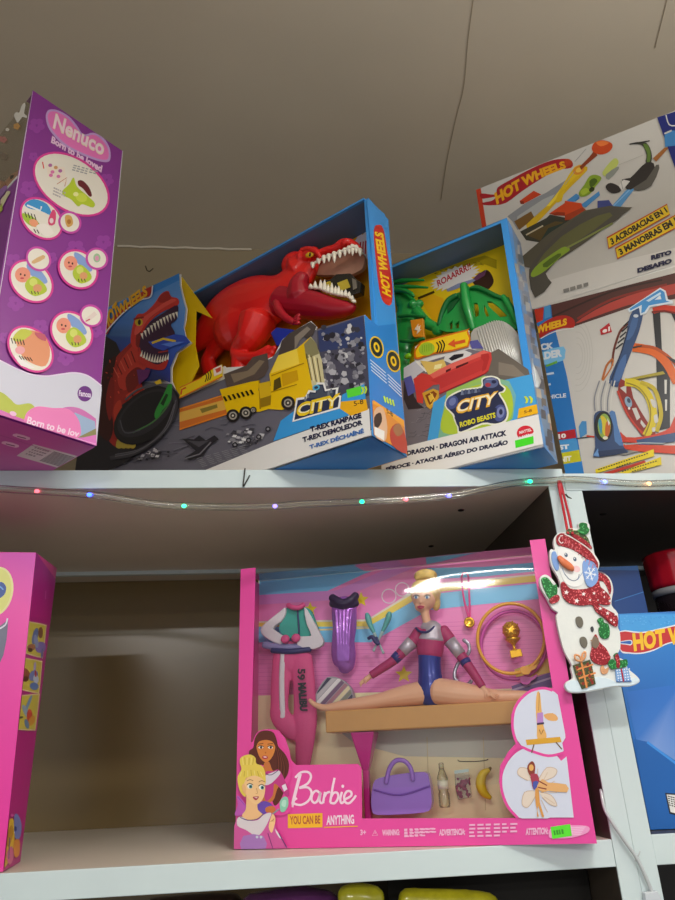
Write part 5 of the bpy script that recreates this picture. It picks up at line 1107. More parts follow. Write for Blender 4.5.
# logo
lg = '#f6d8ea'
for s_ in ([(250, 298), (240, 335), (230, 375), (220, 416)],): p.line(s_, 11, lg, 5)
for s_ in ([(232, 312), (252, 293), (278, 292), (288, 308), (276, 332), (246, 348)], [(246, 348), (276, 346), (290, 364), (280, 392), (254, 408), (230, 404), (226, 394), (238, 384)],
           [(320, 366), (306, 358), (293, 370), (290, 390), (300, 401), (312, 392), (322, 364), (318, 390), (324, 402), (334, 396)], [(338, 362), (334, 382), (331, 402)], [(334, 382), (344, 366), (356, 362)],
           [(372, 312), (364, 350), (356, 400)], [(358, 384), (368, 366), (382, 366), (384, 384), (372, 402), (356, 400)], [(398, 362), (392, 386), (396, 402), (408, 394)],
           [(410, 388), (430, 376), (430, 362), (416, 360), (406, 378), (410, 398), (424, 402), (440, 386), (448, 374)]):
    p.line(s_, 8, lg, 5)
p.ell(401, 342, 5, 6, lg)
p.poly([(206, 441), (329, 437), (329, 488), (206, 491)], '#f0b82c'); p.text('YOU CAN BE', (214, 478), (321, 475), (213, 448), '#b0563a', .03, tr=(321, 445)); p.text('ANYTHING', (343, 480), (442, 476), (344, 446), '#f4dcee', .035, tr=(440, 442)); p.line([(334, 488), (454, 484)], 3.5, '#f0b82c')
# small print along the foot
wh = '#f0b4d8'
p.text('3+', (463, 516), (484, 515), (463, 496), wh, .04); p.line([(506, 517), (516, 497), (525, 516)], 2.5, wh, 0, True); p.line([(516, 503), (516, 511)], 2.5, wh)
p.text('WARNING:', (541, 518), (603, 516), (541, 496), wh, .05); p.textlines((618, 526), (735, 520), (618, 494), 3, wh, .5)
p.crop(400, 690, 3.375)
p.textlines((14, 496), (116, 493), (14, 466), 3, wh, .5); p.text('ADVERTENCIA:', (132, 492), (220, 489), (132, 470), wh, .05); p.textlines((232, 500), (398, 496), (232, 450), 4, wh, .5); p.text('ATTENTION:', (424, 490), (500, 487), (424, 466), wh, .05)
p.poly([(506, 470), (530, 458), (628, 458), (634, 480), (580, 498), (512, 500), (502, 488)], '#ee9ccc', 4)
for k in range(5): p.line([(508+k*2, 470+k*6), (626-k*4, 462+k*6)], 3, '#f4c4e0')
p.poly([(508, 462), (574, 452), (580, 492), (514, 502)], '#5ce234'); p.textlines((520, 492), (572, 484), (516, 470), 1, '#3a9a2a', .7)
# two round instruction pictures
for (cx, cy, rx, ry) in ((475, 105, 96, 112), (455, 318, 112, 128)):
    pts = [(cx+rx*math.cos(k*math.pi/24), cy+ry*math.sin(k*math.pi/24)) for k in range(48)]
    p.poly([(min(x, 548+ (y-100)*.19), min(y, cy+ry*.9)) for x, y in pts], '#d2d8ea')
p.poly([(470, 300), (562, 224), (586, 430), (398, 430), (352, 360), (350, 290)], '#d2d8ea'); p.poly([(475, 0), (515, 0), (552, 205), (540, 216), (470, 215)], '#d2d8ea')
p.line([(400, 195), (380, 130), (388, 60), (430, 10), (480, -6), (515, 2)], 9, '#e5489f', 4)
p.line([(552, 212), (500, 222), (440, 205), (402, 192), (370, 220), (345, 270), (342, 330), (362, 390), (398, 432)], 9, '#e5489f', 4)
sk = '#e2ae62'
p.poly([(462, 10), (472, 12), (478, 70), (484, 120), (494, 150), (490, 165), (464, 165), (462, 120), (458, 60)], sk, 3); p.poly([(463, 78), (482, 75), (484, 112), (462, 114)], '#b884c8'); p.line([(462, 115), (486, 112)], 7, '#3a2a4a')
p.line([(470, 10), (468, 70)], 2, '#a8763a'); p.poly([(484, 84), (515, 78), (532, 92), (528, 104), (500, 102)], '#e0a868', 2)
p.poly([(424, 168), (540, 158), (545, 176), (428, 186)], '#d8a22c'); p.line([(452, 184), (444, 212)], 4, '#6a5030'); p.line([(526, 176), (546, 200)], 4, '#6a5030'); p.line([(470, 134), (476, 150), (484, 134)], 3, '#8a5a2a')
for pts in ([(460, 300), (440, 270), (405, 262), (398, 285), (430, 305)], [(468, 300), (495, 262), (528, 268), (520, 292), (480, 308)], [(452, 340), (420, 345), (412, 385), (432, 395), (456, 360)], [(474, 345), (510, 355), (530, 390), (505, 385), (480, 362)]):
    p.poly(pts, '#e0d2c4', 3); p.line(pts, 2, '#c8a888', 3)
for a in range(8): t = a*.5-2; p.line([(460+30*math.cos(t), 345+30*math.sin(t)), (460+70*math.cos(t), 345+80*math.sin(t))], 2, '#d0b8a0')
p.poly([(432, 252), (446, 240), (456, 256), (452, 290), (440, 290), (430, 270)], '#8a3a2c', 3); p.ell(443, 262, 8, 11, sk)
p.poly([(440, 285), (462, 283), (470, 305), (466, 330), (450, 335), (444, 310)], '#a83a50', 2); p.poly([(448, 310), (466, 308), (470, 330), (452, 336)], '#4a56a8', 2)
p.poly([(456, 335), (468, 332), (472, 380), (486, 425), (478, 426), (466, 390), (462, 425), (468, 424), (458, 385)], '#d89a50', 2)
p.poly([(462, 325), (480, 300), (500, 312), (560, 318), (563, 345), (500, 340), (480, 345)], '#e2ae72', 2); p.line([(470, 308), (496, 322)], 4, '#8a3a2c'); p.line([(466, 328), (494, 334)], 4, '#8a3a2c')
# two illustrated gymnasts (generic)
p.crop(230, 720, 6.925)
p.poly([(150, 400), (130, 220), (160, 150), (190, 90), (240, 66), (300, 78), (335, 140), (345, 180), (395, 240), (425, 320), (420, 420), (400, 470), (430, 620), (330, 660), (160, 600)], '#e5489f', 4)
p.poly([(150, 300), (135, 220), (165, 190), (175, 130), (205, 85), (255, 72), (305, 88), (328, 140), (340, 185), (385, 235), (412, 300), (405, 370), (380, 420), (385, 470), (350, 560), (310, 590), (290, 500), (300, 350), (220, 310), (180, 320)], '#5e2a1c', 4)
for k in range(7): p.line([(310+k*9, 160+k*14), (330+k*10, 260+k*16), (330+k*4, 400+k*14)], 4, '#7a3c28' if k % 2 else '#431a12', 4)
p.poly([(240, 300), (275, 290), (300, 350), (340, 350), (370, 400), (330, 480), (300, 560), (230, 560), (230, 420)], '#c8743a', 3)
p.poly([(250, 360), (300, 355), (345, 345), (390, 430), (415, 510), (395, 530), (350, 470), (310, 440), (300, 520), (250, 560), (240, 450)], '#c23a86', 3); p.poly([(250, 385), (300, 362), (340, 350), (352, 372), (300, 430), (262, 450), (240, 440)], '#d8d0dc', 3); p.poly([(362, 455), (388, 440), (402, 478), (378, 495)], '#e8dcea'); p.line([(250, 372), (290, 380), (338, 348)], 5, '#4a2a6a', 3)
p.poly([(188, 175), (200, 140), (260, 132), (308, 150), (318, 195), (300, 250), (270, 285), (240, 288), (212, 260), (195, 220)], '#d8843c', 4)
p.poly([(188, 180), (195, 125), (260, 95), (320, 140), (322, 190), (300, 152), (255, 138), (205, 150)], '#5e2a1c', 4)
for x in (218, 285): p.ell(x, 190, 17, 9, '#f4ece4', 0); p.ell(x+2, 190, 8, 9, '#3a2418'); p.line([(x-20, 186), (x, 178), (x+20, 186)], 5, '#2a140e', 3); p.line([(x-20, 168), (x+18, 162)], 4, '#4a2014')
p.poly([(250, 235), (245, 220), (258, 222)], '#b8642a'); p.ell(248, 258, 20, 12, '#b8324a', 5); p.ell(248, 256, 12, 4, '#f0dcd8', 5)
# purple shadow, brush in hand
p.poly([(180, 600), (240, 560), (300, 590), (280, 650), (200, 640)], '#6a4ab0', 3); p.poly([(250, 610), (290, 592), (320, 610), (310, 640), (260, 640)], '#c8743a', 3)
p.line([(300, 650), (345, 615)], 9, '#8a9aa8'); p.poly([(350, 600), (352, 560), (380, 530), (405, 540), (408, 590), (385, 630), (358, 634)], '#8ed0b4', 4); p.poly([(362, 590), (370, 556), (394, 556), (388, 600)], '#b6e4d0', 3)
p.poly([(40, 660), (60, 590), (55, 520), (100, 560), (130, 640)], '#c05ab8', 3); p.line([(58, 530), (110, 590)], 5, '#8a4ab0')
# blonde with a high bun
p.poly([(62, 440), (60, 390), (85, 340), (75, 300), (78, 265), (110, 244), (150, 240), (182, 262), (188, 300), (230, 320), (250, 370), (252, 440), (235, 420), (190, 400), (120, 400), (110, 450), (115, 530), (80, 500)], '#e8cf58', 4)
for k in range(6): p.line([(92+k*16, 262-abs(k-3)*2), (98+k*13, 310)], 4, '#c0a236' if k % 2 else '#f4e48a')
for k in range(7): p.line([(85+k*22, 345+abs(k-3)*4), (78+k*26, 395-abs(k-3)*2)], 4, '#c0a236' if k % 2 else '#f4e48a')
p.poly([(120, 560), (125, 520), (190, 560), (200, 620), (240, 660), (200, 700), (130, 690), (90, 660), (115, 620)], '#eec08a', 3)
p.poly([(105, 440), (125, 400), (180, 385), (235, 410), (250, 460), (244, 520), (220, 565), (190, 582), (160, 570), (125, 530), (108, 490)], '#f2c890', 4)
p.poly([(90, 455), (105, 440), (118, 470), (116, 510), (98, 495)], '#eab880', 3)
for x, y in ((145, 458), (226, 465)): p.ell(x, y, 19, 17, '#f6f2ea'); p.ell(x+5, y+2, 12, 13, '#4a8a8a'); p.ell(x+6, y+2, 5, 6, '#1c1410'); p.line([(x-22, y-8), (x, y-20), (x+22, y-8)], 5, '#3a2414', 3); p.line([(x-20, y-36), (x, y-46), (x+22, y-38)], 4, '#8a6424', 3)
p.line([(190, 470), (198, 505), (186, 508)], 3, '#c08a54', 2); p.poly([(165, 532), (190, 528), (208, 530), (192, 552), (178, 550)], '#b03450', 3); p.poly([(174, 535), (200, 533), (190, 541)], '#f4e6e0')
p.poly([(50, 690), (90, 670), (130, 690), (190, 690), (240, 655), (290, 640), (330, 760), (400, 870), (400, 905), (40, 905)], '#cf5aa0', 2); p.poly([(60, 680), (90, 668), (140, 695), (200, 690), (240, 655), (285, 640), (290, 660), (240, 760), (190, 800), (120, 760), (60, 730)], '#d9d2d8', 3)
p.line([(78, 672), (130, 692), (195, 685), (236, 652)], 6, '#5a3a7a', 3); p.poly([(100, 800), (240, 800), (250, 905), (90, 905)], '#a87ac0', 2)
for x in (195, 222): p.ell(x, 808, 9, 9, '#c8d4dc')
p.poly([(275, 740), (285, 690), (300, 650), (315, 660), (322, 690), (312, 740), (295, 780)], '#f2c890', 3)
for k in range(3): p.line([(285+k*8, 700-k*4), (312, 696-k*8)], 3, '#b8844e')
p.poly([(320, 750), (350, 790), (372, 820), (350, 815), (325, 775)], '#e8e0ec'); p.line([(270, 780), (310, 905)], 5, '#7a3a7a'); p.line([(345, 780), (400, 880)], 6, '#5a3a7a')
p.build('front_artwork', gb)
# ---------------------------------------------------------------- balance beam, doll and accessories inside the window box
g = Fig(GB)
def L(x, y, d): return GB.loc(g.P(x, y, d))
a, b = L(325.5, 711, .016), L(325.5, 733, .016); r_ = L(535, 706, .016)
bz0, bz1, bx0, bx1 = b.z, a.z, a.x, -.020
bm_ = thing('balance_beam', GB.p((bx0+bx1)/2, .035, CT), 'tan toy balance beam on pink legs under the blonde doll', 'toy beam', GB.yaw)
MB().fbox(GB, (bx0, .014, bz0), (bx1, .056, bz1)).build('beam', mat('tan_plastic', '#d39d58', .4, coat=.15, var=.05, vscale=30), bm_, bevel=.0015)
mg = mat('magenta_plastic', '#d2248f', .35, coat=.3)
for x in (364, 531):
    q = L(x, 735, .03).x; m = MB()
    zk = L(x, 771, .03).z
    m.hexa([GB.p(q-.004, .030, zk), GB.p(q+.003, .030, zk), GB.p(q+.003, .042, zk), GB.p(q-.004, .042, zk)], [GB.p(q-.014, .018, bz0-.0005), GB.p(q+.014, .018, bz0-.0005), GB.p(q+.014, .052, bz0-.0005), GB.p(q-.014, .052, bz0-.0005)])
    m.hexa([GB.p(q-.004, .030, CT+.0004), GB.p(q+.003, .030, CT+.0004), GB.p(q+.003, .042, CT+.0004), GB.p(q-.004, .042, CT+.0004)], [GB.p(q-.004, .030, zk+.001), GB.p(q+.003, .030, zk+.001), GB.p(q+.003, .042, zk+.001), GB.p(q-.004, .042, zk+.001)])
    m.build('leg', mg, bm_, bevel=.0015)

# doll
dskin = mat('doll_vinyl', '#eeb894', .42, coat=.1)
dl = thing('fashion_doll', GB.p(L(430, 703, .036).x, .036, bz1), 'blonde doll in a blue and magenta leotard doing the splits on the tan beam', 'doll', GB.yaw)
D = .036
m = MB(); 
# neck and head
g.tube(m, [(431, 636, D, 6), (428, 626, D, 4.6), (425.5, 616, D-.001, 4.3), (424, 606, D-.002, 5)], 14)
g.ball(m, 424, 597, D-.001, 12.6, (.97, .95, 1.1), 4, 20, 14); g.ball(m, 421.5, 606.5, D-.005, 7.6, (.92, .8, .72), 0); g.ball(m, 420.2, 602.4, D-.0150, 1.4, (.9, 1, .9)); g.ball(m, 420.4, 599.8, D-.0137, .9, (.8, 1, 2))
# trunk
g.tube(m, [(431, 634, D, 11.5), (430, 647, D, 12), (429.5, 661, D, 10.4), (430, 675, D, 10.8), (431, 689, D, 12.5), (431, 697, D, 10)], 18, flatv=.75)
# legs in the splits, lying along the beam
g.tube(m, [(436, 691, D-.001, 13), (455, 693.5, D-.004, 12.6), (475, 695.5, D-.004, 10.2), (492, 696.5, D, 7.4), (505, 697, D, 6.4), (520, 697, D+.001, 6.4), (540, 697.5, D+.002, 4.8), (556, 698, D+.003, 3.2)], 16)
g.tube(m, [(428, 692, D+.003, 12), (412, 694.5, D+.003, 10.8), (395, 697.5, D+.003, 9), (378, 701, D+.002, 7), (360, 704, D+.002, 6.6), (342, 706, D+.001, 5.4), (326, 708, D, 3.6), (318, 706, D, 3)], 16)
g.tube(m, [(320, 707, D, 3), (314, 704, D, 2.6), (309.5, 700, D, 2)], 10)
# arms
g.tube(m, [(419, 634, D+.001, 5.6), (408, 646, D-.002, 4.6), (394, 660, D-.004, 3.8), (380, 669, D-.004, 3.3), (369, 677, D-.004, 2.6)], 12)
g.tube(m, [(443, 632, D+.001, 5.6), (456, 648, D, 4.7), (467, 664, D-.004, 4), (477, 678, D-.008, 3.4), (484, 689, D-.010, 2.7)], 12)
g.tube(m, [(369, 677, D-.004, 2.6), (366, 679.5, D-.004, 3.0), (364.5, 681, D-.004, 2.4)], 10, k=0); g.tube(m, [(484, 689, D-.010, 2.6), (487, 693, D-.010, 3.2), (489, 696, D-.010, 2.5)], 10, k=0)
body = m.build('body', dskin, dl, remesh=.0011, smooth=2)
for k in range(4):
    m = MB(); g.tube(m, [(365-k*.4, 679+k*.9, D-.0045, 1.0), (361.5-k*.2, 681+k*1.3, D-.0045, .85), (359.5+k*.5, 683.5+k*1.0, D-.0045, .6)], 8); m.build('finger', dskin, body)
    m = MB(); g.tube(m, [(488+k*1.0, 693.5-k*.2, D-.0115, 1.0), (492+k*1.2, 696.5-k*.9, D-.0115, .85), (495.5+k*1.2, 699-k*1.3, D-.011, .6)], 8); m.build('finger', dskin, body)
m = MB(); g.tube(m, [(366, 678, D-.006, .9), (366, 682, D-.007, .7), (365, 684, D-.007, .5)], 8); m.build('thumb', dskin, body)
m = MB(); g.tube(m, [(486, 692, D-.012, .9), (485, 696, D-.013, .7), (486, 698, D-.013, .5)], 8); m.build('thumb', dskin, body)
# hair and bun
hair = mat('blonde_hair', '#e4c270', .45, var=.18, vscale=160)
m = MB(); g.ball(m, 426.5, 592.5, D+.0035, 14.8, (.97, .92, 1.0), 0, 20, 14); g.ball(m, 435.5, 601, D+.007, 8, (.62, .9, 1.25)); g.ball(m, 412.8, 595, D-.001, 3.6, (.6, 1.2, 1.6))
g.tube(m, [(411.5, 592, D-.009, 2.6), (416, 584.5, D-.0125, 3), (424, 582.8, D-.0130, 3.2), (432, 585.5, D-.0115, 3.2), (437, 593, D-.006, 3)], 10)
hb_ = m.build('hair', hair, dl, remesh=.0012, smooth=1)
m = MB(); g.ball(m, 425.5, 576, D-.001, 10.5, (1.12, 1, .66)); g.tube(m, [(416.5, 579, D-.009, 2.2), (425.5, 576, D-.0125, 2.6), (434.5, 578, D-.009, 2.2)], 8); g.tube(m, [(417, 573.5, D-.008, 2), (425.5, 571, D-.0105, 2.2), (434, 573.5, D-.008, 2)], 8); m.build('hair_bun', hair, dl, remesh=.0011)
# face
white_eye = mat('doll_eye_white', '#f4f0ea', .3); iris = mat('doll_iris', '#3a6aa0', .3); lash = mat('doll_lash', '#3a2418', .5); lip = mat('doll_lips', '#c4405e', .35)
for x, s in ((416.2, 1), (427.2, -1)):
    m = MB(); g.ball(m, x, 597.3, D-.0146+(.0006 if s > 0 else .0), 2.2, (1.15, .35, .75)); e = m.build('eye', white_eye, dl)
    m = MB(); g.ball(m, x-.2, 597.3, D-.0156+(.0006 if s > 0 else 0), 1.35, (.9, .3, 1.1)); m.build('iris', iris, e)
    m = MB(); g.tube(m, [(x-3, 596.6, D-.0150, .4), (x, 594.9, D-.0158, .65), (x+3.1, 596.2, D-.0146, .45)], 6); m.build('eyelash', lash, e)
    m = MB(); g.tube(m, [(x-2.8, 592.4, D-.0146, .4), (x, 591.2, D-.0148, .5), (x+3, 592.0, D-.0138, .35)], 6); m.build('eyebrow', mat('doll_brow', '#a9783c', .6), dl)
m = MB(); g.tube(m, [(417.2, 606.9, D-.0136, .5), (420.3, 606.3, D-.0147, 1.05), (424.2, 606.5, D-.0136, .5)], 8); g.tube(m, [(417.8, 607.6, D-.0134, .5), (420.5, 608.3, D-.0141, 1.0), (423.6, 607.6, D-.0134, .5)], 8); m.build('lips', lip, dl)
# leotard
blue = mat('shiny_blue_fabric', '#27348f', .28, .25, coat=.2); magf = mat('magenta_fabric', '#b02a66', .5, var=.1, vscale=120); silv = mat('silver_fabric', '#c4bcc8', .35, .45, bump=.2, bscale=600)
m = MB(); g.tube(m, [(430, 645, D, 12.7), (429.5, 661, D, 11.4), (430, 675, D, 11.8), (430.8, 686, D, 13.4), (431, 695, D, 13), (430.5, 702, D, 9.5)], 20, flatv=.80); m.build('leotard', blue, dl, remesh=.0012, smooth=1)
m = MB(); g.tube(m, [(428.5, 627, D, 8), (430.5, 633, D, 12.6), (430.5, 642, D, 13.6), (430, 650, D, 13.4), (429.8, 655, D, 12.6)], 20, flatv=.80)
g.tube(m, [(420, 632, D+.001, 6.8), (414, 640, D, 6.2)], 14, k=0); g.tube(m, [(442, 630.5, D+.001, 7), (450, 640, D, 6.4)], 14, k=0); m.build('yoke', magf, dl, remesh=.0012, smooth=1)
m = MB(); g.tube(m, [(424.5, 626.5, D, 6.4), (430, 630.5, D, 12), (431, 636, D, 13.4), (431, 640, D, 14)], 20, flatv=.82); m.build('shoulder_band', silv, dl, remesh=.0012)
m = MB(); g.tube(m, [(416, 628, D-.004, 1.2), (420, 631.5, D-.0105, 1.2), (427, 632, D-.0130, 1.2), (433, 628, D-.011, 1.2), (436, 623.5, D-.004, 1.2)], 8); m.build('neckline', mat('navy_trim', '#2b2a66', .4), dl)
for nm, col, L1, L2 in (('sleeve', magf, [(416, 638, D+.001, 6.2), (407, 647, D-.002, 5.6), (394, 660, D-.004, 4.7), (380, 669.5, D-.004, 4.2), (371, 675.5, D-.004, 3.8)], [(447, 637, D+.001, 6.4), (456, 649, D, 5.9), (467, 664, D-.004, 5), (477, 678.5, D-.008, 4.3), (482.5, 687, D-.010, 3.8)]),
                        ('sleeve_band', silv, [(412, 642, D-.0005, 6.5), (402, 652, D-.003, 5.7)], [(450, 641, D, 6.6), (461, 655, D-.002, 5.9)]),
                        ('sleeve_stripe', mat('navy_fabric', '#2d2a7a', .4), [(399, 655, D-.003, 5.4), (394, 660, D-.004, 5.1)], [(464.5, 660, D-.003, 5.5), (467, 664.5, D-.004, 5.3)])):
    for J in (L1, L2): m = MB(); g.tube(m, J, 14, ends=False, k=5 if len(J) > 2 else 0); m.build(nm, col, dl)

# hoops
hoop_y = None
def hoop(x, y, rx, ry, d, col, label, tabx, taby):
    o = thing('toy_hoop', g.P(x, y+ry, d), label, 'toy hoop', GB.yaw, 'gymnastics hoops')
    P = [g.P(x+rx*math.cos(k*math.pi/24), y+ry*math.sin(k*math.pi/24), d) for k in range(48)]
    m = MB(); m.tube(P, mpp(P[0])*1.75, 10, closed=True); m.build('ring', col, o)
    m = MB(); g.plate(m, [(tabx-8, taby+1), (tabx-5, taby-3), (tabx+3, taby-2), (tabx+9, taby-5), (tabx+8, taby-1), (tabx+3, taby+2), (tabx+1, taby+5), (tabx-5, taby+5)], d-.003, .005, 2); m.build('clip', col, o)
hoop(511, 638.5, 33.5, 35, .052, mat('yellow_plastic', '#f0aa2c', .3, coat=.3), 'yellow toy hoop hanging around the little gold trophy, in front', 528, 669)
hoop(513.5, 645, 32.5, 34, .060, mat('orchid_plastic', '#cf4fae', .3, coat=.3), 'orchid pink toy hoop behind the yellow hoop', 528, 679)
# trophy
gold = mat('gold_plastic', '#d9a31c', .25, .6, coat=.3)
t = thing('toy_trophy', g.P(515.5, 657, .05), 'tiny gold trophy with a star globe inside the hoops', 'trophy', GB.yaw)
ax = (g.P(511, 632, .05)-g.P(515, 655, .05)).normalized(); s0 = mpp(g.P(511, 632, .05)); bp = g.P(515.5, 657, .05)
m = MB(); g.plate(m, [(509.5, 650.5), (521, 648.5), (523, 656), (511, 658)], .046, .009); m.build('base', gold, t, bevel=.0006)
m = MB(); m.lathe(g.P(514.8, 651, .05), ax, [(4*s0, 0), (3*s0, 1*s0), (1.6*s0, 2.5*s0), (1.4*s0, 5*s0), (2.8*s0, 7*s0), (6.5*s0, 10*s0), (8*s0, 12*s0)], 20); m.build('stem', gold, t)
m = MB(); g.ball(m, 511, 630.5, .05, 8.6, (1, .8, 1.05)); m.build('globe', gold, t)
m = MB()
for k in range(9): q = k/9*6.283; g.tube(m, [(511+5.5*math.cos(q), 630+5.5*math.sin(q), .0423, 1.0), (511+8.7*math.cos(q), 630+9.0*math.sin(q), .0475, 1.0)], 6, k=0)
g.plate(m, [(511+(6 if k % 2 == 0 else 2.6)*math.cos(k*math.pi/5-1.57), 630+(6 if k % 2 == 0 else 2.6)*math.sin(k*math.pi/5-1.57)) for k in range(10)], .0405, .003); m.build('star_ornament', gold, t, remesh=.0007)
# medal
md = thing('toy_medal', g.P(469.5, 629, .058), 'small gold medal hanging on a pink ribbon right of the doll head', 'medal', GB.yaw)
m = MB()
for J in ([(461.5, 577), (462.5, 590), (465, 604), (468.5, 617)], [(468.5, 577), (469, 590), (469.6, 604), (469.8, 617)]): m.tube([g.P(x, y, .060) for x, y in cr(J, 4)], .0013, 8, flat=GB.w, flatv=.4)
m.tube([g.P(x, y, .060) for x, y in ((461.5, 577), (463, 573), (467, 573), (468.5, 577))], .001, 6); m.build('ribbon', mat('pink_ribbon', '#e0428e', .5), md)
m = MB(); m.lathe(g.P(469.3, 622.5, .0605), -GB.w, [(.001, 0), (.0064, 0), (.0066, .001), (.006, .002), (.0045, .0021), (.004, .0017), (.001, .0017)], 24); m.build('medal_disc', gold, md)
# jacket on the left
h = Fig(GB, (230, 540, 3.553))
teal = mat('teal_fabric', '#3aa79a', .6, bump=.2, bscale=300, var=.1); wf = mat('white_fabric', '#e3dde4', .6, bump=.2, bscale=300); pf = mat('pink_fabric', '#e0508e', .6, bump=.2, bscale=300, var=.08)
jk = thing('doll_jacket', h.P(235, 385, .055), 'teal doll jacket with white sleeves and pink trim on the backdrop', 'doll clothes', GB.yaw)
m = MB(); h.plate(m, [(195, 245), (225, 238), (262, 238), (285, 250), (300, 290), (308, 320), (270, 345), (235, 350), (200, 345), (175, 318), (182, 280)], .050, .012, 3); m.build('torso', teal, jk, bevel=.003, seg=3)
for q in ([(196, 238), (172, 256), (122, 296), (106, 320), (124, 346), (180, 372), (188, 340), (150, 314), (180, 290), (196, 262)], [(262, 238), (282, 262), (318, 330), (332, 360), (318, 380), (282, 388), (238, 372), (246, 342), (288, 340), (272, 300)]):
    m = MB(); h.plate(m, q, .0455, .009, 2); m.build('sleeve', wf, jk, bevel=.0028, seg=3)
m = MB(); h.tube(m, [(206, 232, .048, 9), (225, 240, .046, 9), (245, 240, .046, 9), (262, 230, .048, 9)], 10); m.build('collar', pf, jk)
for x, y in ((196, 352), (234, 348)): m = MB(); h.ball(m, x, y, .043, 17, (1.0, .6, .9), 10); m.build('cuff', pf, jk, remesh=.0012)
m = MB(); h.tube(m, [(120, 372, .050, 12), (170, 380, .048, 13), (235, 382, .048, 14), (290, 378, .049, 12)], 10, flatv=.5); m.build('hem', mat('lilac_fabric', '#8a86b8', .6), jk)
m = MB(); h.tube(m, [(240, 250, .0485, 3), (244, 300, .0485, 3), (246, 345, .0485, 3)], 8); m.build('zip', mat('navy_trim'), jk)
# tracksuit trousers
tr_ = thing('doll_trousers', h.P(230, 790, .05), 'pink doll tracksuit trousers with a white side stripe and black lettering', 'doll clothes', GB.yaw)
m = MB(); h.tube(m, [(215, 392, .052, 62), (205, 440, .051, 60)], 16, flatv=.3, k=0)
h.tube(m, [(188, 420, .051, 38), (180, 500, .050, 36), (176, 580, .050, 34), (180, 626, .048, 38), (215, 670, .048, 34), (240, 690, .05, 26)], 16, flatv=.42); h.tube(m, [(250, 420, .051, 44), (262, 500, .050, 42), (266, 580, .050, 42), (268, 640, .048, 44), (268, 690, .048, 38), (264, 740, .050, 34), (258, 800, .052, 28)], 16, flatv=.42)
m.build('trouser_legs', pf, tr_, remesh=.0013, smooth=3)
p = Print(GB.front(.0385), (230, 540, 3.553), 2e-4)
tx = GB.front(.0375)
m = MB(); m.tube([h.P(x, y, d) for x, y, d in cr([(188, 405, .046), (184, 470, .0447), (184, 540, .0448), (186, 600, .044), (186, 628, .043)], 4)], .0036, 8, flat=GB.w, flatv=.25); m.build('side_stripe', wf, tr_)
q = Print(GB.front(.0395), (230, 540, 3.553), 1e-5); q.text('59', (240, 458), (238, 498), (268, 456), '#1c1420', .03, tr=(266, 497)); q.text('MALIBU', (240, 508), (248, 608), (270, 506), '#1c1420', .06, tr=(276, 607)); q.build('lettering', tr_)
m = MB(); h.tube(m, [(150, 392, .048, 10), (215, 396, .0445, 10), (285, 388, .048, 10)], 10); m.build('waistband', mat('navy_trim'), tr_)
# purple bodysuit
bs = thing('doll_bodysuit', h.P(405, 470, .055), 'shiny purple sleeveless doll bodysuit with a dark top edge', 'doll clothes', GB.yaw)
m = MB(); h.tube(m, [(405, 225, .054, 46), (406, 265, .053, 46), (407, 310, .052, 44), (402, 360, .052, 42), (404, 410, .052, 45), (408, 445, .053, 36), (406, 462, .054, 22)], 18, flatv=.55)
for k in range(5): h.tube(m, [(375+k*14, 250, .0455, 5), (380+k*11, 330, .0445, 6), (385+k*9, 430, .0455, 5)], 8)
m.build('suit', mat('metallic_purple', '#a662c4', .25, .4, coat=.3), bs, remesh=.0012, smooth=2)
m = MB(); h.tube(m, [(362, 204, .052, 14), (382, 218, .047, 16), (405, 226, .046, 17), (430, 214, .047, 16), (448, 196, .052, 14)], 12); h.tube(m, [(362, 225, .052, 14), (405, 238, .047, 14), (450, 222, .052, 14)], 12); m.build('neck_edge', mat('dark_violet_fabric', '#2e1f44', .5), bs, remesh=.0012)
# two clubs
for nm, J, lab in ((0, [(486, 262, .056, 7), (490, 275, .056, 11), (496, 296, .056, 10), (512, 330, .055, 6), (530, 368, .055, 3.5), (545, 402, .055, 5)], 'teal toy club leaning right, crossed with its twin under the small rings'), (1, [(568, 258, .050, 7), (564, 270, .050, 11), (558, 290, .050, 10), (542, 325, .049, 6), (526, 360, .049, 3.5), (510, 394, .049, 5)], 'teal toy club leaning left, crossed over the other club')):
    c = thing('toy_club', h.P(J[-1][0], J[-1][1], J[-1][2]), lab, 'toy club', GB.yaw, 'crossed teal clubs')
    m = MB(); h.tube(m, J[:4], 14); m.build('head', mat('teal_plastic', '#54a8a4', .3, coat=.3), c)
    m = MB(); h.tube(m, J[3:], 10); m.build('handle', mat('pale_teal_plastic', '#a8c4c4', .35), c)
m = MB(); h.tube(m, [(492, 350, .046, 6), (505, 344, .044, 7), (516, 360, .044, 7), (528, 370, .0445, 6), (520, 346, .045, 5)], 8); tag(m.build('ribbon_tie', mat('navy_trim'), None, h.P(510, 368, .045)), 'navy tie wrapped where the two teal clubs cross', 'tie')
# striped mat bag
sb = thing('striped_cushion', h.P(372, 588, .052), 'grey and rainbow striped doll cushion behind the doll foot', 'doll cushion', GB.yaw)
m = MB(); h.plate(m, [(306, 586), (308, 540), (345, 488), (390, 492), (425, 520), (438, 555), (432, 578), (380, 588)], .050, .014, 3); m.build('cushion', mat('grey_satin', '#a7a2ac', .4), sb, bevel=.002)
co = [(306, 586), (308, 540), (345, 488), (390, 492), (425, 520), (438, 555), (432, 578)]
W3 = [GB.front(.0498).at(230+x/3.553, 540+y/3.553) for x, y in co]; cc = sum(W3, V3((0, 0, 0)))/len(W3); cl = []
for i in range(len(W3)):
    u = W3[i]; n = (W3[(i+1) % len(W3)]-u).cross(GB.w).normalized(); cl.append((u+(cc-u)*.03, n if (cc-u).dot(n) > 0 else -n))
q = Print(GB.front(.0498), (230, 540, 3.553), 5e-5, cl)
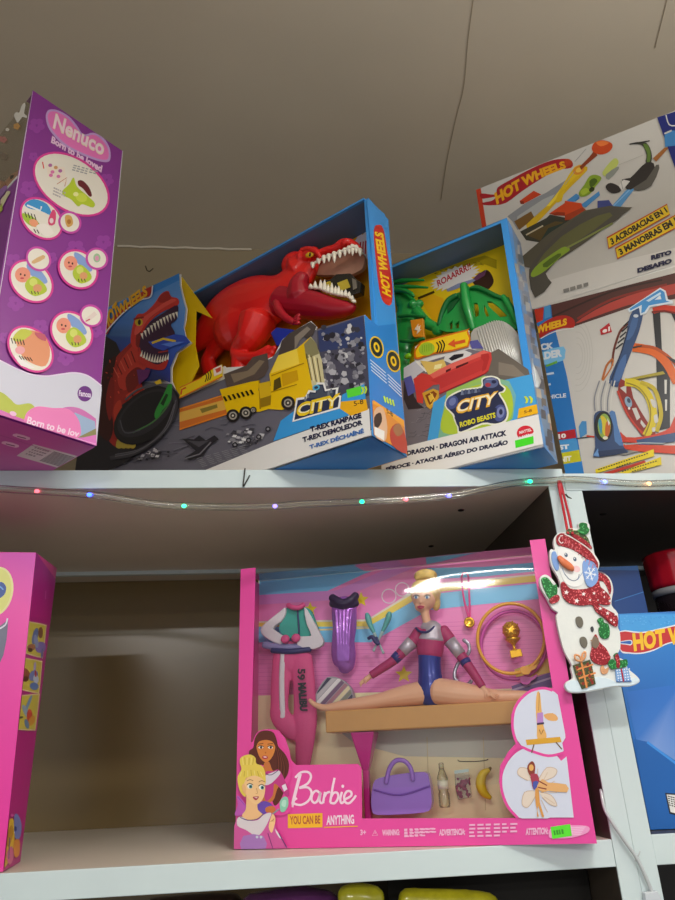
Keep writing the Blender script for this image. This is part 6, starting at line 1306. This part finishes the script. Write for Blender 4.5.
for k, c in enumerate(('#3a3850', '#c8c2c8', '#ece8ea', '#7a5a7a', '#b07a88', '#e6d8b0', '#8a8a7a', '#4a4a5c', '#e4dfe2', '#9a6a7a', '#5a6a7a', '#d8cfc0', '#44405a')): q.line([(270+k*14, 580+k*7), (370+k*14, 470+k*7)], 13, c)
q.build('stripes', sb)
# curled ribbon by the doll's right arm
m = MB(); d_ = Fig(GB, (395, 565, 6.21))
pts = cr([(425, 465, .050), (455, 490, .049), (462, 530, .048), (440, 570, .049), (400, 600, .050), (375, 650, .050), (372, 700, .049), (400, 735, .048), (450, 742, .048), (475, 720, .049)], 5)
m.tube([d_.P(*q) for q in pts], .0022, 8, flat=GB.w, flatv=.3); tag(m.build('ribbon_streamer', mat('silver_ribbon', '#a9a4b4', .25, .5), None, d_.P(440, 742, .05)), 'curled silver ribbon streamer behind the doll right arm', 'ribbon')
# handbag
hb2 = thing('toy_handbag', g.P(402, 815, .03), 'lilac plastic doll handbag with two round handles at the bottom of the box', 'toy handbag', GB.yaw)
lil = mat('lilac_plastic', '#9c6fd0', .3, coat=.4)
m = MB(); g.plate(m, [(371, 800), (373, 784), (379, 778), (400, 774), (424, 772), (429, 778), (431.5, 795), (431, 808), (424, 812.5), (400, 814.5), (377, 815), (372, 811)], .022, .022, 2); hbod = m.build('bag_body', lil, hb2, bevel=.004, seg=3)
for d in (.020, .036):
    m = MB(); g.tube(m, [(386, 783, d, 2.3), (389, 770, d, 2.3), (394, 762, d, 2.3), (400, 760, d, 2.3), (406, 762, d, 2.3), (411, 769, d, 2.3), (413, 780, d, 2.3)], 8); m.build('handle', lil, hb2)
m = MB(); g.tube(m, [(374, 790, .0212, .8), (400, 795, .0207, .8), (430, 786, .0212, .8)], 6); m.build('seam', mat('deep_lilac', '#7a4fb0', .4), hb2)
# bottle, snack bag, banana
k_ = Fig(GB, (400, 690, 3.375))
bt = thing('toy_bottle', k_.P(152, 396, .045), 'tiny clear doll water bottle beside the lilac handbag', 'toy bottle', GB.yaw)
P0 = k_.P(152, 396, .045); ss = mpp(P0)/3.375
m = MB(); m.lathe(P0, (0, 0, 1), [(.001, 0), (17*ss, 0), (19*ss, 8*ss), (19*ss, 40*ss), (16*ss, 48*ss), (18*ss, 56*ss), (18*ss, 90*ss), (12*ss, 108*ss), (7*ss, 118*ss)], 20); m.build('bottle_body', film_mat('clear_bottle', '#f6f8ee', .08, .12), bt)
m = MB(); m.lathe(P0, (0, 0, 1), [(9*ss, 117*ss), (9*ss, 134*ss), (5*ss, 137*ss), (.001, 137*ss)], 16); m.build('cap', film_mat('clear_cap', '#f0f2e8', .16, .12), bt)
m = MB(); m.lathe(P0, (0, 0, 1), [(18.6*ss, 56*ss), (18.6*ss, 82*ss)], 20); m.build('bottle_label', mat('pale_label', '#e8e6cc', .4), bt)
sn = thing('snack_bag', k_.P(213, 372, .05), 'tiny clear snack bag of dark red pieces beside the bottle', 'toy snack', GB.yaw)
m = MB(); k_.plate(m, [(184, 276), (232, 270), (238, 330), (243, 362), (196, 372), (186, 330)], .046, .006); m.build('pouch', film_mat('clear_pouch', '#f2f4f4', .07, .08), sn, bevel=.001)
m = MB()
for i in range(46): k_.ball(m, random.uniform(192, 236), random.uniform(298, 360), random.uniform(.0475, .0505), random.uniform(4, 6.5), (1, .6, 1), 0, 6, 5)
o = m.build('snack_pieces', mat('berry_pieces', '#a02850', .5, var=.35, vscale=300), sn, remesh=.0007); o['kind'] = 'stuff'
m = MB(); k_.plate(m, [(183, 272), (231, 266), (232, 276), (184, 283)], .0455, .003); m.build('seal', mat('mint_foil', '#bcd2cc', .35), sn)
bn = thing('toy_banana', k_.P(290, 372, .05), 'tiny yellow curved toy banana beside the round instruction pictures', 'toy fruit', GB.yaw)
m = MB(); k_.tube(m, [(300, 270, .048, 7), (280, 285, .048, 14), (272, 315, .048, 17), (282, 345, .048, 15), (305, 364, .048, 7)], 12); m.build('banana', mat('banana_yellow', '#e2c22c', .4), bn)
m = MB(); k_.tube(m, [(300, 270, .048, 6), (306, 262, .048, 4)], 8, k=0); m.build('stalk', mat('banana_stalk', '#7a6420', .6), bn)
m = MB(); m.tube([k_.P(x, y, .0675) for x, y in cr([(195, 236), (205, 241), (255, 241), (290, 237), (297, 233)], 4)], .0004, 6); tag(m.build('twist_tie', mat('dark_wire', '#2a2620', .4), None, k_.P(245, 241, .067)), 'thin dark wire tie across the backdrop above the snack bag', 'wire')
# ---------------------------------------------------------------- snowman hanging on the post
SN = Frame(V3((.37, -.036, 1.45)), 0)
g = Fig(SN, (530, 520, 5))
sn_ = thing('hanging_ornament', g.P(360, 860, 0), 'flat painted snowman ornament hanging on red ribbon in front of the white post', 'ornament', SN.yaw)
wpl = mat('painted_white', '#dfe3e0', .45, bump=.15, bscale=250); red_g = glitter_mat('red_glitter', '#8f1020', '#e86a70'); green_g = glitter_mat('green_glitter', '#0f6a2c', '#5cc070'); dgreen_g = glitter_mat('dark_green_glitter', '#3c4a2a', '#8fa060')
out = [(128, 80), (148, 62), (185, 60), (200, 40), (238, 42), (244, 14), (290, 14), (300, 42), (298, 84), (312, 150), (345, 205), (345, 235), (335, 262), (352, 268), (385, 276), (410, 312), (414, 365), (408, 425), (440, 468), (440, 535), (450, 562), (452, 640), (432, 682), (470, 700), (490, 742), (540, 786), (546, 812), (500, 832), (420, 834), (280, 862), (200, 862), (175, 832), (186, 808), (214, 790), (205, 742), (208, 722), (172, 655), (146, 562), (132, 484), (140, 462), (112, 442), (88, 396), (56, 342), (48, 300), (60, 278), (86, 275), (120, 305), (142, 340), (152, 326), (140, 285), (106, 225), (99, 165), (106, 145), (124, 150), (118, 110)]
m = MB(); g.plate(m, out, 0, .004, 3); m.build('board', wpl, sn_, bevel=.0006)
def layer(name, pts, mt, d=-.0012, th=.0012, sm=3, par=None, bev=.0004): m = MB(); g.plate(m, pts, d, th, sm); return m.build(name, mt, par or sn_, bevel=bev)
fc = layer('face', [(140, 150), (165, 128), (240, 165), (262, 200), (275, 250), (272, 300), (250, 330), (215, 335), (180, 318), (158, 280), (142, 220)], mat('face_white', '#e9ebea', .5), -.0008, .0008)
p = Print(SN.front(-.0008), (530, 520, 5), 1e-4)
p.ell(232, 245, 20, 16, '#ecc8cc', 20); p.ell(165, 215, 14, 12, '#f0d4d4', 20)
p.line([(172, 268), (195, 295), (222, 304), (240, 292), (246, 272)], 3.5, '#5a6a86', 5); p.line([(160, 240), (172, 268)], 3, '#8aa0c0'); p.line([(238, 300), (262, 262)], 3, '#9ab0d0', 2)
p.ell(180, 175, 8, 11, '#54657c', -20); p.ell(224, 196, 8, 11, '#54657c', -20); p.ell(178, 171, 3, 4, '#e8ecec'); p.ell(222, 192, 3, 4, '#e8ecec')
p.build('face_paint', fc)
m = MB(); g.tube(m, [(146, 186, -.0025, 13), (165, 208, -.004, 19), (188, 226, -.004, 20), (206, 240, -.004, 17), (213, 250, -.003, 10)], 12, flatv=.6); m.build('carrot_nose', mat('carrot_orange', '#d9764a', .5), fc)
ht = layer('hat_brim', [(132, 92), (142, 72), (170, 66), (215, 92), (262, 122), (300, 152), (335, 200), (342, 232), (328, 240), (298, 205), (268, 180), (225, 152), (180, 135), (140, 122)], red_g, -.002, .002)
p = Print(SN.front(-.002), (530, 520, 5), 1e-4)
p.line([(150, 84), (144, 100), (156, 116), (166, 110)], 5, '#e6d8d8', 3); p.line([(150, 80), (164, 78)], 5, '#e6d8d8')
for k in range(9): x = 180+k*17; y = 92+k*12+k*k*.5; p.line([(x, y), (x-6, y+26)], 3.5, '#c87078'); p.z -= p.STEP
p.line([(172, 70), (225, 98), (300, 152), (340, 210)], 4, '#efe8e4', 4)
p.build('brim_paint', ht)
layer('hat_crown', [(190, 62), (225, 50), (262, 62), (292, 92), (304, 140), (270, 118), (228, 92)], dgreen_g, -.0014, .0014)
layer('hat_stripe', [(205, 70), (240, 76), (300, 120), (308, 146), (262, 116), (220, 90)], red_g, -.0017, .0005)
layer('holly', [(246, 20), (262, 12), (285, 18), (288, 34), (298, 46), (290, 66), (270, 74), (250, 66), (238, 50), (250, 42)], green_g, -.0022, .0012)
layer('holly', [(180, 58), (196, 42), (214, 52), (208, 66), (190, 72)], dgreen_g, -.0022, .0012)
em = layer('earmuff', [(268, 205), (300, 200), (328, 222), (342, 268), (338, 312), (315, 335), (288, 328), (272, 290), (264, 250)], mat('ice_blue_paint', '#7ea2dc', .5), -.002, .0014)
p = Print(SN.front(-.002), (530, 520, 5), 1e-4)
for a in range(3):
    c, s = math.cos(a*1.047+.2), math.sin(a*1.047+.2); p.line([(302-30*c, 268-36*s), (302+30*c, 268+36*s)], 5, '#e8eef6')
    for t in (-1, 1): x, y = 302+t*22*c, 268+t*26*s; p.line([(x-9*s, y+9*c), (x, y), (x+9*s, y-9*c)], 3, '#e8eef6')
p.build('snowflake_paint', em)
layer('earmuff', [(112, 160), (128, 158), (140, 190), (146, 240), (132, 252), (116, 224), (108, 190)], mat('ice_blue_paint'), -.0012, .0012)
sc_ = layer('scarf', [(155, 318), (170, 308), (200, 340), (250, 346), (300, 338), (330, 318), (345, 290), (352, 330), (372, 350), (400, 380), (404, 416), (385, 426), (340, 420), (390, 450), (436, 478), (438, 530), (410, 524), (372, 490), (330, 456), (310, 424), (260, 428), (200, 416), (168, 388), (156, 350)], red_g, -.0022, .0016)
layer('scarf_loop', [(340, 268), (372, 272), (398, 300), (408, 345), (400, 372), (388, 340), (368, 308), (346, 300)], red_g, -.0012, .0012)
p = Print(SN.front(-.0022), (530, 520, 5), 1e-4)
for x, y, r in ((182, 362, 14), (268, 370, 12), (234, 404, 14), (320, 366, 9), (352, 442, 11), (388, 466, 11), (400, 405, 9), (428, 472, 9), (405, 500, 8), (205, 340, 6), (300, 400, 7), (370, 360, 8), (372, 385, 6), (420, 512, 6), (340, 400, 5)): p.star(x, y, r, '#f0e6e6', .42, 5, -80); p.z -= p.STEP
p.line([(318, 428), (345, 460), (395, 508)], 3, '#5a0a14', 3)
p.build('star_paint', sc_)
layer('mitten', [(58, 300), (70, 285), (92, 292), (118, 325), (132, 320), (138, 345), (132, 378), (100, 392), (75, 350)], green_g, -.002, .002)
layer('mitten_cuff', [(98, 396), (134, 372), (150, 388), (138, 410), (108, 418)], red_g, -.0022, .0022)
layer('mitten', [(338, 502), (350, 488), (366, 494), (372, 512), (392, 520), (400, 552), (396, 585), (374, 594), (352, 580), (344, 545), (352, 528)], green_g, -.002, .002)
btn = mat('button_brown', '#6b665a', .4)
for x, y in ((247, 510), (268, 611)): layer('button', [(x-16, y-22), (x, y-28), (x+14, y-18), (x+20, y+6), (x+12, y+26), (x-4, y+24), (x-16, y+4)], btn, -.0016, .0016)
layer('button', [(304, 536), (314, 532), (320, 548), (314, 560), (306, 552)], mat('coal', '#3a3c40', .5), -.0012, .0012)
rbn = layer('robin', [(318, 590), (330, 570), (342, 592), (350, 612), (380, 640), (398, 672), (404, 690), (385, 722), (350, 724), (318, 710), (302, 680), (310, 640)], red_g, -.002, .002)
layer('robin_head', [(310, 605), (322, 580), (342, 596), (346, 625), (330, 642), (312, 632)], mat('robin_brown', '#7c6b5c', .6), -.0026, .0014, 3, rbn)
layer('robin_beak', [(300, 602), (318, 596), (316, 610)], mat('beak_tan', '#b09070', .6), -.0024, .001, 0, rbn)
layer('robin_feet', [(352, 742), (366, 724), (376, 745), (394, 735), (388, 765), (362, 770)], mat('foot_tan', '#d29a70', .6), -.0014, .001)
bs_ = layer('snow_bank', [(176, 830), (190, 812), (216, 800), (280, 808), (340, 784), (400, 796), (440, 812), (510, 792), (538, 790), (544, 810), (500, 828), (420, 830), (280, 856), (202, 858)], mat('snow_blue', '#d3e4ee', .5), -.001, .001)
gift = layer('gift', [(216, 726), (300, 698), (308, 716), (330, 820), (262, 846), (232, 780)], glitter_mat('gift_glitter', '#3f4a26', '#a06a2c'), -.0026, .002, 0)
p = Print(SN.front(-.0026), (530, 520, 5), 1e-4)
for pts in ([(256, 708), (272, 780), (284, 840)], [(244, 792), (328, 764)], [(234, 748), (316, 722)]): p.line(pts, 9, '#dc8a4a')
for x, y in ((236, 738), (288, 722), (252, 765), (300, 745), (266, 818), (306, 800), (298, 780), (244, 770), (312, 812)): p.ell(x, y, 7, 9, '#8c2a1c'); p.z -= p.STEP
p.build('gift_paint', gift)
m = MB(); g.tube(m, [(258, 706, -.003, 5), (230, 700, -.004, 5), (224, 676, -.004, 5), (246, 680, -.004, 5), (258, 704, -.003, 5), (262, 672, -.004, 5), (276, 660, -.004, 5), (276, 684, -.004, 5), (258, 706, -.003, 5)], 8); m.build('gift_bow', mat('bow_peach', '#e0a070', .5), gift)
g2 = layer('gift', [(428, 748), (490, 738), (510, 808), (434, 810)], mat('gift_blue', '#7fa8dc', .5), -.0024, .002, 0)
p = Print(SN.front(-.0024), (530, 520, 5), 1e-4)
for i in range(6):
    for k in range(5): p.ell(436+i*12+k*2, 752+k*13-i*1.5, 3.6, 3.6, '#e6eef8', 0, 8); p.z -= p.STEP
for k in range(4): p.line([(432+k*18, 806), (446+k*18, 806), (446+k*18, 796)], 3.5, '#2a4a9c')
p.line([(456, 744), (468, 808)], 8, '#a81c2c'); p.build('gift_paint', g2)
layer('gift_bow', [(392, 712), (412, 694), (436, 712), (420, 676), (440, 664), (450, 700), (484, 696), (488, 728), (456, 738), (430, 742), (408, 746)], green_g, -.003, .002, 3)
layer('gift_knot', [(424, 682), (440, 668), (450, 700), (448, 738), (434, 736), (432, 706)], red_g, -.0036, .001, 3)
# red ribbon with a pin
rb_ = Fig(Frame(V3((.36, -.006, 1.5)), 0), (535, 440, 4.82))
o = thing('hanging_ribbon', rb_.P(120, 215, 0), 'pair of thin red ribbon strands tied to the shelf edge above the snowman', 'ribbon')
rm = mat('red_ribbon', '#b01428', .5)
def rp(x, y, d): return rb_.P(x, y, d)
for J in ([(112, 205, 0), (122, 260, -.004), (140, 350, -.018), (159, 450, -.0325)], [(124, 205, 0), (140, 270, -.004), (160, 350, -.018), (181, 452, -.0325)]):
    m = MB(); m.tube([rp(*q) for q in cr(J, 5)], .0017, 8, flat=V3((0, 1, 0)), flatv=.4); m.build('strand', rm, o)
m = MB(); rb_.ball(m, 122, 226, -.001, 16, (.9, .35, 1.4)); rb_.tube(m, [(118, 200, 0, 14), (124, 232, -.002, 11), (134, 262, -.003, 7)], 10, flatv=.3); m.build('knot', rm, o, remesh=.0009)
m = MB(); m.tube([rp(*q) for q in ((148, 262, -.006), (158, 274, -.007), (176, 282, -.008))], [.0011, .0011, .0006], 6); m.build('pin', mat('dark_wire', '#2a2620', .4), o)
# ---------------------------------------------------------------- LED rope light along the shelf edge
RY = -.0068
path = [(-160, 484), (-90, 489), (-12, 488.5), (20, 490), (45, 491.5), (90, 494.5), (115, 497.5), (140, 502), (165, 505), (200, 506.5), (262, 506.8), (290, 505), (330, 503), (375, 501), (405, 499.3), (430, 497.3), (450, 495.5), (480, 490), (505, 484.5), (530, 481.3), (548, 480.8), (565, 479.5), (585, 480), (605, 481.8), (640, 483.8), (690, 482.8), (760, 486), (850, 492), (960, 488)]
P = [atY(x, y, RY) for x, y in cr(path, 5)]
rl = thing('rope_light', P[len(P)//2], 'clear LED rope light with coloured bulbs drooping along the upper shelf edge', 'light')
m = MB(); m.tube(P, .0044, 12); m.build('clear_tube', film_mat('clear_tube', '#f4f6f2', .10, .1), rl)
for s in (-1, 1): m = MB(); m.tube([q+V3((0, 0, s*.0020+.0006*math.sin(i*.9))) for i, q in enumerate(P)], .00045, 6); m.build('wire', mat('copper_wire', '#b9b0a2', .35, .6), rl)
for x, y, c, e in ((37, 491.2, '#ff5a6a', 1.2), (89.5, 494.8, '#2a4cff', 3.5), (184, 506, '#30e09a', 1.6), (275, 506.2, '#7a6aff', 1.6), (362, 501.7, '#10d890', 2.4), (406, 499.5, '#ff7080', 1.0), (449, 495.8, '#5a5aff', 2.4), (530, 481.5, '#10e8a0', 2.6), (605, 481.8, '#5a6aff', 2.4), (649, 483.6, '#ffb070', 1.5)):
    m = MB(); m.ball(atY(x, y, RY), .0024, 12, 8, (1.2, 1, 1)); m.build('led_bulb', mat('led_'+c[1:], c, .3, emit=c, estr=e*2.2), rl)
# small black wire hook on the shelf edge
m = MB(); m.tube([atY(x, y, -.0016) for x, y in cr([(245, 468.5), (244.2, 476), (243.2, 486.3), (246, 482), (249.5, 475.5)], 5)], .0008, 6)
tag(m.build('wire_hook', mat('dark_wire'), None, atY(245, 486, -.0016)), 'small black bent wire on the upper shelf edge below the dinosaur box', 'wire')
# grey cable stuck to the post, bottom right
cb = thing('cable', atY(650, 893, -.004), 'pale grey cable curving down across the white post, bottom right', 'cable')
m = MB(); m.tube([atY(x, y, d) for x, y, d in cr([(601, 790, .006), (604.5, 808, -.001), (612, 822, -.004), (624, 840, -.0045), (636, 857, -.0045), (644, 873, -.0045), (651, 890, -.0042), (655, 906, -.004)], 6)], .0018, 10); m.build('cord', mat('grey_cord', '#b9bfc2', .25, coat=.4), cb)
m = MB(); a, b = atY(644.5, 899, 0), atY(660, 893, 0)
m.prism([atY(x, y, -.0072) for x, y in ((645, 893), (658, 891), (662, 899), (660, 910), (647, 910))], V3((0, .0075, 0))); m.build('cable_clip', mat('clip_plastic', '#c3cbd2', .2, coat=.5), cb, bevel=.001)
m = MB(); m.tube([atY(x, y, -.0035) for x, y in ((635, 861), (639, 854), (640, 851))], .0006, 6); m.build('tie', mat('grey_cord'), cb)
# toys on the bottom level: only their tops show
def pouch(label, path, y0, mt):
    P = [atY(x, y, y0) for x, y, r in path]; R = [r for x, y, r in path]; base = .8005
    P = [q-V3((0, 0, r)) for q, r in zip(P, R)]
    L = cr([(q.x, q.y, q.z, r) for q, r in zip(P, R)], 4)
    mid = L[len(L)//2]; o = thing('toy_bag', V3((mid[0], y0, base)), label, 'toy bag')
    m = MB(); m.tube([q[:3] for q in L], [q[3] for q in L], 14)
    zt = min(q[2] for q in L); rr = sum(R)/len(R)*.8
    m.box((L[0][0]+.004, y0-rr, base+.003), (L[-1][0]-.004, y0+rr, zt))
    m.build('bag_body', mt, o, remesh=.004, smooth=3)
pouch('shiny purple and dark bag under the lower shelf, left of the yellow green one', [(248, 893, .018), (275, 888, .022), (300, 885, .024), (318, 886, .022), (332, 888, .016)], .06, mat('purple_foil', '#5c2a62', .25, coat=.4, var=.25, vscale=40))
pouch('yellow green bag wedged under the lower shelf beside the purple bag', [(343, 884, .012), (358, 882, .013), (372, 884, .012), (378, 890, .010)], .03, mat('yellow_green_foil', '#a8a41e', .25, coat=.4, var=.3, vscale=50))
pouch('flat yellow bag lying under the lower shelf near the upright post', [(402, 888, .010), (425, 887.5, .012), (455, 888.5, .012), (480, 890, .011), (494, 894, .008)], .035, mat('yellow_foil', '#b4ae1c', .25, coat=.4, var=.4, vscale=50))
pouch('dark brown bag under the lower shelf, farthest left', [(150, 897, .018), (180, 894.5, .02), (210, 892.5, .02), (236, 892, .018)], .11, mat('brown_foil', '#3a2420', .3, coat=.3, var=.3, vscale=40))
